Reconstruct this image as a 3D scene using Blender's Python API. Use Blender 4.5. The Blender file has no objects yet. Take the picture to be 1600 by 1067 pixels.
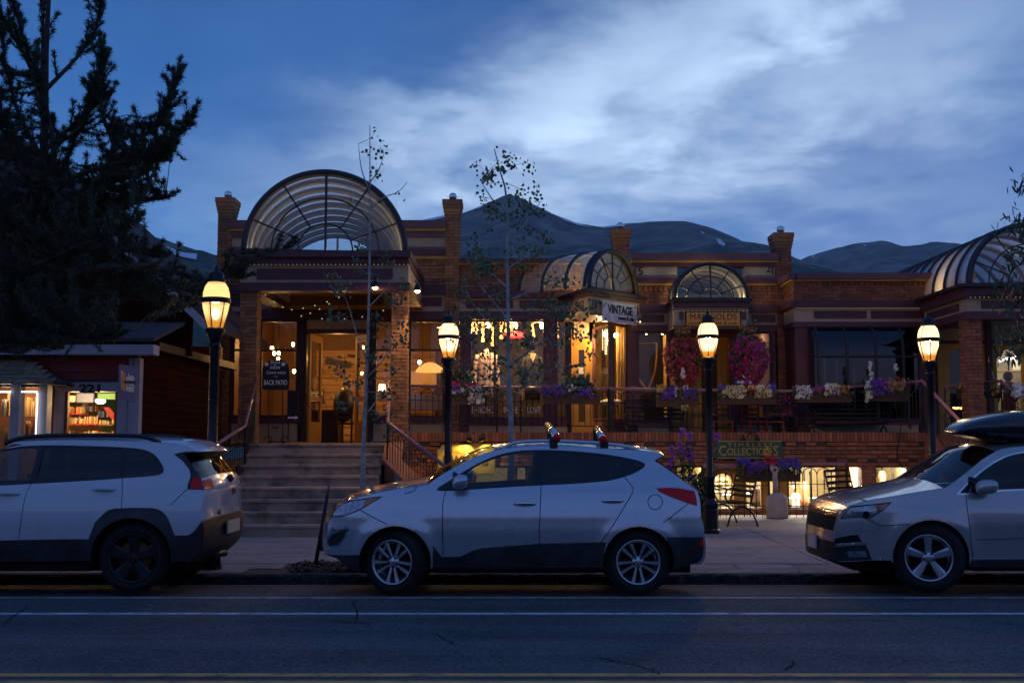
import bpy,bmesh,math,random
import numpy as np
from mathutils import Vector,Matrix
from mathutils.geometry import delaunay_2d_cdt
random.seed(11);rng=np.random.default_rng(5)
S=bpy.context.scene;COL=S.collection;PI=math.pi
R=math.radians

# ---------------------------------------------------------------- camera
FPX=1730.0;CAMH=1.66;TILT=math.atan(154.5/FPX)
CT,ST=math.cos(TILT),math.sin(TILT)
cam=bpy.data.objects.new('camera',bpy.data.cameras.new('camera'));COL.objects.link(cam)
cam.location=(0,0,CAMH);cam.rotation_euler=(PI/2+TILT,0,0)
cam.data.sensor_width=36;cam.data.lens=36*FPX/1600
cam.data.clip_start=.05;cam.data.clip_end=60000
S.camera=cam

def P(px,py,Y):
    """point at distance Y that the photograph shows at pixel (px, py) of 1600 x 1067"""
    u=(px-800)/FPX;v=(533.5-py)/FPX
    dy=CT-v*ST;dz=ST+v*CT;k=Y/dy
    return Vector((u*k,Y,CAMH+dz*k))

# ---------------------------------------------------------------- world: dusk sky with broken cloud
S.render.engine='CYCLES'
S.cycles.use_denoising=True
S.cycles.max_bounces=7;S.cycles.diffuse_bounces=3;S.cycles.glossy_bounces=3
S.cycles.transmission_bounces=4;S.cycles.transparent_max_bounces=14
S.cycles.sample_clamp_indirect=4;S.cycles.caustics_reflective=False;S.cycles.caustics_refractive=False
S.view_settings.view_transform='Standard';S.view_settings.look='None'
S.view_settings.exposure=0.25;S.view_settings.gamma=1.0;S.view_settings.use_curve_mapping=False

class NT:
    """small helper round a node tree"""
    def __init__(s,tree):s.t=tree;s.n=tree.nodes;s.l=tree.links;s.n.clear()
    def new(s,typ,**kw):
        nd=s.n.new(typ)
        for k,v in kw.items():setattr(nd,k,v)
        return nd
    def put(s,sock,v):
        if v is None:return
        if isinstance(v,bpy.types.NodeSocket):s.l.new(v,sock)
        else:sock.default_value=v
    def math(s,op,a,b=None,c=None,clamp=False):
        nd=s.new('ShaderNodeMath',operation=op,use_clamp=clamp)
        for i,v in enumerate((a,b,c)):s.put(nd.inputs[i],v)
        return nd.outputs[0]
    def vmath(s,op,a,b=None,scale=None):
        nd=s.new('ShaderNodeVectorMath',operation=op)
        s.put(nd.inputs[0],a);s.put(nd.inputs[1],b)
        if scale is not None:s.put(nd.inputs['Scale'],scale)
        return nd.outputs['Value'] if op in ('DOT_PRODUCT','LENGTH') else nd.outputs[0]
    def mix(s,f,a,b,blend='MIX'):
        nd=s.new('ShaderNodeMix',data_type='RGBA',blend_type=blend)
        s.put(nd.inputs[0],f);s.put(nd.inputs[6],a);s.put(nd.inputs[7],b)
        return nd.outputs[2]
    def ramp(s,f,stops,mode='LINEAR'):
        nd=s.new('ShaderNodeValToRGB');cr=nd.color_ramp;cr.interpolation=mode
        while len(cr.elements)<len(stops):cr.elements.new(.5)
        for e,(p,c) in zip(cr.elements,stops):
            e.position=p;e.color=c if len(c)==4 else (*c,1)
        s.put(nd.inputs[0],f);return nd.outputs[0]
    def noise(s,vec,scale,detail=4,rough=.55,dist=0):
        nd=s.new('ShaderNodeTexNoise');s.put(nd.inputs['Vector'],vec)
        nd.inputs['Scale'].default_value=scale;nd.inputs['Detail'].default_value=detail
        nd.inputs['Roughness'].default_value=rough;nd.inputs['Distortion'].default_value=dist
        return nd.outputs['Fac']
    def maprange(s,v,a,b,c=0,d=1):
        nd=s.new('ShaderNodeMapRange');s.put(nd.inputs[0],v)
        for i,q in enumerate((a,b,c,d)):nd.inputs[i+1].default_value=q
        return nd.outputs[0]

W=bpy.data.worlds.new('World');S.world=W;W.use_nodes=True
SUN_EL,SUN_AZ=R(3),R(20)
def build_sky():
    n=NT(W.node_tree)
    d=n.vmath('NORMALIZE',n.new('ShaderNodeTexCoord').outputs['Generated'])
    sep=n.new('ShaderNodeSeparateXYZ');n.put(sep.inputs[0],d)
    dx,dy,dz=sep.outputs
    el=n.math('MAXIMUM',dz,0)
    # clear blue-hour air: brighter and greener low down, deep blue overhead
    west=n.ramp(el,[(0,(.100,.290,.620)),(.10,(.070,.235,.555)),(.24,(.027,.118,.355)),(.42,(.020,.080,.265)),(1,(.026,.085,.270))])
    east=n.ramp(el,[(0,(.160,.170,.300)),(.12,(.150,.175,.350)),(.35,(.075,.130,.330)),(1,(.034,.095,.300))])
    air=n.mix(n.maprange(dy,-.5,.5),east,west)
    # cloud layer seen in perspective
    den=n.math('ADD',el,.16)
    comb=n.new('ShaderNodeCombineXYZ')
    n.put(comb.inputs[0],n.math('DIVIDE',dx,den));n.put(comb.inputs[1],n.math('DIVIDE',dy,den))
    cp=comb.outputs[0]
    wv=n.noise(cp,1.1,5,.6,.4);wf=n.noise(cp,3.6,9,.62,.25)
    # the lit break in the cloud, low in the west
    w1=n.math('MULTIPLY',n.math('SUBTRACT',wv,.5),.30)
    w2=n.math('MULTIPLY',n.math('SUBTRACT',wf,.5),.42)
    az=n.math('DIVIDE',dx,n.math('MAXIMUM',dy,.05))
    def blob(px,py,ang,sa,sb,q=1.0):
        v=P(px,py,1.0);v=Vector((v.x,v.y,v.z-CAMH));v.normalize()
        a0,e0=v.x/v.y,v.z
        u=n.math('ADD',n.math('SUBTRACT',az,a0),w1);w=n.math('ADD',n.math('SUBTRACT',dz,e0),n.math('MULTIPLY',n.math('ADD',w1,w2),.42))
        ca,sa_=math.cos(ang),math.sin(ang)
        s_=n.math('ADD',n.math('MULTIPLY',u,ca),n.math('MULTIPLY',w,sa_))
        t_=n.math('SUBTRACT',n.math('MULTIPLY',w,ca),n.math('MULTIPLY',u,sa_))
        r2=n.math('ADD',n.math('POWER',n.math('DIVIDE',s_,sa),2),n.math('POWER',n.math('DIVIDE',t_,sb),2))
        return n.math('MULTIPLY',n.math('POWER',2.718,n.math('MULTIPLY',r2,-1)),q)
    m=blob(890,160,R(22),.23,.052,.86)
    for b in ((1170,70,R(30),.26,.066,.98),(1160,180,R(10),.26,.072,.64),(700,205,R(8),.12,.035,.7),(1360,120,R(15),.2,.08,.48),(830,265,R(5),.26,.05,.50),(1100,310,0,.3,.04,.26)):
        m=n.math('MAXIMUM',m,blob(*b))
    fwd=n.maprange(dy,.2,.5)
    m=n.math('MULTIPLY',m,fwd)
    tex=n.maprange(n.math('ADD',n.math('MULTIPLY',wf,.6),n.math('MULTIPLY',wv,.4)),.30,.66)
    bright=n.math('MULTIPLY',m,n.math('ADD',.42,n.math('MULTIPLY',tex,.92)),clamp=True)
    veil=n.math('MULTIPLY',n.maprange(wv,.42,.72),.14)
    dark=n.math('MULTIPLY',n.maprange(n.noise(cp,.8,4,.55,.3),.48,.66),n.math('MULTIPLY',n.maprange(el,.10,.3),.42))
    c1=n.mix(n.math('MULTIPLY',veil,n.math('SUBTRACT',1,dark)),air,(.10,.25,.52,1))
    c2=n.mix(dark,c1,(.022,.066,.195,1))
    c3=n.mix(bright,c2,(.49,.66,.88,1))
    sky=n.new('ShaderNodeTexSky',sky_type='NISHITA',sun_disc=False,sun_elevation=SUN_EL,sun_rotation=SUN_AZ)
    sk=n.mix(1.0,sky.outputs[0],(.004,.004,.004,1),'MULTIPLY')
    tot=n.mix(1.0,c3,sk,'ADD')
    bg=n.new('ShaderNodeBackground');n.put(bg.inputs[0],tot);bg.inputs[1].default_value=SKY_STRENGTH
    out=n.new('ShaderNodeOutputWorld');n.put(out.inputs[0],bg.outputs[0])
SKY_STRENGTH=1.18
build_sky()
W.cycles.sampling_method='MANUAL';W.cycles.sample_map_resolution=1024
sun=bpy.data.objects.new('sun',bpy.data.lights.new('sun','SUN'));COL.objects.link(sun)
sun.data.energy=.03;sun.data.angle=R(25);sun.data.color=(1,.93,.85)     # afterglow behind the cloud
sun.rotation_euler=(PI/2-SUN_EL,0,PI-SUN_AZ)

# ---------------------------------------------------------------- materials
MATS={}
def pm(name,col,rough=.6,metal=0.0,var=0.0,vs=4.0,bump=0.0,bs=30.0,rnd=0.0,coat=0.0,emit=None,es=0.0,spec=.5,stretch=None,dirt=None,ds=2.0):
    """procedural principled material: base colour broken by world-space noise, per-piece variation, fine bump"""
    m=bpy.data.materials.new(name);m.use_nodes=True;n=NT(m.node_tree)
    b=n.new('ShaderNodeBsdfPrincipled');o=n.new('ShaderNodeOutputMaterial');n.l.new(b.outputs[0],o.inputs[0])
    pos=n.new('ShaderNodeNewGeometry').outputs['Position']
    if stretch:pos=n.vmath('MULTIPLY',pos,stretch)
    c=(*col,1)
    if var:
        f=n.noise(pos,vs,6,.62)
        c=n.mix(n.maprange(f,.3,.7),tuple(max(0,q*(1-var)) for q in col)+(1,),tuple(q*(1+var*.8) for q in col)+(1,))
    if rnd:
        oi=n.new('ShaderNodeObjectInfo').outputs['Random'];isl=n.new('ShaderNodeNewGeometry').outputs['Random Per Island']
        r_=n.math('FRACT',n.math('ADD',oi,isl))
        k=n.maprange(r_,0,1,1-rnd,1+rnd)
        hs=n.new('ShaderNodeHueSaturation');n.put(hs.inputs['Value'],k);n.put(hs.inputs['Color'],c)
        n.put(hs.inputs['Hue'],n.maprange(n.math('FRACT',n.math('MULTIPLY',r_,7.3)),0,1,.5-rnd*.025,.5+rnd*.025))
        c=hs.outputs[0]
    if dirt:
        f=n.noise(pos,ds,7,.65)
        c=n.mix(n.math('MULTIPLY',n.maprange(f,.47,.66),dirt[3]),c,(*dirt[:3],1))
    n.put(b.inputs['Base Color'],c)
    b.inputs['Roughness'].default_value=rough;b.inputs['Metallic'].default_value=metal
    b.inputs['Specular IOR Level'].default_value=spec
    if coat:b.inputs['Coat Weight'].default_value=coat;b.inputs['Coat Roughness'].default_value=.06
    if var and rough>.2:
        n.put(b.inputs['Roughness'],n.maprange(n.noise(pos,vs*2.3,4),.3,.7,max(.05,rough-.12),min(1,rough+.1)))
    if bump:
        bp=n.new('ShaderNodeBump');bp.inputs['Strength'].default_value=bump;bp.inputs['Distance'].default_value=.02
        n.put(bp.inputs['Height'],n.noise(pos,bs,5,.6));n.put(b.inputs['Normal'],bp.outputs[0])
    if emit:
        b.inputs['Emission Color'].default_value=(*emit,1);b.inputs['Emission Strength'].default_value=es
    MATS[name]=m;return m
def em(name,col,s):
    m=bpy.data.materials.new(name);m.use_nodes=True;n=NT(m.node_tree)
    e=n.new('ShaderNodeEmission');e.inputs[0].default_value=(*col,1);e.inputs[1].default_value=s
    o=n.new('ShaderNodeOutputMaterial');n.l.new(e.outputs[0],o.inputs[0]);MATS[name]=m;return m
def glass(name,tint,rough=.0,f0=.05,haze=0.0,hcol=(.8,.8,.8)):
    m=bpy.data.materials.new(name);m.use_nodes=True;n=NT(m.node_tree)
    t=n.new('ShaderNodeBsdfTransparent');t.inputs[0].default_value=(*tint,1)
    g=n.new('ShaderNodeBsdfGlossy');g.inputs['Roughness'].default_value=rough
    base=t.outputs[0]
    if haze:
        df=n.new('ShaderNodeBsdfDiffuse');df.inputs[0].default_value=(*hcol,1)
        tl=n.new('ShaderNodeBsdfTranslucent');tl.inputs[0].default_value=(*hcol,1)
        a=n.new('ShaderNodeMixShader');a.inputs[0].default_value=.5;n.l.new(df.outputs[0],a.inputs[1]);n.l.new(tl.outputs[0],a.inputs[2])
        h=n.new('ShaderNodeMixShader');h.inputs[0].default_value=haze;n.l.new(base,h.inputs[1]);n.l.new(a.outputs[0],h.inputs[2]);base=h.outputs[0]
    lw=n.new('ShaderNodeLayerWeight');lw.inputs[0].default_value=.5
    fr=n.math('ADD',f0,n.math('MULTIPLY',n.math('POWER',lw.outputs['Facing'],5),1-f0))
    mx=n.new('ShaderNodeMixShader');n.put(mx.inputs[0],fr);n.l.new(base,mx.inputs[1]);n.l.new(g.outputs[0],mx.inputs[2])
    o=n.new('ShaderNodeOutputMaterial');n.l.new(mx.outputs[0],o.inputs[0]);MATS[name]=m;return m

# ---------------------------------------------------------------- objects
WL={}
def world_of(o):return WL.get(o.name,Vector((0,0,0)))
def link(o,parent=None,wl=None):
    COL.objects.link(o)
    if parent:o.parent=parent
    WL[o.name]=Vector(wl) if wl is not None else world_of(parent) if parent else Vector((0,0,0))
    return o
def tag(o,label=None,cat=None,group=None,kind=None):
    for k,v in (('label',label),('category',cat),('group',group),('kind',kind)):
        if v:o[k]=v
    return o
def thing(name,label,cat,loc=(0,0,0),group=None,kind=None):
    o=bpy.data.objects.new(name,None);o.empty_display_size=.1;o.location=loc
    link(o,None,loc);return tag(o,label,cat,group,kind)
def empty_part(name,parent,wloc):
    o=bpy.data.objects.new(name,None);o.empty_display_size=.05
    o.location=Vector(wloc)-world_of(parent);return link(o,parent,wloc)
def copy_tree(o,parent=None,loc=None):
    c=o.copy();COL.objects.link(c)
    for k in ('label','group'):
        pass
    c.parent=parent
    if loc is not None:c.location=loc
    WL[c.name]=Vector(c.location)
    for ch in list(o.children):copy_tree(ch,c)
    return c
def inst(o,parent,wloc,rot=None):
    """another object with the same mesh data, under parent"""
    c=bpy.data.objects.new(o.name.split('.')[0],o.data);c.location=Vector(wloc)-world_of(parent)
    if rot:c.rotation_euler=rot
    return link(c,parent,wloc)

class MB:
    """mesh builder: collects shapes in world coordinates, then links them as ONE object"""
    def __init__(s):s.v=[];s.f=[];s.mi=[];s.cur=0
    def face(s,idx):s.f.append(tuple(idx));s.mi.append(s.cur)
    def add(s,vs,fs):
        b=len(s.v);s.v+=[Vector(q) for q in vs]
        for f in fs:s.face([b+i for i in f])
        return b
    def xf(s,b,M):
        for i in range(b,len(s.v)):s.v[i]=M@s.v[i]
    def box(s,x0,x1,y0,y1,z0,z1):
        if x0>x1:x0,x1=x1,x0
        if y0>y1:y0,y1=y1,y0
        if z0>z1:z0,z1=z1,z0
        return s.add([(x0,y0,z0),(x1,y0,z0),(x1,y1,z0),(x0,y1,z0),(x0,y0,z1),(x1,y0,z1),(x1,y1,z1),(x0,y1,z1)],
                     [(0,3,2,1),(4,5,6,7),(0,1,5,4),(1,2,6,5),(2,3,7,6),(3,0,4,7)])
    def quad(s,a,b,c,d):return s.add([a,b,c,d],[(0,1,2,3)])
    def prism(s,pts,off):
        """polygon pts (3D, counter-clockwise seen from the side it faces) thickened by vector off"""
        n=len(pts);off=Vector(off);a=[Vector(q) for q in pts]
        fs=[tuple(range(n)),tuple(range(2*n-1,n-1,-1))]
        fs+=[(i,i+n,(i+1)%n+n,(i+1)%n) for i in range(n)]
        return s.add(a+[q+off for q in a],fs)
    def tube(s,pts,r,n=6,closed=False):
        pts=[Vector(q) for q in pts];m=len(pts)
        rr=r if isinstance(r,(list,tuple)) else [r]*m
        b0=len(s.v);up=None
        for i,p in enumerate(pts):
            if closed:t=pts[(i+1)%m]-pts[i-1]
            else:t=pts[min(i+1,m-1)]-pts[max(i-1,0)]
            if t.length<1e-9:t=Vector((0,0,1))
            t.normalize()
            if up is None:up=Vector((0,0,1)) if abs(t.z)<.9 else Vector((1,0,0))
            a=t.cross(up)
            if a.length<1e-4:a=t.orthogonal()
            a.normalize();c=a.cross(t);up=c
            for k in range(n):
                q=2*PI*k/n;s.v.append(p+(a*math.cos(q)+c*math.sin(q))*rr[i])
        for i in range(m if closed else m-1):
            j=(i+1)%m
            for k in range(n):
                k2=(k+1)%n
                s.face((b0+i*n+k,b0+j*n+k,b0+j*n+k2,b0+i*n+k2))
        if not closed:
            s.face([b0+k for k in range(n)]);s.face([b0+(m-1)*n+k for k in range(n-1,-1,-1)])
        return b0
    def lathe(s,prof,c=(0,0,0),n=16,cap=True):
        b0=len(s.v);c=Vector(c)
        for r,z in prof:
            for k in range(n):
                q=2*PI*k/n;s.v.append(c+Vector((r*math.cos(q),r*math.sin(q),z)))
        for i in range(len(prof)-1):
            for k in range(n):
                k2=(k+1)%n;s.face((b0+i*n+k,b0+i*n+k2,b0+(i+1)*n+k2,b0+(i+1)*n+k))
        if cap:
            s.face([b0+k for k in range(n-1,-1,-1)]);s.face([b0+(len(prof)-1)*n+k for k in range(n)])
        return b0
    def ball(s,c,r,nu=10,nv=7,sc=(1,1,1)):
        prof=[(max(1e-4,math.sin(PI*i/nv))*r,-math.cos(PI*i/nv)*r) for i in range(nv+1)]
        b=s.lathe(prof,(0,0,0),nu,False)
        for i in range(b,len(s.v)):
            q=s.v[i];s.v[i]=Vector((q.x*sc[0],q.y*sc[1],q.z*sc[2]))+Vector(c)
        return b
    def build(s,name,mat,parent=None,smooth=False,origin=None,bevel=0.0,recalc=True):
        w=Vector(origin) if origin is not None else world_of(parent) if parent else Vector((0,0,0))
        me=bpy.data.meshes.new(name)
        me.from_pydata([(q-w)[:] for q in s.v],[],s.f)
        for m in (mat if isinstance(mat,(list,tuple)) else [mat]):me.materials.append(MATS[m] if isinstance(m,str) else m)
        if s.mi and max(s.mi):me.polygons.foreach_set('material_index',s.mi)
        if recalc:
            bm=bmesh.new();bm.from_mesh(me);bmesh.ops.recalc_face_normals(bm,faces=bm.faces);bm.to_mesh(me);bm.free()
        if smooth:me.polygons.foreach_set('use_smooth',[True]*len(me.polygons))
        o=bpy.data.objects.new(name,me)
        if parent:o.location=w-world_of(parent)
        else:o.location=w
        link(o,parent,w)
        if bevel:
            md=o.modifiers.new('bevel','BEVEL');md.width=bevel;md.segments=2;md.limit_method='ANGLE'
        return o
def np_mesh(name,verts,faces,mat,parent=None,smooth=False,mi=None):
    """mesh from arrays (n,3) and (m,k); verts in world coordinates"""
    w=np.array(world_of(parent)) if parent else np.zeros(3)
    me=bpy.data.meshes.new(name);verts=np.asarray(verts,dtype=np.float32)-w.astype(np.float32);faces=np.asarray(faces,dtype=np.int32)
    k=faces.shape[1];me.vertices.add(len(verts));me.vertices.foreach_set('co',verts.ravel())
    me.loops.add(faces.size);me.loops.foreach_set('vertex_index',faces.ravel())
    me.polygons.add(len(faces));me.polygons.foreach_set('loop_start',np.arange(0,faces.size,k,dtype=np.int32))
    for m in (mat if isinstance(mat,(list,tuple)) else [mat]):me.materials.append(MATS[m])
    if mi is not None:me.polygons.foreach_set('material_index',np.asarray(mi,dtype=np.int32))
    if smooth:me.polygons.foreach_set('use_smooth',np.ones(len(faces),dtype=bool))
    me.update(calc_edges=True);me.validate()
    o=bpy.data.objects.new(name,me);return link(o,parent,w)
def text(s,size,mat,parent,loc,name='lettering',rot=(PI/2,0,0),ext=.006,align='CENTER',sx=1.0,shear=0.0,bold=0.0,fit=None):
    cu=bpy.data.curves.new(name,'FONT');cu.body=s;cu.size=size;cu.extrude=ext;cu.align_x=align;cu.align_y='CENTER'
    cu.shear=shear;cu.offset=bold;cu.resolution_u=3
    t=bpy.data.objects.new(name,cu);COL.objects.link(t)
    bpy.context.view_layer.update()
    me=bpy.data.meshes.new_from_object(t.evaluated_get(bpy.context.evaluated_depsgraph_get()))
    bpy.data.objects.remove(t);bpy.data.curves.remove(cu)
    me.materials.clear();me.materials.append(MATS[mat]);me.name=name
    if fit:xs_=[v.co.x for v in me.vertices];sx=fit/(max(xs_)-min(xs_))
    o=bpy.data.objects.new(name,me);o.rotation_euler=rot;o.scale=(sx,1,1)
    o.location=Vector(loc)-(world_of(parent) if parent else Vector((0,0,0)))
    return link(o,parent,loc)
def lamp(name,loc,watts,col=(1,.62,.28),r=.06,parent=None,spot=None,aim=None):
    L=bpy.data.lights.new(name,'SPOT' if spot else 'POINT');L.energy=watts;L.color=col;L.shadow_soft_size=r
    if spot:L.spot_size=spot;L.spot_blend=.5
    o=bpy.data.objects.new(name,L);o.location=Vector(loc)-(world_of(parent) if parent else Vector((0,0,0)))
    if aim is not None:o.rotation_euler=(Vector(aim)-Vector(loc)).to_track_quat('-Z','Y').to_euler()
    return link(o,parent,loc)
def catmull(pts,step=None,sub=6):
    p=[Vector(q) for q in pts];out=[]
    for i in range(len(p)-1):
        a,b,c,d=p[max(i-1,0)],p[i],p[i+1],p[min(i+2,len(p)-1)]
        for k in range(sub):
            t=k/sub;out.append(.5*((2*b)+(c-a)*t+(2*a-5*b+4*c-d)*t*t+(3*b-a-3*c+d)*t**3))
    return out+[p[-1]]

def asphalt_mat():
    """worn asphalt: aggregate grain, lengthwise wear, darker sealed and oily patches"""
    m=bpy.data.materials.new('asphalt');m.use_nodes=True;n=NT(m.node_tree)
    b=n.new('ShaderNodeBsdfPrincipled');o=n.new('ShaderNodeOutputMaterial');n.l.new(b.outputs[0],o.inputs[0])
    pos=n.new('ShaderNodeNewGeometry').outputs['Position']
    g1=n.noise(pos,34,4,.7);g2=n.noise(pos,95,3,.7);wear=n.noise(n.vmath('MULTIPLY',pos,(.10,1.1,1)),1.6,5,.6);pat=n.noise(pos,.55,6,.65,.6);oil=n.noise(n.vmath('MULTIPLY',pos,(.5,1,1)),1.3,7,.7,.8)
    c=n.mix(n.maprange(g1,.36,.66),(.030,.030,.031,1),(.150,.146,.142,1))
    c=n.mix(n.math('MULTIPLY',n.maprange(g2,.55,.75),.6),c,(.30,.29,.28,1))
    k=n.math('ADD',n.maprange(wear,.35,.65,.72,1.22),n.maprange(pat,.4,.62,-.16,.16))
    hs=n.new('ShaderNodeHueSaturation');n.put(hs.inputs['Color'],c);n.put(hs.inputs['Value'],k)
    c=n.mix(n.math('MULTIPLY',n.maprange(oil,.58,.70),.55),hs.outputs[0],(.016,.016,.017,1))
    n.put(b.inputs['Base Color'],c);n.put(b.inputs['Roughness'],n.maprange(g1,.3,.7,.92,.68))
    bp=n.new('ShaderNodeBump');bp.inputs['Strength'].default_value=.9;bp.inputs['Distance'].default_value=.02;n.put(bp.inputs['Height'],g1);n.put(b.inputs['Normal'],bp.outputs[0]);MATS['asphalt']=m
asphalt_mat()
pm('asphalt_dark',(.018,.017,.018),.9,0,.3,3,.5,50)
pm('concrete',(.30,.265,.25),.85,0,.18,1.3,.25,60,rnd=.06,dirt=(.13,.11,.105,.5),ds=1.4)
pm('step_concrete',(.42,.31,.23),.85,0,.25,2.2,.3,50,dirt=(.075,.062,.058,.75),ds=2.4)
pm('slab',(.27,.235,.22),.85,0,.2,3,.3,60,rnd=.16,dirt=(.10,.085,.08,.6),ds=2)
pm('kerb',(.032,.030,.031),.9,0,.6,9,1.0,26,rnd=.15,dirt=(.11,.10,.10,.5),ds=14)
pm('gutter',(.05,.046,.046),.9,0,.3,3,.4,40)
pm('gutter_lip',(.24,.20,.19),.9,0,.4,3,.4,40,dirt=(.05,.045,.05,.8),ds=1.5)
pm('white_paint',(.62,.64,.62),.7,0,.2,6,.2,60,dirt=(.10,.10,.11,.8),ds=5)
pm('yellow_paint',(.78,.36,.10),.7,0,.2,6,.2,60,dirt=(.07,.065,.06,.8),ds=4)
pm('crack',(.012,.012,.013),.95)
pm('mulch',(.11,.062,.038),.9,0,.3,20,rnd=.5)
pm('soil',(.03,.02,.015),.95,0,.4,10,.5,30)
pm('brick',(.255,.092,.046),.8,0,.22,9,.25,90,rnd=.32)
pm('brick_tan',(.30,.138,.058),.8,0,.22,9,.25,90,rnd=.28)
pm('mortar',(.060,.044,.036),.95,0,.2,8,.3,60)
pm('plum',(.092,.026,.038),.55,0,.14,3,rnd=.04)
pm('mauve',(.145,.064,.075),.55,0,.14,3)
pm('cream',(.40,.315,.205),.6,0,.1,3)
pm('ochre',(.50,.285,.055),.6,0,.15,3)
pm('yellow_wood',(.46,.235,.045),.55,0,.2,4,stretch=(6,6,.6))
pm('rail_paint',(.30,.135,.150),.35,0,.12,5)
pm('iron',(.014,.014,.017),.45,.4,.2,8)
pm('lamp_iron',(.016,.017,.021),.35,.5,.2,8)
pm('vault_frame',(.030,.027,.033),.45,.2)
pm('rib',(.16,.14,.13),.55)
pm('roof',(.05,.048,.052),.85,0,.2,2)
pm('dark_wood',(.035,.018,.012),.5,0,.3,5)
pm('brown_wood',(.18,.085,.032),.55,0,.35,5,stretch=(1,6,6),rnd=.2)
pm('pine_plank',(.48,.27,.10),.5,0,.3,4,stretch=(.5,5,5),rnd=.2)
pm('plaster',(.55,.40,.24),.8,0,.08,2)
pm('plaster_white',(.70,.66,.58),.8,0,.06,2)
pm('floor_wood',(.16,.09,.05),.5,0,.2,4)
pm('black',(.006,.006,.007),.6)
pm('white',(.72,.70,.68),.6)
pm('silver',(.62,.62,.64),.25,1.0)
pm('mirror_ball',(.80,.80,.76),.12,1.0)
pm('leaf',(.050,.080,.026),.6,0,.3,3,rnd=.35)
pm('leaf_dark',(.028,.050,.018),.6,0,.3,3,rnd=.3)
pm('aspen_leaf',(.105,.165,.045),.55,0,.3,2,rnd=.4)
pm('willow_leaf',(.055,.095,.030),.55,0,.3,2,rnd=.35)
pm('aspen_bark',(.44,.42,.38),.8,0,.3,7,.3,30,dirt=(.08,.07,.06,.5),ds=9)
pm('pine_bark',(.060,.042,.034),.9,0,.4,9,.8,20)
pm('needle',(.036,.056,.028),.65,0,.3,2,rnd=.45)
pm('glow_flower',(.5,.02,.16),.6,rnd=.3)
for nm,c in (('purple',(.16,.04,.42)),('violet',(.10,.03,.34)),('white',(.75,.74,.72)),('cream',(.70,.62,.32)),('magenta',(.52,.008,.10)),('fuchsia',(.46,.012,.21)),('red',(.42,.02,.03)),('orange',(.55,.22,.03)),('yellow',(.6,.42,.05)),('blue',(.07,.07,.40)),('peach',(.6,.33,.2))):
    pm('petal_'+nm,c,.6,rnd=.28)
glass('pane',(.93,.93,.92),.0,.06)
glass('pane_dark',(.30,.30,.32),.0,.07)
glass('vault_glass',(.88,.88,.88),.06,.06,.17,(.82,.82,.82))
glass('vault_pale',(.88,.88,.88),.12,.06,.68,(.85,.84,.84))
glass('car_glass',(.55,.62,.62),.0,.06)
glass('car_privacy',(.07,.08,.09),.0,.06)
em('bulb',(1,.60,.22),40)
em('bulb_small',(1,.85,.62),.38)
em('bulb_warm',(1,.66,.30),9)
em('bulb_white',(1,.95,1),7)
em('led_strip',(.92,.85,1),5)
em('led_chain',(.9,.9,1),3.2)
em('fairy',(1,.72,.36),5)
em('tube_light',(.95,.88,1),6)
# ================================================================ setting: ground, road, pavement, mountains
g=MB();g.quad((-30000,-9000,-.4),(30000,-9000,-.4),(30000,30000,-.4),(-30000,30000,-.4))
pm('earth',(.05,.055,.045),.95,0,.3,.02)
tag(g.build('ground','earth'),kind='structure')
PROF=[(.8,-.05),(2.5,.02),(5,.075),(7.3,.094),(9.5,.05),(11,.02),(12,0),(12.7,-.03),(13.38,-.060)]
def road_z(y):
    for (a,za),(b,zb) in zip(PROF,PROF[1:]):
        if y<=b:return za+(zb-za)*(y-a)/(b-a)
    return PROF[-1][1]-(y-13.38)*.045
def strip(mb,x0,x1,y0,y1,dz,nx=2):
    ys=[y0]+[p[0] for p in PROF if y0<p[0]<y1]+[y1]
    for a,b in zip(ys,ys[1:]):
        mb.quad((x0,a,road_z(a)+dz),(x1,a,road_z(a)+dz),(x1,b,road_z(b)+dz),(x0,b,road_z(b)+dz))
road=MB();strip(road,-80,80,.8,13.38,0)
road=tag(road.build('road','asphalt'),kind='structure')
gut=MB();strip(gut,-80,80,13.38,13.76,-.012);gut.build('gutter','gutter',road)
m=MB()
for i in range(60):      # worn top edge of the gutter pan
    x=-45+i*1.5;m.quad((x,13.33,road_z(13.33)+.004),(x+1.49,13.33,road_z(13.33)+.004),(x+1.49,13.395+rng.uniform(0,.02),road_z(13.39)+.004),(x,13.395+rng.uniform(0,.02),road_z(13.39)+.004))
m.build('gutter_edge','gutter_lip',road)
def line(y0,y1,mt):
    m=MB()
    for i in range(40):
        a=-80+i*4
        for b in range(2):pass
        strip(m,a,a+4,y0,y1,.004)
    return m.build('lane_line',mt,road)
line(11.87,11.95,'white_paint');line(10.60,10.73,'white_paint')
line(7.56,7.68,'yellow_paint');line(7.30,7.42,'yellow_paint')
def cracks(paths):
    m=MB()
    for pts in paths:
        pts=[P(x,y,10) for x,y in pts]
        w=[]
        for p in pts:      # drop on the road surface
            d=p-Vector((0,0,CAMH));k=CAMH/-d.z
            for _ in range(4):
                q=Vector((0,0,CAMH))+d*k;k=(CAMH-road_z(q.y))/-d.z
            w.append(Vector((0,0,CAMH))+d*k)
        fine=[]
        for a,b in zip(w,w[1:]):
            for t in range(5):
                q=a.lerp(b,t/5);fine.append(q+Vector((rng.normal(0,.012),rng.normal(0,.02),0)))
        for a,b in zip(fine,fine[1:]):
            n_=Vector((-(b-a).y,(b-a).x,0)).normalized()*rng.uniform(.004,.011)
            za,zb=road_z(a.y)+.006,road_z(b.y)+.006
            m.quad((a.x-n_.x,a.y-n_.y,za),(b.x-n_.x,b.y-n_.y,zb),(b.x+n_.x,b.y+n_.y,zb),(a.x+n_.x,a.y+n_.y,za))
    return m.build('crack','crack',road)
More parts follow.
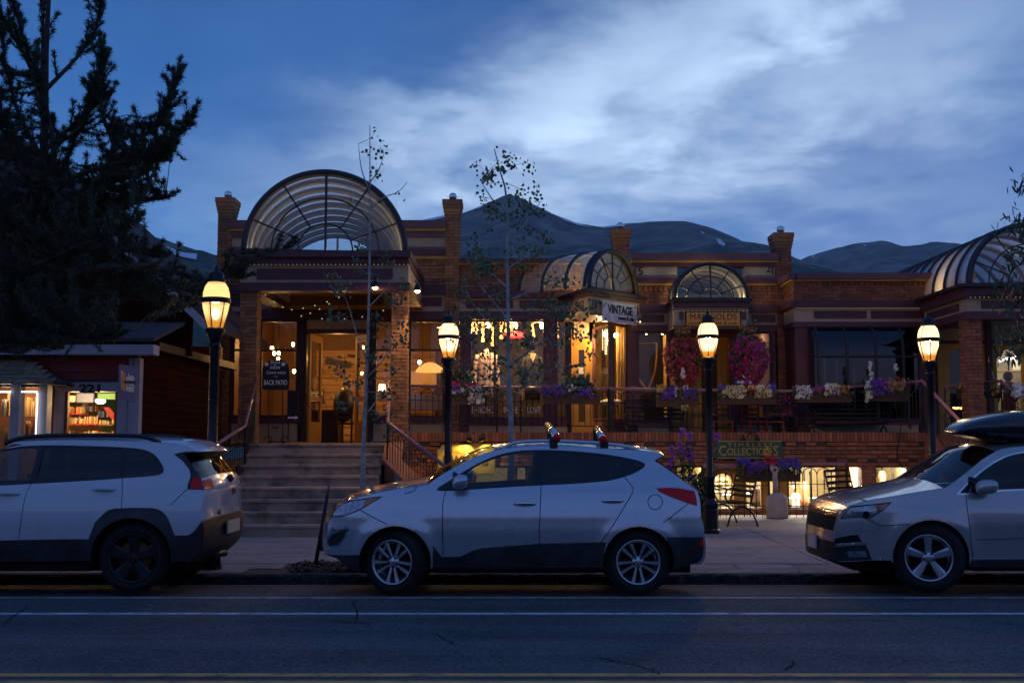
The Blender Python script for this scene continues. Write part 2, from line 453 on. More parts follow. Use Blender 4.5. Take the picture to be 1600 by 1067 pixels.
cracks([[(552,938),(554,950),(558,962),(553,972)],[(520,970),(545,972),(585,976)],[(680,990),(700,1000),(712,1010)],[(935,1028),(985,1036),(1015,1046),(1035,1054)],[(1240,1032),(1232,1042),(1222,1048)],[(1290,972),(1330,968),(1400,970)],[(0,975),(30,958),(45,945)]])
# far pavement behind the camera
m=MB();m.box(-80,80,-9,.78,-.3,.06);tag(m.build('far_pavement','concrete'),kind='structure')

def pave_z(y):return .028+.008*(y-13.9)
kb=thing('kerb','kerb',None,(0,13.85,0),kind='structure');del kb['label']
x=-16.0
while x<16:
    L=rng.uniform(1.25,1.7);m=MB()
    nx=14;rows=[(13.765,-.2),(13.755,-.06),(13.76,.0),(13.79,.026),(13.92,.03),(13.92,-.2)]
    vs=[]
    for i in range(nx+1):
        for j,(yy,zz) in enumerate(rows):
            k=.010 if 0<j<4 else 0
            vs.append((x+.006+(L-.012)*i/nx,yy+rng.normal(0,k),zz+rng.normal(0,k*.5)))
    q=len(rows);fs=[(i*q+j,(i+1)*q+j,(i+1)*q+j+1,i*q+j+1) for i in range(nx) for j in range(q-1)]
    fs+=[tuple(range(q)),tuple(range(nx*q+q-1,nx*q-1,-1))]
    m.add(vs,fs);m.build('kerb_stone','kerb',kb);x+=L
m=MB();m.box(-80,-16.01,13.76,13.92,-.2,.03);m.box(16.6,80,13.76,13.92,-.2,.03);m.build('kerb_stone','kerb',kb)

pv=MB();pv.quad((-80,13.9,pave_z(13.9)-.012),(80,13.9,pave_z(13.9)-.012),(80,27,pave_z(27)-.012),(-80,27,pave_z(27)-.012))
pm('joint',(.045,.038,.036),.95,0,.3,4)
pv=tag(pv.build('pavement','joint'),kind='structure')
def slab(x0,x1,y0,y1,mt,name,j=.008,dz=0.0):
    m=MB();sk=rng.normal(0,.006,4)
    x0+=j;x1-=j;y0+=j;y1-=j
    t=rng.normal(0,.0022,4)+dz
    c=[(x0+sk[0],y0,pave_z(y0)+t[0]),(x1+sk[1],y0,pave_z(y0)+t[1]),(x1+sk[2],y1,pave_z(y1)+t[2]),(x0+sk[3],y1,pave_z(y1)+t[3])]
    b=[(q[0],q[1],q[2]-.05) for q in c]
    m.add(c+b,[(0,1,2,3),(0,4,5,1),(1,5,6,2),(2,6,7,3),(3,7,4,0)])
    return m.build(name,mt,pv,recalc=False)
BEDS=[(-2.75,-1.62,13.95,14.9),(-.95,.55,13.95,14.9)]
for row,(y0,y1) in enumerate(((13.925,14.36),(14.36,14.86))):
    x=-9.5+row*.4
    while x<9.5:
        w=rng.uniform(.62,.98)
        if not any(x<b[1]+.05 and x+w>b[0]-.05 for b in BEDS):slab(x,x+w,y0,y1,'slab','paving_slab')
        x+=w
for y0,y1,w in ((14.9,16.9,2.9),(16.9,18.9,2.9),(18.9,21.3,2.9),(21.3,23.6,2.9)):
    x=-13.2
    while x<14:slab(x,x+w,y0,y1,'concrete','concrete_panel',.005);x+=w
for b in BEDS:
    m=MB();m.box(b[0],b[1],b[2],b[3],-.1,pave_z(14.4)+.004);m.build('planting_pit','soil',pv)
# bark mulch and dead leaves
vs,fs=[],[]
for b in BEDS:
    for i in range(1500):
        cx,cy=rng.uniform(b[0]-.06,b[1]+.06),rng.uniform(b[2]-.02,b[3])
        r=rng.uniform(.012,.034);a=rng.uniform(0,6.28);tl=rng.normal(0,.5,2)
        z=pave_z(cy)+.012+rng.uniform(0,.03);k=len(vs)
        for q in range(4):
            dx,dy=r*math.cos(a+q*PI/2),r*.6*math.sin(a+q*PI/2);vs.append((cx+dx,cy+dy,z+dx*tl[0]+dy*tl[1]))
        fs.append((k,k+1,k+2,k+3))
for i in range(260):
    cx=rng.uniform(-7,6);cy=13.72-abs(rng.normal(0,.14));r=rng.uniform(.01,.03);a=rng.uniform(0,6.28);z=road_z(cy)+.004+rng.uniform(0,.012);k=len(vs)
    for q in range(4):vs.append((cx+r*math.cos(a+q*PI/2),cy+r*.7*math.sin(a+q*PI/2),z+rng.uniform(0,.008)))
    fs.append((k,k+1,k+2,k+3))
tag(np_mesh('bark_mulch',vs,fs,'mulch'),'loose brown bark mulch round the young trees at the kerb','mulch',kind='stuff')

# ---------------------------------------------------------------- mountains
def m_rock():
    m=bpy.data.materials.new('mountain_rock');m.use_nodes=True;n=NT(m.node_tree)
    b=n.new('ShaderNodeBsdfPrincipled');o=n.new('ShaderNodeOutputMaterial');n.l.new(b.outputs[0],o.inputs[0])
    geo=n.new('ShaderNodeNewGeometry').outputs['Position']
    sep=n.new('ShaderNodeSeparateXYZ');n.put(sep.inputs[0],geo)
    f1=n.noise(geo,.006,8,.65,.5);f2=n.noise(geo,.035,8,.72)
    h=n.math('ADD',sep.outputs[2],n.math('MULTIPLY',n.math('SUBTRACT',f1,.5),900))
    tree=n.maprange(h,560,760)
    forest=n.mix(n.maprange(f2,.35,.65),(.010,.024,.014,1),(.11,.125,.075,1))
    rock=n.mix(n.maprange(f1,.38,.62),(.090,.092,.080,1),(.26,.235,.19,1))
    n.put(b.inputs['Base Color'],n.mix(tree,forest,rock));b.inputs['Roughness'].default_value=1;b.inputs['Specular IOR Level'].default_value=.1
    MATS['mountain_rock']=m
m_rock();pm('snow',(.72,.75,.80),.8)
def fbm(x,y,seed,oct=5):
    r=np.random.default_rng(seed);t=0;a=1;f=1
    for _ in range(oct):
        for _ in range(3):
            th=r.uniform(0,6.28);t=t+a*np.sin((x*math.cos(th)+y*math.sin(th))*f*r.uniform(.7,1.4)+r.uniform(0,6.28))/3
        a*=.52;f*=2.05
    return t
def mountain(px,Y,label,seed,snow=()):
    pts=[P(x,y,Y) for x,y in px]
    xs=np.array([p.x for p in pts]);zs=np.array([p.z for p in pts])
    X=np.linspace(xs[0],xs[-1],180);zr=np.interp(X,xs,zs)
    k=np.ones(3)/3;zr=np.convolve(np.pad(zr,1,'edge'),k,'valid')
    V=np.concatenate([np.linspace(-.62,0,44),np.linspace(.03,.35,10)])*Y
    XX,VV=np.meshgrid(X,V)
    t=np.clip(1-np.abs(VV)/(np.where(VV<0,.62,.35)*Y),0,1)
    sp=fbm(XX/(Y*.05),VV/(Y*.16),seed)
    ridge=np.interp(XX,X,zr)
    ZZ=ridge*t**1.15+sp*(t*(1-t))*ridge*.46-5
    ZZ=np.where(VV==0,ridge+fbm(XX/(Y*.006),VV,seed+9,3)*ridge*.004,ZZ)
    # no point of the near slope may show above the ridge line seen from the street
    lim=CAMH+(ridge-CAMH)*(Y+VV)/Y*.995
    ZZ=np.where(VV<0,np.minimum(ZZ,lim),ZZ)
    vs=np.stack([XX,VV+Y,ZZ],-1).reshape(-1,3);nx,ny=len(X),len(V)
    i=np.arange(ny-1)[:,None]*nx+np.arange(nx-1)[None]
    fs=np.stack([i,i+1,i+nx+1,i+nx],-1).reshape(-1,4)
    o=np_mesh('mountain',vs,fs,'mountain_rock',smooth=True);tag(o,kind='structure')
    for poly in snow:
        m=MB();ring=[]
        for j,(a,b) in enumerate(poly):      # drop the outline on the slope
            d=P(a,b,1.0)-Vector((0,0,CAMH));best=None
            for yy in np.linspace(.55*Y,1.0*Y,300):
                q=d*yy;xi=np.interp(q.x,X,np.arange(nx));vi=np.interp(yy-Y,V,np.arange(ny))
                x0,v0=int(min(xi,nx-2)),int(min(vi,ny-2));fx,fv=xi-x0,vi-v0
                z=(ZZ[v0,x0]*(1-fx)+ZZ[v0,x0+1]*fx)*(1-fv)+(ZZ[v0+1,x0]*(1-fx)+ZZ[v0+1,x0+1]*fx)*fv
                if z>=q.z+CAMH:best=(q.x*.997,yy*.997,CAMH+q.z*.997+3);break
            if best is None:best=tuple(d*(.998*Y)+Vector((0,0,CAMH)))
            ring.append(Vector(best))
        m.prism(ring,(0,-4,2));m.build('snow_patch','snow',o)
    return o
mountain([(380,440),(430,425),(480,412),(560,394),(620,365),(660,347),(700,336),(722,334),(745,325),(770,314),(790,306),(800,304.5),(812,308),(830,318),(855,330),(880,341),(905,350),(930,355),(946,355.5),(962,352),(990,349),(1020,346),(1036,345),(1070,346.5),(1092,351),(1120,360),(1150,372),(1180,386),(1210,400),(1240,411),(1300,430),(1360,452)],5200,'main',3,
         [[(868,338),(885,344),(905,352),(925,357),(905,354),(884,347)],[(935,357),(965,353.5),(990,351),(965,355.5),(945,358)],[(1119,375),(1125,376),(1133,384),(1131,386),(1122,382)],[(1094,363),(1101,366),(1098,367)],
          [(655,346),(700,337),(720,337.5),(700,340),(670,347)],[(745,327),(760,320),(758,322.5),(748,328)],[(820,314),(828,319),(824,318)],[(850,329.5),(866,337),(860,336)]])
mountain([(-400,250),(-200,290),(0,315),(100,335),(165,350),(200,358),(240,370),(280,382),(335,398),(400,420),(480,450),(560,480)],3600,'left',8,
         [[(205,362),(222,369),(240,376),(244,383),(232,381),(214,373)],[(246,386),(262,388),(285,397),(308,399),(307,408),(286,404),(262,396)]])
mountain([(1120,470),(1180,438),(1237,412),(1260,401),(1300,388),(1340,380),(1375,376),(1390,378),(1410,385),(1430,383),(1460,378),(1490,379),(1530,390),(1600,404),(1700,398),(1850,420)],7600,'right',21,
         [[(1268,401),(1273,401),(1271,404)],[(1349,383),(1354,384),(1350,386)]])

# evening haze in the valley air
hz=MB();hz.box(-9000,9000,-40,9500,-1.4,1450)
hzm=bpy.data.materials.new('haze');hzm.use_nodes=True;n=NT(hzm.node_tree)
vp=n.new('ShaderNodeVolumePrincipled');vp.inputs['Color'].default_value=(.80,.88,1,1);vp.inputs['Density'].default_value=3.6e-5;vp.inputs['Anisotropy'].default_value=0
o=n.new('ShaderNodeOutputMaterial');n.l.new(vp.outputs[0],o.inputs['Volume']);MATS['haze']=hzm
tag(hz.build('haze','haze'),kind='stuff')

# unseen shop row added behind the camera to darken the lower reflections
ob=thing('added_shop_row','plain dark unseen shop row added behind the viewpoint to darken lower reflections','building',(0,-9.5,0))
pm('added_row_wall',(.10,.075,.06),.8,0,.2,2)
m=MB();m.box(-60,60,-16,-9.5,-.3,3.9);m.build('wall','added_row_wall',ob)  # wall of the added row
m=MB();m.box(-60.3,60.3,-16.2,-9.2,3.902,4.2);m.build('cornice','added_row_wall',ob)
pm('added_row_glass',(.02,.02,.025),.1)
for i in range(24):
    m=MB();m.box(-58+i*5,-55+i*5,-9.53,-9.49,.8,3.0);m.build('window','added_row_glass',ob)  # windows of the added row
# ================================================================ buildings
YF,YP,YD,YT=25.8,22.3,24.8,23.5
FLOOR=1.6
def pxb(mb,x0,x1,y0,y1,Y,d,proud=0.0):
    a=P(x0,y1,Y);b=P(x1,y0,Y);ym=(y0+y1)/2;mb.box(P(x0,ym,Y).x,P(x1,ym,Y).x,Y-proud,Y+d,a.z,b.z)
def pbox(name,mt,par,x0,x1,y0,y1,Y,d=.25,proud=0.0):
    m=MB();pxb(m,x0,x1,y0,y1,Y,d,proud);return m.build(name,mt,par)
BL,BH,JT=.205,.064,.011
class Bricks:
    """bricks laid course by course: the first `budget` whole ones are objects, the rest one part"""
    def __init__(s,par,mt,budget=0):s.par=par;s.mt=mt;s.budget=budget;s.rest=MB();s.proto={}
    def one(s,c,u,nrm,L,H,out):
        c=Vector(c)+Vector((rng.normal(0,.0012),rng.normal(0,.0012),rng.normal(0,.001)));out+=rng.normal(0,.0025)
        if s.budget>0 and nrm[1]==-1 and abs(L-BL)+abs(H-BH)<.002 or s.budget>0 and nrm[1]==-1 and abs(H-BL)+abs(L-BH)<.002:
            s.budget-=1;key=L>H
            if key not in s.proto:
                m=MB();m.box(-L/2,L/2,-.014,.03,-H/2,H/2);o=m.build('brick',s.mt,s.par,origin=(0,0,0));s.proto[key]=o
                o.location=c-world_of(s.par);o.location.y-=out;return
            inst(s.proto[key],s.par,c+Vector((0,-out,0)));return
        u=Vector(u);n=Vector(nrm);z=Vector((0,0,1));a=u*(L/2);h=z*(H/2);f=n*(.014+out)
        s.rest.add([c-a-h+f,c+a-h+f,c+a+h+f,c-a+h+f,c-a-h-n*.02,c+a-h-n*.02,c+a+h-n*.02,c-a+h-n*.02],
                   [(0,1,2,3),(0,4,5,1),(1,5,6,2),(2,6,7,3),(3,7,4,0)])
    def face(s,o,u,nrm,w,h,clip=None,soldier=False,out=0.0,dentil=None):
        """brick face from corner o, w along u, h up"""
        o=Vector(o);u=Vector(u)
        L,H=(BH,BL) if soldier else (BL,BH)
        rows=max(1,round(h/(H+JT)));ph=h/rows;H2=min(H,ph-JT*.8) if rows>1 or True else H
        for r in range(rows):
            x=0.0 if (r%2==0 or soldier) else -(L+JT)/2
            while x<w-.02:
                a,b=max(x,0.0),min(x+L,w)
                if b-a>.03:
                    c=o+u*((a+b)/2)+Vector((0,0,(r+.5)*ph))
                    if clip is None or clip(c):
                        k=out
                        if dentil:k=out+(dentil if int(round(x/(L+JT)))%2==0 else -.012)
                        s.one(c,u,nrm,b-a,H if abs(ph-H-JT)<.004 else H2,k)
                x+=L+JT
    def done(s):
        if s.rest.v:
            o=s.rest.build('brickwork',s.mt,s.par,recalc=False);o['kind']='stuff'
def pier(B,par,x0,x1,y0,y1,Y,d=.42,cap=False,ball=True,zlo=None):
    a=P(x0,y1,Y);b=P(x1,y0,Y);z0=a.z if zlo is None else zlo;e=.012
    xa,xb=P(x0,y0+30,Y).x,P(x1,y0+30,Y).x
    m=MB();m.box(xa+e,xb-e,Y+e,Y+d-e,z0,b.z-.004);m.build('pier','mortar',par)
    B.face((xa,Y+.014,z0),(1,0,0),(0,-1,0),xb-xa,b.z-z0)
    if xa+xb<0:B.face((xb-.014,Y,z0),(0,1,0),(1,0,0),d,b.z-z0)
    else:B.face((xa+.014,Y+d,z0),(0,-1,0),(-1,0,0),d,b.z-z0)
    if cap:
        m=MB();z=b.z;cx,cy=(xa+xb)/2,Y+d/2;w=(xb-xa)/2
        for i,(k,h) in enumerate(((.014,.07),(.030,.08),(.046,.085),(.062,.12))):
            m.box(cx-w-k,cx+w+k,cy-d/2-k,cy+d/2+k,z+.001,z+h);z+=h+.004
        m.build('pier_cap','brick_tan',par)
        if ball:
            m=MB();m.lathe([(.05,0),(.05,.02),(.03,.04)],(cx,cy,z),10);m.ball((cx,cy,z+.12),.095,16,10)
            o=m.build('finial_ball','mirror_ball',par,True)
def layers(par,x0,x1,Y,rows,B=None,d=.3):
    for nm,mt,y0,y1,pr in rows:
        if mt=='BRICK':
            a=P(x0,y1,Y);b=P(x1,y0,Y);m=MB();m.box(a.x,b.x,Y+.012,Y+d,a.z,b.z);m.build(nm,'mortar',par)
            B.face((a.x,Y+.014,a.z),(1,0,0),(0,-1,0),b.x-a.x,b.z-a.z)
        else:pbox(nm,mt,par,x0,x1,y0,y1,Y,d,pr)
def dentils(par,x0,x1,y0,y1,Y,mt,pitch=.105,proud=.06):
    a=P(x0,y1,Y);b=P(x1,y0,Y);m=MB();x=a.x+pitch*.3
    while x+pitch*.5<b.x:m.box(x,x+pitch*.52,Y-proud,Y+.01,a.z,b.z);x+=pitch
    o=m.build('dentil_course',mt,par);o['kind']='stuff'
def window(par,x0,x1,y0,y1,Y,vx=(),hy=(),frame='plum',fw=.05,gl='pane',dep=.07,name='window'):
    """framed window; each pane its own sheet of glass"""
    xs=[P(x,(y0+y1)/2,Y).x for x in (x0,*vx,x1)];zs=[P(800,y,Y).z for y in (y1,*hy,y0)]
    m=MB();e=fw
    m.box(xs[0],xs[0]+e,Y,Y+dep,zs[0],zs[-1]);m.box(xs[-1]-e,xs[-1],Y,Y+dep,zs[0],zs[-1])
    m.box(xs[0]+e,xs[-1]-e,Y,Y+dep,zs[0],zs[0]+e);m.box(xs[0]+e,xs[-1]-e,Y,Y+dep,zs[-1]-e,zs[-1])
    for x in xs[1:-1]:m.box(x-e/2,x+e/2,Y+.003,Y+dep-.003,zs[0]+e,zs[-1]-e)
    edges=[xs[0]+e]+[v for x in xs[1:-1] for v in (x-e/2,x+e/2)]+[xs[-1]-e]
    for z in zs[1:-1]:
        for a,b in zip(edges[::2],edges[1::2]):m.box(a,b,Y+.005,Y+dep-.005,z-e/2,z+e/2)
    f=m.build(name,frame,par)
    zedges=[zs[0]+e]+[v for z in zs[1:-1] for v in (z-e/2,z+e/2)]+[zs[-1]-e]
    for a,b in zip(edges[::2],edges[1::2]):
        for c,d in zip(zedges[::2],zedges[1::2]):
            g_=MB();t=rng.normal(0,.0025,4);yy=Y+dep*.5
            g_.quad((a,yy+t[0],c),(b,yy+t[1],c),(b,yy+t[2],d),(a,yy+t[3],d));g_.build('pane',gl,f)
    return f
def room(par,x0,x1,Yf,Yb,z0,z1,mt,floor='floor_wood',ceil='plaster',back=None):
    """the inside of a shop, x in metres"""
    m=MB();m.box(x0,x1,Yb,Yb+.1,z0,z1);m.build('back_wall',back or mt,par)
    m=MB();m.box(x0-.1,x0,Yf,Yb,z0,z1);m.box(x1,x1+.1,Yf,Yb,z0,z1);m.build('partition_wall',mt,par)
    m=MB();m.box(x0-.1,x1+.1,Yf,Yb+.1,z1,z1+.1);m.build('ceiling',ceil,par)
    if z0<1.4 or True:
        m=MB();m.box(x0-.1,x1+.1,Yf,Yb+.1,z0-.1,z0);m.build('floor',floor,par)
def arc(cx,cz,r,n=24,a0=0,a1=PI,sz=1.0):return [(cx+r*math.cos(a0+(a1-a0)*i/n),cz+r*sz*math.sin(a0+(a1-a0)*i/n)) for i in range(n+1)]
def fan_vault(par,cx,cy,z,r,length,axis=(0,1),pitch=.62,sz=1.0,spokes=(22.5,57,90,123,157.5),rings=(.34,.67),rear=True,fr=.055,glow=None,base=.10,thick=.03,gm='vault_glass'):
    """glazed barrel vault: front fan window, ribs, curved glass between the ribs. axis = direction it runs back"""
    ax=Vector((axis[0],axis[1],0)).normalized();lat=Vector((ax.y,-ax.x,0));o=Vector((cx,cy,z))
    W3=lambda u,h,l:o+lat*u+Vector((0,0,h))+ax*l
    v=MB()
    v.tube([W3(u,h,0) for u,h in arc(0,0,r,40,sz=sz)],fr,8)
    v.tube([W3(u,h,.12) for u,h in arc(0,0,r,40,sz=sz)],fr,8)
    a,b=W3(-r-fr,-base*.5,0),W3(r+fr,-base*.5,0)
    v.tube([a,b],base*.55,4)
    top=v.build('skylight','vault_frame',par)
    w=MB()
    for rr in rings:w.tube([W3(u,h,.03) for u,h in arc(0,0,r*rr,30,sz=sz)],fr*.30,6)
    for dg in spokes:
        q=R(dg);r0=rings[0] if dg!=90 else 0.0
        w.tube([W3(r*r0*math.cos(q),r*r0*math.sin(q)*sz,.03),W3(r*math.cos(q),r*math.sin(q)*sz,.03)],fr*(.30 if dg!=90 else .42),6)
    w.build('glazing_bar','vault_frame',top)
    gz=MB();pts=arc(0,0,r-fr*.5,36,sz=sz)
    gz.add([W3(u,h,.035) for u,h in pts],[tuple(range(len(pts)))]);gz.build('fan_pane','pane',top)
    n=max(1,round(length/pitch));st=length/n
    for i in range(1,n+1):
        rb=MB();rb.tube([W3(u,h,i*st) for u,h in arc(0,0,r-.01,28,sz=sz)],thick,6);rb.build('rib','rib',top,True)
    for i in range(n):
        pa=arc(0,0,r+.012,28,sz=sz);vs=[W3(u,h,i*st+.05) for u,h in pa]+[W3(u,h,(i+1)*st-.012) for u,h in pa];k=len(pa)
        q=MB();q.add(vs,[(j,j+1,j+1+k,j+k) for j in range(k-1)]);q.build('curved_pane',gm,top,True)
        sk_=MB();sk_.tube([W3(u,h,(i+1)*st) for u,h in arc(0,0,r+.03,28,sz=sz)],thick*.75,4);sk_.build('cover_strip','vault_frame',top,True)
    if rear:
        q=MB();pts=arc(0,0,r,30,sz=sz);q.add([W3(u,h,length) for u,h in pts],[tuple(range(len(pts)))]);q.build('end_pane','pane',top)
        q=MB();q.tube([W3(0,0,length),W3(0,r*sz,length)],.03,5);q.tube([W3(u,h,length) for u,h in arc(0,0,r*.5,20,sz=sz)],.025,5);q.build('end_bar','rib',top)
    return top,W3
def bulb_chain(name,label,pts,n,r=.016,mt='bulb_small',sag=.0,drop=.03,group=None,wire=True):
    m=MB();m.cur=0;fine=[]
    for a,b in zip(pts,pts[1:]):
        a,b=Vector(a),Vector(b)
        for i in range(9):t=i/8;fine.append(a.lerp(b,t)-Vector((0,0,sag*4*t*(1-t))))
    m.tube(fine,.006,4);L=[0]
    for a,b in zip(fine,fine[1:]):L.append(L[-1]+(b-a).length)
    m.cur=1
    for i in range(n):
        s_=L[-1]*(i+.5)/n;j=max(k for k in range(len(L)) if L[k]<=s_ or k==0);j=min(j,len(fine)-2)
        t=(s_-L[j])/max(1e-6,L[j+1]-L[j]);c=fine[j].lerp(fine[j+1],t)
        m.ball(c-Vector((0,0,drop)),r,6,4)
    o=m.build(name,['iron',mt],None,True,origin=pts[0]);return tag(o,label,'string lights',group)

# ---------------------------------------------------------------- wing with the big arch
A=thing('shop_building','brick shop wing with the big half round glass vault above its porch and stairs','building',(P(508,693,YF).x,YF,FLOOR))
BA=Bricks(A,'brick_tan',300)
rowsA=[('coping','mauve',346,358,.16),('moulding','ochre',358,362,.11),('moulding','mauve',362,371,.06),('frieze','cream',371,386,0),('moulding','mauve',386,391,.05),('moulding','plum',391,400,.09),('moulding','ochre',400,405,.04),
         ('parapet_wall','BRICK',405,446,0),('cornice','plum',446,461,.14),('fascia','cream',461,487,.03),('fascia_band','plum',487,500,.06)]
pier(BA,A,612,637,452,690,YP,.36,zlo=FLOOR)                # porch piers first: they show largest
pier(BA,A,375,402,452,690,YP,.36,zlo=FLOOR)
layers(A,361,408,YF,rowsA[:8],BA);layers(A,628,697,YF,rowsA[:8],BA);layers(A,361,440,YF,rowsA[8:],BA);layers(A,606,697,YF,rowsA[8:],BA)
m=MB();pxb(m,408,628,400,446,YF+.1,.2);m.build('parapet_core','roof',A)
pier(BA,A,340,362,333,690,YF-.06,.5,True,zlo=FLOOR);pier(BA,A,695,718,336,690,YF-.06,.5,True,zlo=FLOOR)
dentils(A,630,695,408,415,YF,'brick_tan',.13,.03)
pbox('fascia_panel','plum',A,645,691,465,479,YF,.02,.045)
pbox('fascia_panel','plum',A,362,398,465,479,YF,.02,.045)
# porch canopy
for nm,mt,y0,y1,pr,x0,x1 in (('canopy_cornice','plum',394,404,.22,371,643),('canopy_cornice','plum',404,414,.10,374,640),('canopy_fascia','cream',414,442,.02,376,638),('canopy_beam','plum',442,455,.07,374,641)):
    a=P(x0,y1,YP);b=P(x1,y0,YP);m=MB();m.box(a.x,b.x,YP-pr,YP+.34,a.z,b.z)
    m.box(a.x,a.x+.34,YP+.342,YF-.2,a.z,b.z);m.box(b.x-.34,b.x,YP+.342,YF-.2,a.z,b.z);m.build(nm,mt,A)
pbox('canopy_panel','plum',A,402,614,420,437,YP,.02,.045)
a=P(374,440,YP);b=P(641,440,YP)
m=MB();m.box(a.x+.34,b.x-.34,YP+.34,YF-.1,5.12,5.2);m.build('porch_ceiling','plaster',A)
top,W3=fan_vault(A,P(508,393,YP).x,YP+.02,P(508,391,YP).z,125.5/FPX*YP,7.2,(-.125,1),pitch=.80,fr=.065,thick=.055,base=.16)
zt=P(508,391,YP).z
m=MB();m.box(a.x,b.x,YP+.2,YP+9.6,zt-.10,zt-.05);m.build('vault_floor','plaster_white',A)
m=MB();m.box(a.x+.5,b.x-.5,YP+.35,YP+.42,zt-.045,zt+.0);m.build('strip_light','bulb_warm',A)
for i in range(5):lamp('vault_light',(a.x+.55+i*.66,YP+.45,zt+.03),6.0,(1,.86,.46),.05,A)
lamp('vault_light',(P(508,391,YP).x,YP+3.6,zt+.25),12,(1,.95,.85),.1,A)
# shop front under the porch
pbox('transom_frame','ochre',A,436,606,458,483,YF-.1,.1);pbox('transom_panel','brown_wood',A,444,600,463,477,YF-.1,.03,.03)
pbox('fascia_band','plum',A,404,636,483,500,YF,.25,.04)
for x0,x1,y0,y1,nm,mt in ((356,363,500,690,'post','plum'),(466,478,500,690,'post','dark_wood'),(576,584,500,690,'post','dark_wood'),(478,576,496,514,'transom','cream'),(478,576,514,521,'door_head','plum'),
                               (361,468,652,661,'sill','plum'),(361,468,661,690,'base_panel','cream'),(582,695,652,661,'sill','plum'),(582,695,661,690,'base_panel','cream')):
    pbox(nm,mt,A,x0,x1,y0,y1,YF,.2,.05 if nm=='sill' else .0)
window(A,363,466,500,652,YF+.02,(380,407,),(547,),'dark_wood');window(A,584,695,500,652,YF+.02,(612,640),(547,),'dark_wood')
d0=P(478,690,YF);d1=P(576,521,YF)
def door_leaf(hx,hy,ang,w,z0,z1,par,mt='yellow_wood',glz=True):
    o=empty_part('door',par,(hx,hy,z0));c,s_=math.cos(ang),math.sin(ang)
    M=Matrix(((c,-s_,0,hx),(s_,c,0,hy),(0,0,1,0),(0,0,0,1)))
    m=MB();st=.12
    for bx in ((0,st,z0,z1),(w-st,w,z0,z1),(st,w-st,z0,z0+.5),(st,w-st,z1-.16,z1),(st,w-st,z0+1.0,z0+1.1)):
        k=m.box(bx[0],bx[1],-.025,.025,bx[2],bx[3]);m.xf(k,M)
    f=m.build('door_frame',mt,o)
    g_=MB();k=g_.quad((st,0,z0+.5),(w-st,0,z0+.5),(w-st,0,z1-.16),(st,0,z1-.16));g_.xf(k,M);g_.build('door_pane','pane',o)
    h=MB();k=h.tube([(w-.06,-.06,z0+.95),(w-.06,-.06,z0+1.15)],.015,6);h.xf(k,M);h.build('handle','silver',o)
    return o
door_leaf(d0.x+.02,YF+.1,R(82),.95,FLOOR,d1.z,A);door_leaf(d1.x-.02,YF+.1,R(118),.80,FLOOR,d1.z,A)
xl,xr=P(346,600,YF).x,P(717,600,YF).x
room(A,xl,xr,YF+.3,31.5,FLOOR,5.0,'brown_wood','floor_wood','plaster')
m0=None
for i in range(13):       # log boards on the back wall
    m=MB();z=FLOOR+.02+i*.20;m.box(xl+1.2,xl+4.6,31.42,31.49,z,z+.188)
    m.build('plank','pine_plank',A,bevel=.01)
for x,y,w in ((430,540,38),(530,560,46),(660,560,38)):lamp('shop_light',P(x,y,28.2),w*1.0,(1,.50,.15),.1,A)
BA.done()

# ---------------------------------------------------------------- vintage shop wing
B_=thing('shop_building','brick shop wing with an angled corner canopy, glass vault and white hanging sign','building',(P(850,693,YF).x,YF,FLOOR))
BB=Bricks(B_,'brick',60)
rowsB=[('coping','plum',405,412,.14),('moulding','ochre',412,414,.08),('parapet_wall','BRICK',414,455,0),('cornice','plum',455,466,.16),('fascia','cream',466,487,.03),('fascia_band','plum',487,500,.08)]
layers(B_,718,908,YF,rowsB[:3],BB);layers(B_,718,986,YF,rowsB[3:],BB);dentils(B_,720,910,416,424,YF,'brick',.12,.025)
for x0,x1 in ((728,802),(812,886)):pbox('fascia_panel','plum',B_,x0,x1,470,482,YF,.02,.045)
for x0,x1,y0,y1,nm,mt in ((718,733,500,690,'pilaster','plum'),(852,868,500,690,'pilaster','plum'),(886,893,500,690,'post','dark_wood'),(978,990,500,690,'post','plum'),(733,852,655,664,'sill','plum'),(733,852,664,690,'base_panel','cream'),(868,888,655,664,'sill','plum'),(868,888,664,690,'base_panel','cream')):
    pbox(nm,mt,B_,x0,x1,y0,y1,YF,.2,.06 if nm=='sill' else .0)
window(B_,733,852,500,655,YF+.03,(773,),(),'plum');window(B_,868,886,500,655,YF+.03,(),(),'plum')
# angled entrance canopy
C=P(922,470,24.3);Rr=P(1004,470,YF-.02);Lf=P(878,470,YF-.02)
zc=[P(922,y,24.3).z for y in (450,456,462,487,492)]
def tri(z0,z1,k):
    c=(C+Rr+Lf)/3
    q=[Vector((p.x+(p.x-c.x)*k,min(p.y+(p.y-c.y)*k,YF+.1),z0)) for p in (Lf,C,Rr)]
    m=MB();m.prism(q,(0,0,z1-z0));return m
tri(zc[1],zc[0],.16).build('canopy_cornice','vault_frame',B_);tri(zc[2],zc[1]-.002,.10).build('canopy_cornice','plum',B_)
tri(zc[3],zc[2]-.002,0).build('canopy_fascia','cream',B_);tri(zc[4],zc[3]-.002,.03).build('canopy_beam','mauve',B_)
fdir=(Rr-C);fdir.z=0;fl=fdir.length;fdir.normalize();fn=Vector((fdir.y,-fdir.x,0))       # outward normal of the sign face
def on_face(u,z,out=.0):return Vector((C.x,C.y,z))+fdir*u+fn*out
for u0,u1 in ((.08,.22),(fl-.34,fl-.2)):
    m=MB();m.prism([on_face(u0,zc[3]+.08,.02),on_face(u1,zc[3]+.08,.02),on_face(u1,zc[2]-.07,.02),on_face(u0,zc[2]-.07,.02)],-fn*.03);m.build('fascia_panel','plum',B_)
ldir=(Lf-C);ldir.z=0;ll=ldir.length;ldir.normalize();ln=Vector((-ldir.y,ldir.x,0))
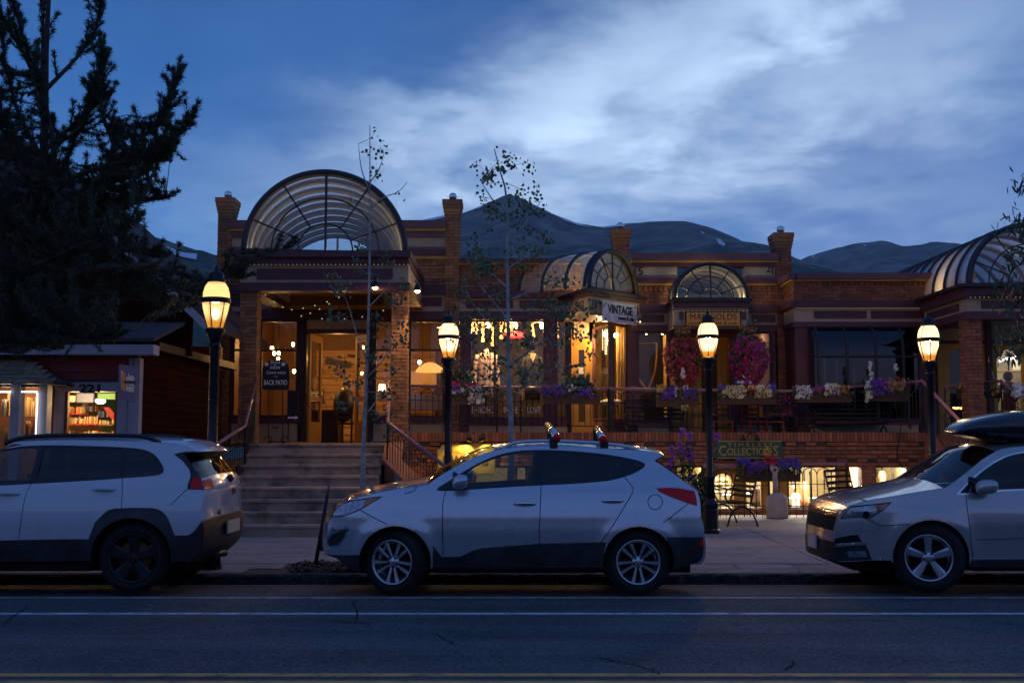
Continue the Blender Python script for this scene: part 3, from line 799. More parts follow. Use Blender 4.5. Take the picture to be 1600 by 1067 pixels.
if ln.y>0:ln=-ln
m=MB();q=[Vector((C.x,C.y,0))+ldir*u+ln*.015 for u in (.35,1.15)]
m.prism([q[1]+Vector((0,0,zc[3]+.07)),q[0]+Vector((0,0,zc[3]+.07)),q[0]+Vector((0,0,zc[2]-.07)),q[1]+Vector((0,0,zc[2]-.07))],-ln*.03);m.build('fascia_panel','plum',B_)
mid=on_face(fl*.47,zc[0]+.05,-.05)
fan_vault(B_,mid.x,mid.y,mid.z,.90,3.4,(-fn.x,-fn.y),pitch=.62,spokes=(30,60,90,120,150),rings=(.36,.68),fr=.05,thick=.045,rear=False)
lamp('vault_light',mid-fn*.5+Vector((0,0,.10)),20,(1,.82,.38),.06,B_);lamp('vault_light',mid-fn*1.9+Vector((0,0,.15)),8,(1,.84,.5),.06,B_)
m=MB();k0=mid-fn*.3-fdir*.62;k1=mid-fn*.3+fdir*.62;m.tube([k0-Vector((0,0,.015)),k1-Vector((0,0,.015))],.02,6);m.build('strip_light','bulb_warm',B_)
# corner glazing and recessed door
def pane_between(p,q,z0,z1,par,mt='pane',fm='plum'):
    m=MB();p=Vector(p);q=Vector(q)
    for a in (p,q):m.tube([(a.x,a.y,z0),(a.x,a.y,z1)],.035,4)
    for z in (z0,z1):m.tube([(p.x,p.y,z),(q.x,q.y,z)],.035,4)
    f=m.build('window',fm,par);g_=MB();g_.quad((p.x,p.y,z0),(q.x,q.y,z0),(q.x,q.y,z1),(p.x,p.y,z1));g_.build('pane',mt,f)
w0,w1,w2=P(928,600,26.5),P(954,600,25.3),P(978,600,YF)
zs0,zs1=P(940,655,25.6).z,P(940,508,25.6).z
pane_between(w0,w1,zs0,zs1,B_);pane_between(w1+Vector((.05,0,0)),w2,zs0,zs1,B_)
m=MB();m.box(w1.x-.05,w1.x+.06,w1.y-.05,w1.y+.07,FLOOR,zs1+.05);m.build('corner_post','dark_wood',B_)
m=MB();m.prism([(w0.x,w0.y,FLOOR),(w1.x,w1.y,FLOOR),(w2.x,w2.y,FLOOR)],(0,0,zs0-FLOOR-.04));m.build('base_panel','mauve',B_)
pbox('door_frame_post','yellow_wood',B_,893,897,500,690,26.5,.1);pbox('door_frame_post','yellow_wood',B_,921,929,500,690,26.5,.1);pbox('door_head','yellow_wood',B_,897,921,529,536,26.5,.1);pbox('over_door_panel','cream',B_,893,928,495,529,26.5,.06)
dz0,dz1=P(897,684,26.5),P(921,536,26.5)
door_leaf(dz0.x,26.53,0,dz1.x-dz0.x,FLOOR,dz1.z,B_)
pbox('door_notice','white',B_,903,912,574,584,26.46,.01)
xl2,xr2=P(719,600,YF).x+.12,P(985,600,YF).x
room(B_,xl2,xr2,YF+.9,30.5,FLOOR,4.75,'brown_wood','floor_wood','plaster','dark_wood')
for x,y,w in ((745,520,24),(800,515,20),(845,515,24),(945,530,30)):lamp('shop_light',P(x,y,26.2),w*3.0,(1,.62,.24),.08,B_)
BB.done()

# ---------------------------------------------------------------- wing with the square canopy and orange sign
Cc=thing('shop_building','brick shop wing with a small half round window and orange sign above its doorway','building',(P(1110,693,YF).x,YF,FLOOR))
BC=Bricks(Cc,'brick',120)
rowsC=[('coping','mauve',397,408,.16),('moulding','ochre',408,411,.10),('moulding','plum',411,417,.06),('frieze','cream',417,432,0),('moulding','mauve',432,437,.05),('moulding','plum',437,443,.09),('moulding','ochre',443,446,.04),
         ('parapet_wall','BRICK',446,476,0),('cornice','plum',476,489,.12),('fascia','cream',489,508,.03),('fascia_band','plum',508,518,.06)]
layers(Cc,986,1215,YF,rowsC[:3]+rowsC[8:],BC);layers(Cc,986,1058,YF,rowsC[3:8],BC);layers(Cc,1164,1215,YF,rowsC[3:8],BC);dentils(Cc,988,1056,449,455,YF,'brick',.12,.025);dentils(Cc,1166,1213,449,455,YF,'brick',.12,.025)
pier(BC,Cc,960,983,382,400,YF+.2,.5,True);pier(BC,Cc,1213,1237,388,690,YF-.06,.5,True,zlo=FLOOR)
for x0,x1 in ((992,1038),(1174,1211)):pbox('fascia_panel','plum',Cc,x0,x1,492,504,YF,.02,.045)
YC=24.7
for nm,mt,y0,y1,pr,x0,x1 in (('canopy_cornice','vault_frame',467,472,.16,1049,1173),('canopy_cornice','plum',472,481,.08,1051,1171),('canopy_fascia','cream',481,508,.0,1053,1169),('canopy_beam','mauve',508,514,.04,1051,1171)):
    a=P(x0,y1,YC);b=P(x1,y0,YC);m=MB();m.box(a.x,b.x,YC-pr,YF-.17,a.z,b.z);m.build(nm,mt,Cc)
for x0,x1 in ((1061,1068),(1159,1166)):pbox('fascia_panel','plum',Cc,x0,x1,487,500,YC,.02,.02)
ac=P(1111,467,YC)
fan_vault(Cc,ac.x,YC+.02,ac.z+.03,57/FPX*YC,3.6,pitch=.60,sz=.93,spokes=(22.5,57,90,123,157.5),rings=(.30,.64),fr=.055,thick=.05,base=.10)
for dx in (-.6,0,.6):lamp('vault_light',ac+Vector((dx,.30,.08)),9,(1,.80,.34),.05,Cc)
m=MB();m.box(ac.x-.8,ac.x+.8,YC+.2,YC+3.6,ac.z-.03,ac.z-.005);m.build('vault_floor','plaster_white',Cc)
for x0,x1,y0,y1,nm,mt in ((990,996,518,690,'post','plum'),(1045,1051,518,690,'post','plum'),(1143,1150,518,690,'post','plum'),(1207,1213,518,690,'post','plum'),(996,1045,655,663,'sill','plum'),(996,1045,663,690,'base_panel','cream'),(1150,1207,655,663,'sill','plum'),(1150,1207,663,690,'base_panel','cream'),(1051,1143,518,526,'door_head','plum')):
    pbox(nm,mt,Cc,x0,x1,y0,y1,YF,.2,.05 if nm=='sill' else 0)
window(Cc,996,1045,518,655,YF+.03,(),(),'plum',gl='pane');window(Cc,1150,1207,518,655,YF+.03,(),(),'plum',gl='pane')
# recessed yellow doorway with an arched dark door
YR=26.7
pbox('doorway_wall','ochre',Cc,1048,1096,520,690,YR,.08);pbox('doorway_wall','ochre',Cc,1121,1146,520,690,YR,.08)
m=MB();c0=P(1108.5,560,YR);rr=12.5/FPX*YR
pts=arc(c0.x,c0.z,rr,14);z1=P(1108,520,YR).z
m.prism([(c0.x-rr,YR,z1),(c0.x-rr,YR,c0.z)]+[(x,YR,z) for x,z in reversed(pts[1:-1])]+[(c0.x+rr,YR,c0.z),(c0.x+rr,YR,z1)],(0,.08,0));m.build('door_arch','ochre',Cc)
m=MB();m.prism([(c0.x-rr,YR+.05,FLOOR),(c0.x+rr,YR+.05,FLOOR)]+[(x,YR+.05,z) for x,z in pts],(0,.04,0));m.build('door','dark_wood',Cc)
for x in (1060,1072,1084,1128,1137):
    m=MB();pxb(m,x-.5,x+.5,522,688,YR-.012,.02);m.build('board_batten','yellow_wood',Cc)
xl3,xr3=P(987,600,YF).x+.12,P(1236,600,YF).x
room(Cc,xl3,xr3,YF+1.1,30.5,FLOOR,4.75,'plaster','floor_wood','plaster','dark_wood')
pbox('doorway_cheek','ochre',Cc,1045,1049,520,690,YF+.2,.9);pbox('doorway_cheek','ochre',Cc,1145,1149,520,690,YF+.2,.9)
lamp('shop_light',P(1010,530,28.6),12,(1,.6,.25),.08,Cc);lamp('shop_light',P(1178,530,28.6),3,(1,.6,.3),.08,Cc)
for t_,x in (('2',973),('1',981),('5',1000.5)):pass
text('15',.26,'black',Cc,P(997,424.5,YF-.012),'house_number');
for t_,x,y in (('2',1200.5,421),('1',1207,424),('1',1212,426)):text(t_,.24,'black',Cc,P(x,y,YF-.012),'house_number')
BC.done()

# ---------------------------------------------------------------- right wing with curved glazing
D=thing('shop_building','brick shop wing with dark curved lean-to glazing, beside the arcade of the far stairs','building',(P(1350,693,YD).x,YD,FLOOR))
BD=Bricks(D,'brick',150)
rowsD=[('coping','mauve',428,437,.16),('moulding','ochre',437,440,.09),('parapet_wall','BRICK',440,470,0),('cornice','plum',470,481,.12),('fascia','cream',481,503,.03),('fascia_band','plum',503,511,.06)]
layers(D,1242,1520,YD,rowsD,BD);dentils(D,1250,1452,441,446,YD,'brick',.12,.03);dentils(D,1244,1452,477,481,YD,'plum',.09,.10)
a=P(1242,500,YD)
for nm,mt,y0,y1,pr in rowsD:       # the return wall
    z0,z1=P(800,y1,YD).z,P(800,y0,YD).z;m=MB();m.box(a.x-pr,a.x-.002,YD-pr,YF-.1,z0,z1)
    m.build(nm+'_return' if mt!='BRICK' else 'parapet_return','mortar' if mt=='BRICK' else mt,D)
    if mt=='BRICK':BD.face((a.x-.004,YF-.1,z0),(0,-1,0),(-1,0,0),YF-.1-YD,z1-z0,out=.0)
for x0,x1 in ((1271,1353),(1360,1443)):pbox('fascia_panel','plum',D,x0,x1,486,498,YD,.02,.05)
pbox('pilaster','plum',D,1244,1272,511,690,YD,.3);pbox('pilaster','plum',D,1436,1462,511,690,YD,.3)
m=MB();m.box(a.x-.002,a.x+.2,YD+.31,YF,FLOOR,P(800,511,YD).z);m.build('side_wall','plum',D)
pbox('sill','plum',D,1272,1436,655,663,YD-.42,.3,.05);pbox('base_panel','cream',D,1272,1436,663,690,YD-.42,.5)
# lean-to glazing: curved head, upright below
zt,zm,zb=P(1350,511,YD).z,P(1350,557,YD-.42).z,P(1350,655,YD-.42).z
prof=[(YD-.02,zt)]+[(YD-.42+.42*(1-math.sin(q))*1.0,zm+(zt-zm)*math.cos(q)**.8) for q in [PI/2*i/7 for i in range(1,8)]]
xs=[P(x,600,YD-.42).x for x in (1272,1280,1325,1370,1413,1436)]
g0=MB()
for x in xs[1:-1]:g0.tube([(x,y,z) for y,z in prof]+[(x,YD-.42,zb)],.035,6)
g0.tube([(xs[0],YD-.42,zm),(xs[-1],YD-.42,zm)],.028,5);g0.tube([(xs[0],YD-.42,zb),(xs[-1],YD-.42,zb)],.03,5)
gf=g0.build('window','vault_frame',D)
for x0,x1 in zip(xs,xs[1:]):
    q=MB();k=len(prof);q.add([(x0+.02,y,z) for y,z in prof]+[(x1-.02,y,z) for y,z in prof],[(j,j+1,j+1+k,j+k) for j in range(k-1)]);q.build('curved_pane','pane_dark',gf,True)
    q=MB();q.quad((x0+.02,YD-.42,zb),(x1-.02,YD-.42,zb),(x1-.02,YD-.42,zm),(x0+.02,YD-.42,zm));q.build('pane','pane_dark',gf)
for x in (xs[0],xs[-1]):
    q=MB();q.add([(x,y,z) for y,z in prof]+[(x,YD-.42,zb),(x,YD,zb)],[tuple(range(len(prof)+2))]);q.build('side_pane','pane_dark',gf)
room(D,P(1246,600,YD).x+.3,P(1452,600,YD).x,YD+.3,29,FLOOR,zt+.2,'dark_wood','floor_wood','dark_wood')
for x,y0,y1,w in ((1288,560,605,2),(1308,565,640,1.5),(1334,575,640,3),(1352,590,640,2.5),(1397,580,640,2)):pbox('curtain_edge','white',D,x,x+w,y0,y1,YD+.2,.03)
BD.done()

# ---------------------------------------------------------------- arcade over the far stairs
E=thing('shop_building','arcade with brick pier, yellow walls and a second large glass vault at far end','building',(P(1600,693,YP).x,YP,FLOOR))
BE=Bricks(E,'brick',200)
pier(BE,E,1510,1535,497,690,YP,.36,zlo=FLOOR)
xe0,xe1=P(1511,470,YP).x,P(1790,470,YP).x
for nm,mt,y0,y1,pr in (('canopy_cornice','vault_frame',445,450,.22),('canopy_cornice','plum',450,466,.10),('canopy_fascia','cream',466,487,.0),('canopy_beam','plum',487,499,.06)):
    z0,z1=P(1600,y1,YP).z,P(1600,y0,YP).z;m=MB();m.box(xe0-pr,xe1,YP-pr,YP+.34,z0,z1);m.box(xe0-pr,xe0+.34,YP+.342,YD-.17,z0,z1);m.build(nm,mt,E)
pbox('canopy_panel','plum',E,1533,1640,470,482,YP,.02,.03)
m=MB();z0,z1=P(1600,482,YP).z,P(1600,471,YP).z;m.box(xe0-.03,xe0,YP+.4,YD-.5,z0,z1);m.build('canopy_panel','plum',E)
ce=P(1609,445,YP)
fan_vault(E,ce.x,YP+.02,ce.z+.04,93/FPX*YP,9.6,pitch=.62,fr=.05,thick=.05,base=.12,gm='vault_pale')
lamp('vault_light',ce+Vector((-.9,1.6,.15)),9,(1,.62,.25),.08,E);lamp('vault_light',ce+Vector((-.9,2.6,.15)),7,(1,.62,.25),.08,E)
m=MB();m.box(xe0+.3,xe1,YP+.2,YP+9.6,ce.z-.06,ce.z-.03);m.build('vault_floor','plaster_white',E)
YE=25.4
z532,z537,z510=P(1600,532,YE).z,P(1600,537,YE).z,P(1600,505,YE).z
xa,xb=P(1466,600,YE).x,P(1790,600,YE).x
m=MB();m.box(xa,xb,YE,YE+.2,z532,z510+.9);m.build('upper_wall','cream',E);m=MB();m.box(xa,xb,YE-.05,YE+.2,z537,z532-.002);m.build('moulding','plum',E)
def arch_wall(par,xa,xb,z1,Y,holes,mt,d=.2):
    """wall panel with round-headed openings cut to the floor or to a sill"""
    m=MB();x=xa
    for cx,r,zs_,sill in holes:
        m.prism([(x,Y,FLOOR),(cx-r,Y,FLOOR),(cx-r,Y,z1),(x,Y,z1)],(0,d,0))
        pts=arc(cx,zs_,r,16)
        m.prism([(cx-r,Y,zs_)]+[(a,Y,b) for a,b in reversed(pts[1:-1])]+[(cx+r,Y,zs_),(cx+r,Y,z1),(cx-r,Y,z1)],(0,d,0))
        if sill:m.prism([(cx-r,Y,FLOOR),(cx+r,Y,FLOOR),(cx+r,Y,sill),(cx-r,Y,sill)],(0,d,0))
        x=cx+r
    m.prism([(x,Y,FLOOR),(xb,Y,FLOOR),(xb,Y,z1),(x,Y,z1)],(0,d,0));return m.build('arch_wall',mt,par)
h1,h2=P(1503,565,YE),P(1579,567,YE)
arch_wall(E,xa,xb,z537-.002,YE,[(h1.x,.30,h1.z,0),(h2.x,.32,h2.z,2.35)],'ochre')
for hx in (h1,h2):
    m=MB();pts=arc(hx.x,hx.z,.31,16)
    lo=FLOOR if hx is h1 else 2.35
    m.add([(hx.x-.31,YE+.1,lo),(hx.x+.31,YE+.1,lo)]+[(a,YE+.1,b) for a,b in pts],[tuple(range(19))]);m.build('arched_pane','pane_dark' if hx is h1 else 'pane',E)
room(E,xa+.75,xb,YE+.25,29,FLOOR,4.6,'plaster_white','floor_wood','plaster_white')
pbox('post','plum',E,1544,1552,500,690,YE-.1,.1)
m=MB();a=P(1562,564,27);b=P(1600,555,27);m.tube([a,b],.035,6);m.build('tube_lamp','tube_light',E)
lamp('shop_light',P(1580,545,26.9),38,(1,.88,.62),.15,E)
BE.done()

# roofs behind the parapets keep the sky out of the shops
for t_,x0,x1,yb in ((A,340,718,33),(B_,719,985,33),(Cc,986,1237,33),(D,1244,1520,33)):
    m=MB();a,b=P(x0,600,YF).x,P(x1,600,YF).x
    m.box(a,b,(YD if t_ is D else YF)+.32,yb,5.02,5.12);m.build('roof','roof',t_)
    m=MB();m.box(a,b,yb,yb+.2,FLOOR,5.9);m.build('rear_wall','mortar',t_)
# ================================================================ terrace, basement shops, stairs, railings
T=thing('terrace_wall','long brick terrace wall with basement shop windows below the balcony railing','wall',(P(1000,803,YT).x,YT,.1))
BT=Bricks(T,'brick',300)
zt_=[P(800,y,YT).z for y in (675,690,697,716,722,728,795,804)]
xw0,xw1=P(636,700,YT).x,P(1466,700,YT).x
m=MB();m.box(xw0,xw1,YT+.012,YT+.25,zt_[5],zt_[0]-.003);m.build('wall_core','mortar',T)
xa,xb=xw0,xw1
x0s,x1s=P(640,700,YT).x,P(1240,700,YT).x
BT.face((x0s,YT+.014,zt_[2]),(1,0,0),(0,-1,0),P(1100,700,YT).x-x0s,zt_[1]-zt_[2]+.0,dentil=.03,soldier=False)
BT.budget=max(BT.budget,0)
BT.face((xa,YT+.014,zt_[1]),(1,0,0),(0,-1,0),xb-xa,zt_[0]-zt_[1],soldier=True,out=.02)
BT.face((xa,YT+.014,zt_[3]),(1,0,0),(0,-1,0),xb-xa,zt_[2]-zt_[3])
BT.face((P(1100,700,YT).x,YT+.014,zt_[2]),(1,0,0),(0,-1,0),xb-P(1100,700,YT).x,zt_[1]-zt_[2],dentil=.03)
BT.face((xa,YT+.014,zt_[4]),(1,0,0),(0,-1,0),xb-xa,zt_[3]-zt_[4],dentil=.03)
BT.face((xa,YT+.014,zt_[5]),(1,0,0),(0,-1,0),xb-xa,zt_[4]-zt_[5])
for x0,x1 in ((1347,1367),(1417,1466),(636,690)):
    a,b=P(x0,750,YT).x,P(x1,750,YT).x;m=MB();m.box(a,b,YT+.012,YT+.3,-.1,zt_[5]-.002);m.build('pier','mortar',T)
    BT.face((a,YT+.014,zt_[7]),(1,0,0),(0,-1,0),b-a,zt_[5]-zt_[7])
a,b=P(690,750,YT).x,P(1347,750,YT).x
m=MB();m.box(a,b,YT+.012,YT+.3,-.1,zt_[6]);m.build('base_wall','mortar',T);BT.face((a,YT+.014,zt_[7]),(1,0,0),(0,-1,0),b-a,zt_[6]-zt_[7])
a,b=P(1367,750,YT).x,P(1417,750,YT).x
m=MB();m.box(a,b,YT+.012,YT+.3,-.1,zt_[6]);m.build('base_wall','mortar',T);BT.face((a,YT+.014,zt_[7]),(1,0,0),(0,-1,0),b-a,zt_[6]-zt_[7])
BT.done()
pbox('lintel','rail_paint',T,1098,1175,724,731,YT-.1,.1);pbox('lintel','rail_paint',T,1252,1325,722,727,YT-.1,.1)
m=MB();m.box(xw0,P(1800,700,YF).x,YT+.26,YF+.9,FLOOR-.12,FLOOR-.004);m.build('terrace_floor','concrete',T)
m=MB();m.box(P(1466,700,YT).x,P(1800,700,YF).x,YP-.2,YT+.26,FLOOR-.2,FLOOR-.006);m.build('landing','concrete',T)
# basement shop fronts set back under the terrace
YB=YT+.12
WB=((690,742,'post'),(742,795,'g'),(795,806,'post'),(806,823,'g'),(823,858,'post'),(858,905,'g'),(905,930,'post'),(930,985,'g'),(985,1005,'post'),(1005,1048,'g'),(1048,1056,'post'),(1056,1098,'g'),(1098,1113,'post'))
for x0,x1,k in WB:
    if k=='post':pbox('shop_post','brown_wood',T,x0,x1,728,795,YB,.1)
    else:window(T,x0,x1,728,795,YB,(),(),'dark_wood',.03,dep=.05)
pc=P(1129,752,YB);
m=MB();z0,z1=zt_[6],zt_[5];a,b=P(1113,750,YB).x,P(1146,750,YB).x;r=(b-a)/2-.02
pts=arc((a+b)/2,P(1129,755,YB).z,r,14)
m.prism([(a,YB,z1),(a,YB,P(1129,755,YB).z)]+[(x,YB,z) for x,z in reversed(pts)]+[(b,YB,P(1129,755,YB).z),(b,YB,z1)],(0,.08,0));m.build('arched_frame','yellow_wood',T)
q=MB();q.quad((a,YB+.04,z0),(b,YB+.04,z0),(b,YB+.04,z1),(a,YB+.04,z1));q.build('pane','pane',T)
for x0,x1 in ((1146,1164),(1191,1201),(1218,1230),(1308,1326)):pbox('shop_post','yellow_wood',T,x0,x1,728,795,YB,.1)
window(T,1164,1191,728,795,YB,(),(),'yellow_wood',.03,dep=.05);window(T,1201,1218,728,795,YB,(),(),'dark_wood',.03,dep=.05)
window(T,1230,1308,728,795,YB,(1268,),(),'dark_wood',.03,dep=.05);window(T,1326,1347,728,795,YB,(),(),'yellow_wood',.03,dep=.05);window(T,1367,1417,728,795,YB,(),(),'dark_wood',.03,dep=.05)
xb0,xb1=P(640,750,YT).x,P(1440,750,YT).x
pm('cream_glow',(.74,.60,.34),.7,0,.08,2)
room(T,xb0,xb1,YB+.12,27.0,-1.1,FLOOR-.14,'cream_glow','floor_wood','plaster_white')
m=MB();a=P(1105,750,YT).x;m.box(a,a+.1,YB+.12,27,-1.1,FLOOR-.15);a=P(1358,750,YT).x;m.box(a,a+.1,YB+.12,27,-1.1,FLOOR-.15);m.build('partition_wall','cream_glow',T)
for x,w,c in ((760,7,(1,.9,.7)),(880,3.5,(1,.8,.5)),(960,4,(1,.8,.5)),(1070,9,(1,.8,.42)),(1135,14,(1,.85,.5)),(1185,14,(1,.95,.85)),(1250,16,(1,.93,.82)),(1295,16,(1,.9,.7)),(1337,12,(1,.85,.5)),(1392,24,(1,.93,.85))):
    lamp('shop_light',P(x,725,23.95),w*5.2,c,.06,T)

# ---------------------------------------------------------------- stairs
st=thing('stone_stairs','wide pinkish concrete stairs leading up to the arched porch','stairs',(-3.6,18.6,.07))
ys_=[820,799,780,760,741,725,708,693]
z=pave_z(18.6);rise=(FLOOR-z)/8
left=[-5.35,-5.3,-5.25,-5.2,-5.06,-5.06,-5.06,-5.06];right=[-1.30,-1.50,-1.72,-1.95,-2.42,-2.42,-2.42,-2.42]
for k in range(8):
    y0=18.6+.33*k+(.30 if k>3 else 0);y1=YT+.2 if k<7 else YF+.3
    z0,z1=z+rise*k,z+rise*(k+1)
    m=MB();n_=26;prof=[(y0+.02,z0-.02),(y0+.022,z1-.055),(y0-.014,z1-.045),(y0-.014,z1-.006),(y0-.006,z1),(y1,z1),(y1,z0-.02)]
    vs=[]
    for i in range(n_+1):
        x=left[k]+(right[k]-left[k])*i/n_
        for j,(yy,zz) in enumerate(prof):vs.append((x,yy+(rng.normal(0,.003) if j in (2,3,4) else 0),zz+(rng.normal(0,.002) if j in (3,4) else 0)))
    q=len(prof);fs=[(i*q+j,i*q+(j+1)%q,(i+1)*q+(j+1)%q,(i+1)*q+j) for i in range(n_) for j in range(q)]
    fs+=[tuple(range(q)),tuple(range(n_*q+q-1,n_*q-1,-1))]
    m.add(vs,fs);m.build('step','step_concrete',st)
# brick cheek walls with a sloping top
for nm,pts in (('left',[(-5.10,21.2,1.25),(-5.10,20.4,1.2),(-5.42,18.4,.35)]),('right',[(-2.40,21.4,1.55),(-2.36,20.6,1.25),(-1.15,18.5,.32)])):
    m=MB();th=Vector((.26 if nm=='right' else -.26,.12 if nm=='right' else 0,0))
    for (a,b) in zip(pts,pts[1:]):
        a,b=Vector(a),Vector(b);m.prism([(a.x,a.y,-.1),(b.x,b.y,-.1),b,a],th)
    m.build('cheek_wall','brick',st)
    m=MB()
    for (a,b) in zip(pts,pts[1:]):
        a,b=Vector(a),Vector(b);m.prism([a-th*.15,b-th*.15,b-th*.15+Vector((0,0,.07)),a-th*.15+Vector((0,0,.07))],th*1.3)
    m.build('cheek_coping','brick',st)
sb=thing('stair_side_wall','brick wall beside the stairs rising to the porch pier','wall',(-2.2,YP,.1))
BS=Bricks(sb,'brick',160)
m=MB();a,b=P(606,700,YP).x,P(640,700,YT).x+.05;m.box(a+.01,b,YP+.37,YT+.25,0,P(800,675,YT).z);m.box(a+.01,b,YP+.012,YP+.36,0,FLOOR-.01);m.build('wall_core','mortar',sb)
BS.face((a,YP+.02,.1),(1,0,0),(0,-1,0),b-a,FLOOR-.1)
a2=P(640,700,YT).x;
BS.done()
# right-hand stairs beyond the terrace
st2=thing('stone_stairs','far concrete stairs beyond the right hand lamp, mostly hidden by the parked car','stairs',(8.9,19.2,.07))
for k in range(8):
    m=MB();y0=19.4+.3*k;m.box(8.95,12.5,y0,YP,z+rise*k-.02,z+rise*(k+1));m.build('step','step_concrete',st2)
m=MB();q=[(8.72,21.9,FLOOR+.18),(8.72,19.3,.55)];m.prism([(8.72,21.9,0),(8.72,19.3,0),q[1],q[0]],(.22,0,0));m.box(8.72,8.94,21.9,YT,0,FLOOR+.18);m.build('cheek_wall','brick',st2)

# ---------------------------------------------------------------- iron railings
def railing(name,label,pts,h_low=.80,pitch=.115,hoops=True,post=True,top='rail_paint',r=.032):
    """top rail along pts; hoops and bars below it"""
    t=thing(name,label,'railing',Vector(pts[0])-Vector((0,0,.95)))
    pts=[Vector(p) for p in pts];m=MB();m.tube(pts,r,8);m.build('top_rail',top,t,True)
    m=MB();m.tube([p-Vector((0,0,h_low)) for p in pts],.011,5);m.tube([p-Vector((0,0,.30)) for p in pts],.009,5);m.build('lower_rail','iron',t)
    proto=None
    for a,b in zip(pts,pts[1:]):
        L=(b-a).length;n=max(1,int(L/.24));d=(b-a)/n;vert=abs((b-a).normalized().z)>.95
        if vert:continue
        for i in range(n):
            p,q=a+d*i,a+d*(i+1);
            m=MB();k=9;w=(q-p)
            arcp=[p-Vector((0,0,h_low))]+[p+w*(.5-.5*math.cos(PI*j/k))+Vector((0,0,-.19+.13*math.sin(PI*j/k))) for j in range(k+1)]+[q-Vector((0,0,h_low))]
            m.tube(arcp,.0075,4)
            c=p+w*.5;m.tube([c-Vector((0,0,h_low)),c-Vector((0,0,.22))],.006,4);m.lathe([(.002,0),(.016,.02),(.002,.08)],c-Vector((0,0,.24)),5)
            m.build('hoop','iron',t)
        m=MB();m.tube([a,a-Vector((0,0,.95))],.016,6);m.tube([b,b-Vector((0,0,.95))],.016,6);m.build('post','iron',t)
    return t
YR_=YT+.12
def rp(x,y,Y=YR_):return P(x,y,Y)
railing('balcony_railing','hooped iron balcony railing with mauve top rail, above the jeweller sign',[rp(640,603),rp(950,607.5)])
railing('balcony_railing','hooped iron balcony railing with mauve top rail, along the right of the terrace',[rp(952,607.5),rp(1230,611),rp(1418,598)])
railing('stair_railing','mauve stair rail bending down on the right of the porch steps',[P(609,602,22.1),P(605.5,660,20.6),P(696,729,18.6)])
railing('stair_railing','mauve stair rail bending down on the left of the porch steps',[P(399,598,22.1),P(383,665,20.6),P(318,707,18.6)])
railing('stair_railing','mauve stair rail falling to the right behind the right hand lamp',[P(1420,597,22.4),P(1441,595,21.9),P(1512,671,19.3)])
railing('balcony_railing','short mauve railing above the far stairs under the lit arched window',[P(1476,604,23.2),P(1564,595,22.6),P(1640,650,21.0)])
# ================================================================ red timber shop on the left
YS=19.0
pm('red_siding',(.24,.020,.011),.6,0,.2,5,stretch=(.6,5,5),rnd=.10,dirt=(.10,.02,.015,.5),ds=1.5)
pm('shingle',(.23,.15,.085),.85,0,.35,7,.4,40,rnd=.30)
pm('shingle_dark',(.06,.05,.05),.9,0,.3,6,.3,40,rnd=.2)
pm('trim_white',(.38,.37,.41),.55,0,.12,4)
pm('shaded_siding',(.034,.008,.006),.95,0,spec=.03,var=.25,vs=5,stretch=(5,.6,5),rnd=.12)  # red siding again, with the side wall's shade put into its colour
RS=thing('red_shop','red clapboard shop with white trim, number 221 and a shingled awning','building',(P(217,690,YS).x,YS,.05))
xr=P(216,600,YS).x;xL=-14.0;ze=P(200,545,YS).z;rows_=[]
wz1,wz0=P(140,612,YS).z,.75;wx0,wx1=P(101,640,YS).x,P(184,640,YS).x
bx0,bx1=-12.2,P(76,640,YS).x;bz1=P(40,602,YS).z
m=MB();m.box(xL,bx0,YS+.03,YS+.15,-.1,ze);m.box(bx0,bx1,YS+.03,YS+.15,bz1,ze);m.box(bx1,wx0,YS+.03,YS+.15,-.1,ze);m.box(wx0,wx1,YS+.03,YS+.15,wz1,ze);m.box(wx0,wx1,YS+.03,YS+.15,-.1,wz0);m.box(bx0,bx1,YS+.03,YS+.15,-.1,.3);m.box(wx1,xr-.02,YS+.03,YS+.15,-.1,ze);m.build('wall_core','red_siding',RS)
def boards(xa,xb,z0,z1,dirv,pitch=.135):
    z=z0
    while z<z1-.02:
        h=min(pitch,z1-z);m=MB()
        if dirv=='x':m.prism([(xa,YS+.028,z),(xb,YS+.028,z),(xb,YS+.028,z+h),(xa,YS+.028,z+h)],(0,-.004,0));k=len(m.v)-8;[setattr(m.v[i],'y',YS-.004 if m.v[i].z<z+.01 else YS+.016) for i in (k+4,k+5,k+6,k+7)]
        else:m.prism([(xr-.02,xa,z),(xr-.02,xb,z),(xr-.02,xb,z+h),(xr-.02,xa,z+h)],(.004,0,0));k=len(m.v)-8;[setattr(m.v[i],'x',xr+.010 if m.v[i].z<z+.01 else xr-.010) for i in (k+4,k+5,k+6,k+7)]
        m.build('clapboard','red_siding' if dirv=='x' else 'shaded_siding',RS);z+=h
zfb=ze-.16
boards(bx1,xr-.16,wz1+.20,zfb,'x');boards(wx1+.17,xr-.16,.05,wz1+.20,'x');boards(bx1+.22,wx0-.17,.05,wz1+.20,'x');boards(xL,bx1,bz1+.95,zfb,'x')
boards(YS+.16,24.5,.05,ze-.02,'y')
m=MB();m.box(xL,xr-.03,24.4,24.6,-.1,ze+.5);m.box(xr-.16,xr-.022,YS+.16,24.39,-.1,ze);m.box(xL-.2,xL,YS,24.6,-.1,ze);m.build('wall_core','red_siding',RS)
m=MB();m.box(xr-.16,xr+.03,YS-.03,YS+.15,-.05,ze-.16);m.build('corner_board','trim_white',RS)
m=MB();m.box(xL-.3,xr+.34,YS-.30,YS+.02,ze-.12,ze+.05);m.build('fascia_board','trim_white',RS);m=MB();m.box(xr+.03,xr+.34,YS+.021,24.6,ze-.02,ze+.12);m.build('fascia_board','dark_wood',RS)
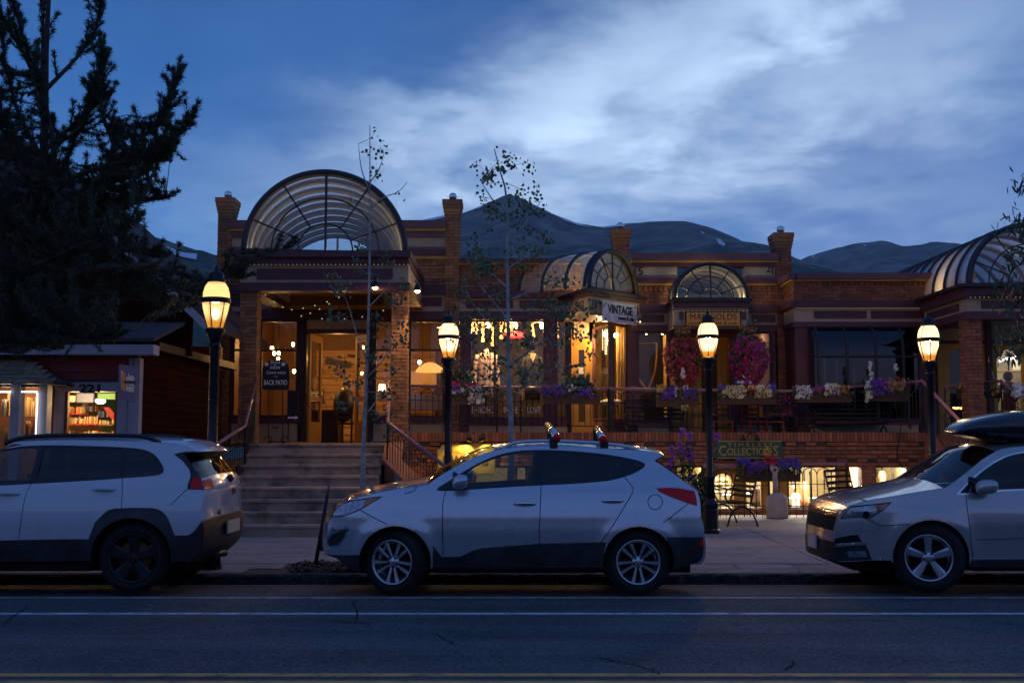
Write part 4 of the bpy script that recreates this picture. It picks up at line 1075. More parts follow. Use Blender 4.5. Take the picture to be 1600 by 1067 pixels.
m=MB();m.box(xr-.02,xr+.03,YS+.16,24.6,ze-.22,ze-.03);m.build('frieze_board','shaded_siding',RS)
# window surround
for a,b,c,d in ((wx0-.17,wx0,wz0-.1,wz1),(wx1,wx1+.17,wz0-.1,wz1),(wx0-.17,wx1+.17,wz1+.001,wz1+.17),(wx0-.2,wx1+.2,wz0-.2,wz0-.101)):
    m=MB();m.box(a,b,YS-.04,YS+.05,c,d);m.build('window_trim','trim_white',RS)
m=MB();m.box(wx0-.2,wx1+.2,YS-.06,YS+.03,wz1+.171,wz1+.21);m.build('window_hood','dark_wood',RS)
text('221',.20,'black',RS,P(142,607.6,YS-.045),'house_number',ext=.012,sx=1.35,bold=.006)
f=MB();
for a,b in ((wx0,wx0+.05),(wx1-.05,wx1)):f.box(a,b,YS,YS+.08,wz0,wz1)
f=f.build('window','brown_wood',RS);q=MB();q.quad((wx0+.05,YS+.05,wz0),(wx1-.05,YS+.05,wz0),(wx1-.05,YS+.05,wz1),(wx0+.05,YS+.05,wz1));q.build('pane','pane',f)
room(RS,-12.2,xr-.16,YS+.16,22.6,.3,wz1+.22,'plaster','floor_wood','plaster')
pm('green_paint',(.10,.26,.12),.7);pm('red_paint',(.45,.03,.02),.6)
m=MB();m.box(P(150,640,22).x,P(176,640,22).x,22.4,22.58,.3,wz1+.2);m.build('green_wall','green_paint',RS)
for x,y,w in ((157,626,15),(120,625,22),(170,640,10)):lamp('shop_light',P(x,y,19.5),w*1.15,(1,.62,.24),.08,RS)
# bay window with fairy lights and the shingled awning
for a,b in ((-12.2,-10.6),(P(17.5,640,YS-.5).x,P(32,640,YS-.5).x),(P(62,640,YS-.5).x,P(75,640,YS-.5).x)):
    m=MB();m.box(a,b,YS-.55,YS-.35,.05,bz1);m.build('bay_post','trim_white',RS)
m=MB();m.box(-12.2,bx1+.02,YS-.6,YS-.3,.05,.65);m.build('bay_base','trim_white',RS)
for a,b in ((-10.6,P(17.5,640,YS-.5).x),(P(32,640,YS-.5).x,P(62,640,YS-.5).x)):
    f=MB();f.box(a,b,YS-.52,YS-.44,bz1-.05,bz1);f.box(a,b,YS-.52,YS-.44,.65,.70);f=f.build('window','dark_wood',RS)
    q=MB();q.quad((a,YS-.48,.7),(b,YS-.48,.7),(b,YS-.48,bz1-.05),(a,YS-.48,bz1-.05));q.build('pane','pane',f)
q=MB();q.quad((bx1-.02,YS-.40,.65),(bx1-.02,YS,.65),(bx1-.02,YS,bz1),(bx1-.02,YS-.40,bz1));q.build('side_pane','pane',RS)
m=MB();m.box(-12.2,P(66,640,YS+.9).x,YS+.9,YS+.95,.3,bz1+.3);m.build('bay_screen','brown_wood',RS)
for x,w,c in ((10,26,(1,.75,.5)),(48,20,(1,.66,.3))):lamp('shop_light',P(x,612,19.25),w*.45,c,.08,RS)
# awning roof: hipped, shingles one by one
az0,az1=bz1-.02,P(30,560,YS-.1).z;ax1=P(83,603,YS-.9).x;axr=P(38,560,YS-.1).x
deck=MB();deck.add([(-12.6,YS-.95,az0),(ax1,YS-.95,az0),(axr,YS-.02,az1),(-12.6,YS-.02,az1),(ax1,YS-.02,az0)],[(0,1,2,3),(1,4,2),(0,3,4,1)]);deck.build('awning_deck','dark_wood',RS)
rows_n=6
for r in range(rows_n):
    t0,t1=r/rows_n,(r+1.25)/rows_n
    y0,y1=YS-.95+.93*t0,YS-.95+.93*min(1,t1);z0,z1=az0+(az1-az0)*t0,az0+(az1-az0)*min(1,t1);xe=ax1+(axr-ax1)*t0
    x=-12.5+rng.uniform(0,.2)
    while x<xe-.05:
        w=rng.uniform(.16,.34);b=min(x+w,xe);dz=rng.uniform(.012,.026)
        m=MB();m.add([(x+.006,y0-.015,z0+dz),(b-.006,y0-.015,z0+dz),(b-.006,y1,z1+.006),(x+.006,y1,z1+.006),(x+.006,y0-.015,z0),(b-.006,y0-.015,z0),(b-.006,y1,z1),(x+.006,y1,z1)],[(0,1,2,3),(0,4,5,1),(1,5,6,2),(3,7,4,0)])
        m.build('shingle','shingle',RS,recalc=False);x+=w
for r in range(5):
    t0,t1=r/5,min(1,(r+1.2)/5);n_=max(1,4-r)
    for k in range(n_):
        ya,yb=YS-.95+.93*t0+(YS-.02-(YS-.95+.93*t0))*k/n_,YS-.95+.93*t0+(YS-.02-(YS-.95+.93*t0))*(k+1)/n_
        xo=ax1+(axr-ax1)*t0;xi=ax1+(axr-ax1)*t1;z0,z1=az0+(az1-az0)*t0,az0+(az1-az0)*t1;yt=max(ya,YS-.95+.93*t1)
        m=MB();m.add([(xo+.02,ya+.005,z0+.02),(xo+.02,yb-.005,z0+.02),(xi+.012,max(yt,yb-.005),z1+.02),(xi+.012,yt,z1+.02)],[(0,1,2,3)]);o=m.build('shingle','shingle_dark',RS)
bulb_chain('fairy_lights','row of small white lights round the bay window beside the red shop door',[P(0,612,YS-.6),P(17,612,YS-.6)],6,.016,'led_chain',drop=0)
bulb_chain('fairy_lights','white lights framing the narrow bay window pane with hanging goods',[P(33,612,YS-.6),P(57,612,YS-.6),P(58.5,615,YS-.6),P(55.5,690,YS-.6)],27,.016,'led_chain',drop=0)
# main gabled roof behind
a=P(160,345,20.6);b=P(345,520,20.6)
m=MB();t_=Vector((.10,0,.10));m.prism([(a.x,20.4,a.z),(b.x,20.4,b.z),(b.x,20.4,b.z+.16),(a.x,20.4,a.z+.16)],(0,4.2,0));m.build('roof_slope','shingle_dark',RS)
m=MB();m.prism([(a.x,20.34,a.z-.18),(b.x,20.34,b.z-.18),(b.x,20.34,b.z-.002),(a.x,20.34,a.z-.002)],(0,.08,0));m.build('rake_board','trim_white',RS)
m=MB();m.prism([(-14,20.6,ze),(b.x-.55,20.6,ze),(b.x-.55,20.6,b.z+.35),(a.x,20.6,a.z-.05),(-14,20.6,a.z-.05)],(0,.1,0));m.build('gable_wall','shaded_siding',RS)
m=MB();m.prism([(-14,20.4,a.z+1.6),(a.x-1.6,20.4,a.z+1.6),(a.x,20.4,a.z+.16),(a.x,20.4,a.z),(-14,20.4,a.z)],(0,4.2,0));m.build('roof_slope','shingle_dark',RS)
m=MB();m.prism([(xL-.3,YS-.32,ze+.101),(xr+.36,YS-.32,ze+.101),(xr+.36,20.39,ze+.55),(xL-.3,20.39,ze+.55)],(0,0,.06));m.build('eave_roof','shingle_dark',RS)
m=MB();c=P(178.5,368,22);m.tube([c-Vector((0,0,.8)),c+Vector((0,0,.25))],.07,10);m.build('stove_pipe','iron',RS)
# wall lantern and hanging sign
ln=thing('wall_lantern','small black carriage lantern on the red wall left of number 221','lantern',P(77.5,640,YS-.1))
c=P(77.5,618,YS-.14);m=MB();m.lathe([(.02,-.24),(.045,-.10),(.075,.02),(.09,.05),(.05,.10),(.012,.16)],c,6);m.build('housing','iron',ln);m=MB();m.tube([c+Vector((0,.03,-.2)),c+Vector((-.02,.10,-.34)),c+Vector((-.05,.12,-.45))],.012,5);m.build('bracket','iron',ln)
sg=thing('hanging_sign','blue banner sign with a yellow ski shape hanging from the white corner board','sign',P(198,630,YS-.5))
pm('sign_blue',(.030,.042,.20),.5);pm('sign_pale',(.55,.54,.58),.6);pm('sign_gold',(.60,.27,.03),.6)
ya,yb=YS-.72,YS-.42
def sp(px,py,o=0.0):
    t=(px-184)/28;Y=ya+(yb-ya)*t;return P(px,py,Y)+Vector((0,-o,0))
m=MB();m.prism([sp(184.5,624),sp(209.5,629),sp(211.5,574),sp(186,568)],(0,.03,0));m.build('board','sign_blue',sg)
m=MB();m.prism([sp(189,606,.006),sp(190.5,608,.006),sp(192,609,.006),sp(192,579,.006),sp(189,578,.006)],(0,.008,0));m.build('white_stroke','sign_pale',sg)
m=MB();m.prism([sp(193.5+3.2*math.cos(q),596+16*math.sin(q),.012) for q in [-2*PI*i/18 for i in range(18)]],(0,.01,0));m.build('gold_shape','sign_gold',sg)
m=MB();m.prism([sp(197,612,.006),sp(200,610,.006),sp(203,613,.006),sp(206,611,.006),sp(209,614,.006),sp(210.2,590,.006),sp(207,586,.006),sp(204,589,.006),sp(201.5,583,.006),sp(199,588,.006),sp(197,591,.006)],(0,.008,0));m.build('mountain_shape','sign_pale',sg)
p0,p1=sp(197.5,597),sp(210,598);yaw=math.atan2(p1.y-p0.y,p1.x-p0.x)
text('OLORADO',.075,'black',sg,sp(203.5,597.5,.02),rot=(PI/2,0,yaw),sx=.62,ext=.003,bold=.002)
m=MB();m.prism([sp(197.5,602.6,.014),sp(209,604,.014),sp(209,603,.014),sp(197.5,601.6,.014)],(0,.006,0));m.build('underline','black',sg)
m=MB();m.tube([sp(188,569),P(206,556,YS-.05)],.008,5);m.tube([sp(208,573),P(208,552,YS-.05)],.008,5);m.ball(sp(192,567),.03,8,5);m.build('hanger','iron',sg)
lt=MB()
# goods on the shelves: each item its own object
pm('goods_a',(.60,.42,.22),.6,rnd=.5);pm('goods_b',(.55,.20,.10),.6,rnd=.5);pm('goods_c',(.60,.50,.36),.6,rnd=.4);pm('goods_d',(.14,.18,.32),.6,rnd=.5)
def shelf(name,label,x0,x1,y,Y,mt='red_paint',th=2,dep=.35):
    m=MB();pxb(m,x0,x1,y,y+th,Y,dep);return tag(m.build(name,mt,None,origin=P((x0+x1)/2,y,Y)),label,'shelf')
shelf('shelf','upper red shelf of boxed goods in the shop window under 221',103,128,645.5,20.2);shelf('shelf','lower red shelf of jars in the shop window under 221',103,151,662,20.2);shelf('shelf','short shelf of boxes by the red board in the 221 window',153,176,663,20.2,'brown_wood')
ORD=('first','second','third','fourth','fifth','sixth','seventh','eighth','ninth','tenth','eleventh','twelfth','thirteenth','fourteenth','fifteenth','sixteenth','seventeenth','eighteenth','nineteenth','twentieth','twenty first','twenty second','twenty third','twenty fourth')
GCOL={'goods_a':'tan','goods_b':'rust','goods_c':'cream','goods_d':'slate blue','white':'white','petal_fuchsia':'pink','green_paint':'green','petal_yellow':'yellow'}
def goods(label,group,x0,x1,ytop,ybase,Y,n,mts,name='box',cat='goods',cat_word=None):
    for i in range(n):
        a=x0+(x1-x0)*i/n;b=a+(x1-x0)/n*rng.uniform(.7,.95);h=(ybase-ytop)*rng.uniform(.6,1.0)
        m=MB();p,q=P(a,ybase,Y),P(b,ybase-h,Y);mt=mts[rng.integers(len(mts))]
        if rng.random()<.35:r_=(q.x-p.x)/2;m.lathe([(r_*.9,0),(r_,(q.z-p.z)*.15),(r_,(q.z-p.z)*.7),(r_*.6,(q.z-p.z)*.85),(r_*.6,q.z-p.z)],((p.x+q.x)/2,Y+.12,p.z),10)
        else:m.box(p.x,q.x,Y+.02,Y+.22,p.z,q.z)
        tag(m.build(name,mt,None,origin=((p.x+q.x)/2,Y+.1,p.z)),'%s %s, %s from left %s'%(GCOL[mt],cat_word or cat,ORD[i],label),cat,group)
goods('on the upper red shelf behind window 221','goods on the upper red shelf',104,127,633,645.3,20.2,8,('goods_a','goods_c','goods_d','goods_b'))
goods('on the lower red shelf behind window 221','goods on the lower red shelf',104,150,649,661.8,20.2,12,('goods_a','goods_c','goods_a'))
goods('on the short shelf behind window 221','boxes on the short shelf',154,175,655,662.8,20.2,5,('goods_c','goods_a'))
goods('on the back pegs behind window 221','goods on the back pegs',128,150,630,643,20.9,9,('goods_b','goods_d','goods_a'));goods('on the green wall behind window 221','goods on the green wall',152,177,640,652,20.9,7,('goods_c','goods_b','goods_d'))
goods('on the low table behind window 221','trinkets on the low table',103,177,672,690,19.9,22,('goods_a','goods_c','goods_a','goods_b'))
m=MB();pxb(m,102,178,690,694,19.75,.5);tag(m.build('display_table','brown_wood',None,origin=P(140,692,19.8)),'low display table of trinkets behind the 221 window','table')
for x0,x1,y0,y1,mt,lb in ((106,117,618,628,'goods_c','cream folded towel hung high in the 221 window'),(119,146,614,629,'goods_d','purple and cream bag hung high in the 221 window'),(152,181,614,624,'green_paint','lime green cloth hung high in the 221 window')):
    m=MB();pxb(m,x0,x1,y0,y1,20.0,.06);tag(m.build('hanging_goods',mt,None,origin=P((x0+x1)/2,y0,20),bevel=.015),lb,'goods')
o=thing('pendant_lamp','bright white pendant lamp in the 221 shop window','lamp',P(157,630,20.3));m=MB();c=P(157,626.5,20.3);m.ball(c,.062,12,8,(1.5,1.5,.9));m.build('bulb','bulb_white',o,True);m=MB();m.tube([c,(c.x,c.y,wz1+.2)],.006,4);m.build('flex','iron',o)
m=MB();m.prism([P(161,636,20.6),P(178,660,20.6),P(178,645,20.6),P(170,636,20.6)],(0,.05,0));tag(m.build('slanted_board','red_paint',None,origin=P(172,650,20.6)),'red slanted board on the right inside the 221 window','board')
goods('hung in the bay with white lights','toys hung in the bay window',34,55,618,650,YS+.4,9,('goods_a','goods_b','goods_c','goods_a'),'toy','toy');goods('on the sill of the bay with white lights','toys on the bay window sill',34,55,655,690,YS-.2,7,('goods_a','goods_c','goods_b'),'toy','toy')
goods('high in the far left bay pane','ornaments in the far left bay pane',0,14,612,650,YS+.2,6,('goods_a','petal_fuchsia','white','goods_c'),'ornament','ornament');goods('low in the far left bay pane','soft toys in the far left bay pane',0,14,655,700,YS-.1,4,('petal_fuchsia','goods_c','green_paint','petal_yellow'),'soft_toy','toy')
# ================================================================ parked cars
pm('tyre',(.010,.010,.011),.85,0,.3,14,.4,60)
pm('rim_silver',(.55,.56,.58),.28,.9)
pm('rim_dark',(.018,.019,.022),.5,.4,.4,8)
pm('plastic',(.011,.012,.015),.55,0,.25,6,dirt=(.05,.05,.055,.5),ds=3)
pm('liner',(.004,.004,.004),.95)
pm('car_trim',(.006,.006,.008),.3)
pm('seat_cloth',(.03,.03,.032),.8)
pm('headlamp',(.30,.34,.40),.16,.7,.5,30,coat=1.0)
pm('amber',(.62,.13,.03),.2,coat=1.0)
pm('tail_red',(.72,.004,.008),.25,spec=.35,es=.0)
pm('tail_clear',(.6,.5,.5),.2,coat=1.0)
pm('chrome',(.75,.76,.78),.12,1.0)
def paint(name,col,metal,dirt=0.0):
    m=bpy.data.materials.new(name);m.use_nodes=True;n=NT(m.node_tree)
    b=n.new('ShaderNodeBsdfPrincipled');o=n.new('ShaderNodeOutputMaterial');n.l.new(b.outputs[0],o.inputs[0])
    geo=n.new('ShaderNodeNewGeometry').outputs['Position'];sep=n.new('ShaderNodeSeparateXYZ');n.put(sep.inputs[0],geo)
    f=n.noise(n.vmath('MULTIPLY',geo,(3,3,1.2)),2.2,8,.65,.6)
    low=n.maprange(sep.outputs[2],.95,.25)      # road film thickest near the sills
    k=n.math('MULTIPLY',n.math('MULTIPLY',low,n.maprange(f,.3,.7)),dirt,clamp=True)
    n.put(b.inputs['Base Color'],n.mix(k,(*col,1),(.20,.185,.175,1)))
    n.put(b.inputs['Metallic'],n.math('MULTIPLY',n.math('SUBTRACT',1,k),metal))
    n.put(b.inputs['Roughness'],n.maprange(k,0,1,.24,.8))
    b.inputs['Coat Roughness'].default_value=.05;n.put(b.inputs['Coat Weight'],n.math('SUBTRACT',1,k))
    MATS[name]=m
paint('paint_silver',(.50,.53,.58),.7,.35)
paint('paint_white',(.56,.58,.62),.0,.8)
paint('paint_champagne',(.44,.43,.43),.6,.4)

def poly_resample(pts,step):
    out=[]
    for a,b in zip(pts,pts[1:]):
        L=math.hypot(b[0]-a[0],b[1]-a[1]);n=max(1,int(L/step))
        for i in range(n):t=i/n;out.append((a[0]+(b[0]-a[0])*t,a[1]+(b[1]-a[1])*t))
    return out+[pts[-1]]
def smooth2(pts,sub=5):return [(q.x,q.y) for q in catmull([Vector((p[0],p[1],0)) for p in pts],sub=sub)]
def inside(poly,X,Z):
    p=np.array(poly);x0,z0=p[:,0],p[:,1];x1,z1=np.roll(x0,-1),np.roll(z0,-1)
    c=np.zeros(len(X),bool)
    for a,b,c2,d in zip(x0,z0,x1,z1):
        if b==d:continue
        h=((b>Z)!=(d>Z))&(X<(c2-a)*(Z-b)/(d-b)+a);c^=h
    return c
def inset(poly,d):
    n=len(poly);A_=sum(poly[i][0]*poly[(i+1)%n][1]-poly[(i+1)%n][0]*poly[i][1] for i in range(n));s=1 if A_>0 else -1;out=[]
    for i in range(n):
        a,b,c=poly[i-1],poly[i],poly[(i+1)%n]
        e1=Vector((b[0]-a[0],b[1]-a[1]));e2=Vector((c[0]-b[0],c[1]-b[1]))
        if e1.length<1e-6 or e2.length<1e-6:continue
        e1.normalize();e2.normalize();n1=Vector((-e1.y,e1.x))*s;n2=Vector((-e2.y,e2.x))*s;nn=n1+n2
        if nn.length<.2:nn=n1
        k=d/max(.35,nn.normalized().dot(n1));nn.normalize();out.append((b[0]+nn.x*k,b[1]+nn.y*k))
    return out
def buffer(line,w):
    L,Rr_=[],[]
    for i,p in enumerate(line):
        a=line[max(i-1,0)];b=line[min(i+1,len(line)-1)];d=Vector((b[0]-a[0],b[1]-a[1]));d.normalize();n=Vector((-d.y,d.x))*w
        L.append((p[0]+n.x,p[1]+n.y));Rr_.append((p[0]-n.x,p[1]-n.y))
    return L+Rr_[::-1]

def sharp_rim(o):
    me=o.data;cnt={}
    for p in me.polygons:
        for k in p.edge_keys:cnt[k]=cnt.get(k,0)+1
    for e in me.edges:
        if cnt.get(e.key,0)==1:e.use_edge_sharp=True
class Car:
    """A car shell: side outline and panel lines are read off the photograph's pixels, bent onto a curved flank, mirrored to the far
    side and joined across by a crowned strip (bonnet, screen, roof, tailgate)."""
    def __init__(s,name,label,W0,xn,xt,prof,plan,arches,Yc=12.90,paint='paint_silver',crease=None):
        s.W0,s.Yc,s.prof,s.plan,s.arches,s.paint=W0,Yc,prof,plan,arches,paint
        s.xn,s.xt=xn,xt;s.crease=crease
        s.t=thing(name,label,'car',((xn+xt)/2,Yc,0));s.regions=[];s.seams=[]
    def w(s,X,Z):
        p=s.prof;z=p[0][1] if Z<=p[0][0] else p[-1][1]
        for (a,b),(c,d) in zip(p,p[1:]):
            if a<=Z<=c:t=(Z-a)/(c-a);t=t*t*(3-2*t)*.5+t*.5;z=b+(d-b)*t;break
        Ln,rn,Lt,rt=s.plan;k=1.0
        q=min(max((X-s.xn)/Ln,0),1);k*=rn+(1-rn)*math.sqrt(max(0,1-(1-q)**2.2))
        q=min(max((s.xt-X)/Lt,0),1);k*=rt+(1-rt)*math.sqrt(max(0,1-(1-q)**2.2))
        w=s.W0*z*k
        for cx,cz,r,h,wd in s.arches:
            d=math.hypot(X-cx,Z-cz)-r
            if Z<cz+r+.3:w+=h*(1/(1+math.exp(d/wd-3)))
        return w
    def xz(s,px,py,k=1.0):
        Y=s.Yc-s.W0*k
        for _ in range(7):
            p=P(px,py,Y);Y=s.Yc-k*s.w(p.x,p.z)
        return (p.x,p.z)
    def line(s,pts,step=.05,sm=True,k=1.0):
        q=[s.xz(*p,k) for p in pts]
        return poly_resample(smooth2(q) if sm else q,step)
    def region(s,name,mat,poly,par='self',**kw):s.regions.append(dict(name=name,mat=mat,poly=poly,par=par,**kw))
    def build(s,path,bottom,crown):
        """path: [(tag, mat, [(px,py,k)...])] from the front lower edge over the top to the rear lower edge; bottom: px points back to the start"""
        E=[];tags=[]
        for tg,mt,pts in path:
            q=[s.xz(x,y,k) for x,y,k in pts];q=poly_resample(smooth2(q),.035)
            if E:q=q[1:]
            E+=q;tags+=[(tg,mt)]*len(q)
        bot=poly_resample([s.xz(*p) for p in bottom],.035)
        outer=E+bot
        # ---- flank
        V=[];ED=[]
        def add_loop(pts,closed=True):
            b=len(V);V.extend(Vector(p) for p in pts);n=len(pts)
            ED.extend((b+i,b+(i+1)%n) for i in range(n if closed else n-1))
        add_loop(outer)
        for r in s.regions:add_loop(r['poly'])
        sm=[buffer(l,.0044) for l in s.seams]
        for l in sm:add_loop(l)
        xs=[p[0] for p in outer];zs=[p[1] for p in outer]
        gx,gz=np.meshgrid(np.arange(min(xs),max(xs),.042),np.arange(min(zs),max(zs),.042));gx=gx.ravel()+rng.normal(0,.003,gx.size);gz=gz.ravel()+rng.normal(0,.003,gz.size)
        ok=inside(outer,gx,gz);V+=[Vector((a,b)) for a,b in zip(gx[ok],gz[ok])]
        for dx in (.012,.035,.07):      # extra points where the plan rounds quickly
            zz=np.arange(min(zs),max(zs),.05)
            for X0 in (s.xn+dx*2,s.xt-dx*2):
                o2=inside(outer,np.full(len(zz),X0),zz);V+=[Vector((X0,z)) for z in zz[o2]]
        vv,_,ff,*_=delaunay_2d_cdt(V,ED,[],0,1e-4)
        vx=np.array([v[:] for v in vv]);tri=np.array([f for f in ff if len(f)==3]);cen=vx[tri].mean(1)
        own=np.full(len(tri),-1);own[inside(outer,cen[:,0],cen[:,1])]=0
        for i,r in enumerate(s.regions):own[(own>=0)&inside(r['poly'],cen[:,0],cen[:,1])]=i+1
        for l in sm:own[(own>=0)&inside(l,cen[:,0],cen[:,1])]=-2
        wv=np.array([s.w(*q) for q in vx])
        groups={0:dict(name='body',mat=s.paint,par='self')};groups.update({i+1:r for i,r in enumerate(s.regions)})
        made={}
        for side in (1,-1):
            for i,r in groups.items():
                f=tri[own==i]
                if len(f)==0 or r['mat'] is None:continue
                if r.get('one') and side==-1:continue
                u,inv=np.unique(f,return_inverse=True);f2=inv.reshape(-1,3);off=r.get('out',0)
                y=s.Yc-side*(wv[u]+off)
                co=np.stack([vx[u,0],y,vx[u,1]],1)
                a,b,c=co[f2[:,0]],co[f2[:,1]],co[f2[:,2]];nn=np.cross(b-a,c-a).sum(0)
                if nn[1]*side>0:f2=f2[:,::-1]
                par=s.t if r['par']=='self' else made.get((r['par'],side),s.t)
                nm=r['name'];o=np_mesh(nm,co,f2,r['mat'],par,True);sharp_rim(o);made.setdefault((nm,side),o);made[(r.get('key',nm),side)]=o
                if r.get('label'):o['label']=r['label']
                if 'glass' not in r['mat'] and 'privacy' not in r['mat']:
                    md=o.modifiers.new('thick','SOLIDIFY');md.thickness=r.get('th',.012);md.offset=-1
        # ---- crowned strip across
        n=len(E);wE=[s.w(*q) for q in E];T_=[i/8 for i in range(-8,9)]
        acc=[0]
        for a,b in zip(E,E[1:]):acc.append(acc[-1]+math.hypot(b[0]-a[0],b[1]-a[1]))
        nr=[]
        for i in range(n):
            a=E[max(i-2,0)];b=E[min(i+2,n-1)];d=Vector((b[0]-a[0],b[1]-a[1]));d.normalize();nr.append(Vector((-d.y,d.x)))
        if nr[n//2].y<0:nr=[-q for q in nr]
        cr=[crown(tags[i][0],E[i]) for i in range(n)]
        ker=4;cr=[sum(cr[max(0,i-ker):i+ker+1])/len(cr[max(0,i-ker):i+ker+1]) for i in range(n)]
        rows=[[Vector((E[i][0]+nr[i].x*cr[i]*(1-abs(t)**2.4),s.Yc+t*wE[i],E[i][1]+nr[i].y*cr[i]*(1-abs(t)**2.4))) for t in T_] for i in range(n)]
        i=0;s.rows=rows;s.tags=tags
        while i<n-1:
            tg,mt=tags[i+1] if i+1<n else tags[i];j=i
            while j<n-1 and tags[j+1]==(tg,mt):j+=1
            vs=[q for rr in rows[i:j+1] for q in rr];k=len(T_);fs=[(a*k+b,a*k+b+1,(a+1)*k+b+1,(a+1)*k+b) for a in range(j-i) for b in range(k-1)]
            if tg in ('grille_face','grille_bar'):
                
                for ed in ((0,),(15,)):
                    fo=[f for a_,f in enumerate(fs) if a_%16 in ed];u_=sorted({v_ for f in fo for v_ in f});np_mesh('grille_surround',[vs[v_][:] for v_ in u_],[[u_.index(v_) for v_ in f] for f in fo],s.paint,s.t,True)
                fs=[f for a_,f in enumerate(fs) if a_%16 not in (0,15)];u_=sorted({v_ for f in fs for v_ in f});vs=[vs[v_] for v_ in u_];fs=[[u_.index(v_) for v_ in f] for f in fs]
            o=np_mesh(tg,[q[:] for q in vs],fs,mt,s.t,True);sharp_rim(o);s.made=made;made[(tg,0)]=o
            if 'glass' not in mt and 'privacy' not in mt:
                md=o.modifiers.new('thick','SOLIDIFY');md.thickness=.012;md.offset=0
            i=j
        return made
    def wheel(s,cx,cz,R_,r,style,steer=0.0,spoke_mat='rim_silver',far_dz=-.05,face=.03,ytrack=None):
        for side in (1,-1):
            yc=s.Yc-side*(s.W0-face-.115);dz=0 if side==1 else far_dz
            h=empty_part('wheel',s.t,(cx,yc,cz+dz));h.rotation_euler.z=steer+(0 if side==1 else PI)
            o3=Vector((cx,yc,cz+dz));WL[h.name]=Vector((0,0,0))
            Q=Matrix.Rotation(PI/2,4,'X')        # lathe axis z -> -y (outwards)
            m=MB();hw=.115
            pr=[(r-.015,hw-.02),(r+.012,hw),(r+.05,hw+.010),(R_-.035,hw-.004),(R_-.008,hw-.03),(R_,hw-.055),(R_,-hw+.055),(R_-.008,-hw+.03),(R_-.05,-hw),(r-.01,-hw)]
            k=m.lathe(pr,n=40,cap=False);m.xf(k,Q);m.build('tyre','tyre',h,True,origin=(0,0,0))
            m=MB();blk=44
            for b in range(blk):        # tread blocks
                a0=2*PI*b/blk;a1=a0+2*PI/blk*.72
                for z0,z1,sh in ((.035,.085,0),(-.02,.03,.5),(-.085,-.03,.2)):
                    q0,q1=a0+sh*.1,a1+sh*.1;vs=[(rr*math.cos(q),rr*math.sin(q),z) for rr in (R_-.01,R_+.006) for q in (q0,q1) for z in (z0,z1)]
                    k=m.add(vs,[(4,5,7,6),(0,1,5,4),(2,6,7,3),(0,4,6,2),(1,3,7,5)]);m.xf(k,Q)
            o=m.build('tread','tyre',h,origin=(0,0,0));o['kind']='stuff'
            m=MB();pr=[(r-.10,-.09),(r-.035,-.085),(r-.03,.05),(r-.012,hw-.03),(r-.006,hw-.002),(r-.016,hw+.002),(r-.03,hw-.012),(r-.034,.02)]
            k=m.lathe(pr,n=40,cap=False);m.xf(k,Q);m.build('rim',spoke_mat,h,True,origin=(0,0,0))
            m=MB();k=m.lathe([(.001,.0),(r-.09,.0),(r-.09,.02),(.001,.02)],n=24,cap=False);m.xf(k,Q);m.build('brake_disc','liner' if style!='five' else 'brown_wood',h,True,origin=(0,0,0))
            m=MB();k=m.lathe([(.001,hw-.02),(.03,hw-.022),(.068,hw-.035),(.075,.03),(.001,.02)][::-1],n=20,cap=False);m.xf(k,Q)
            m.build('hub',spoke_mat,h,True,origin=(0,0,0))
            m=MB()
            for b in range(5):
                q=2*PI*(b+.5)/5+PI/2;k=m.lathe([(.013,hw-.034),(.013,hw-.018),(.001,hw-.016)],(.052*math.cos(q),.052*math.sin(q),0),8,False);m.xf(k,Q)
            m.build('wheel_nuts','car_trim',h,origin=(0,0,0))
            proto=None;n_=5;rI,rO=.055,r-.022
            for b in range(n_):
                for sg in ((-1,1) if style=='twin' else (0,)):
                    if proto is None or style=='twin' and sg==1 and b==0:
                        m=MB();sg_a=sg*.13;w0,w1,dep=(.016,.026,.035) if style=='twin' else (.030,.050,.05) if style=='single' else (.040,.085,.05)
                        secs=[]
                        for t in (0,.2,.5,.8,1.0):
                            rr=rI+(rO-rI)*t;ww=w0+(w1-w0)*t;off=sg*(.018+(.040 if style=='twin' else 0)*t);top=hw-.032+.020*t
                            secs.append([(off-ww,rr,top-.014),(off-ww*.55,rr,top),(off+ww*.55,rr,top),(off+ww,rr,top-.014),(off+ww*.8,rr,top-dep),(off-ww*.8,rr,top-dep)])
                        vs=[q for c in secs for q in c];fs=[(a*6+i,a*6+(i+1)%6,(a+1)*6+(i+1)%6,(a+1)*6+i) for a in range(4) for i in range(6)]+[tuple(range(6))[::-1],tuple(range(24,30))]
                        k=m.add(vs,fs);m.xf(k,Q);o=m.build('spoke',spoke_mat,h,origin=(0,0,0),bevel=.003)
                        if sg==1:proto1=o
                        else:proto=o
                    else:
                        o=bpy.data.objects.new('spoke',(proto1 if sg==1 else proto).data);link(o,h)
                    o.rotation_euler.y=-(2*PI*b/n_+(PI/5 if style=='twin' else 0))
    def box(s,name,mt,x0,x1,y0,y1,z0,z1,bev=.02,par=None):
        m=MB();m.box(x0,x1,s.Yc+y0,s.Yc+y1,z0,z1);return m.build(name,mt,par or s.t,bevel=bev)
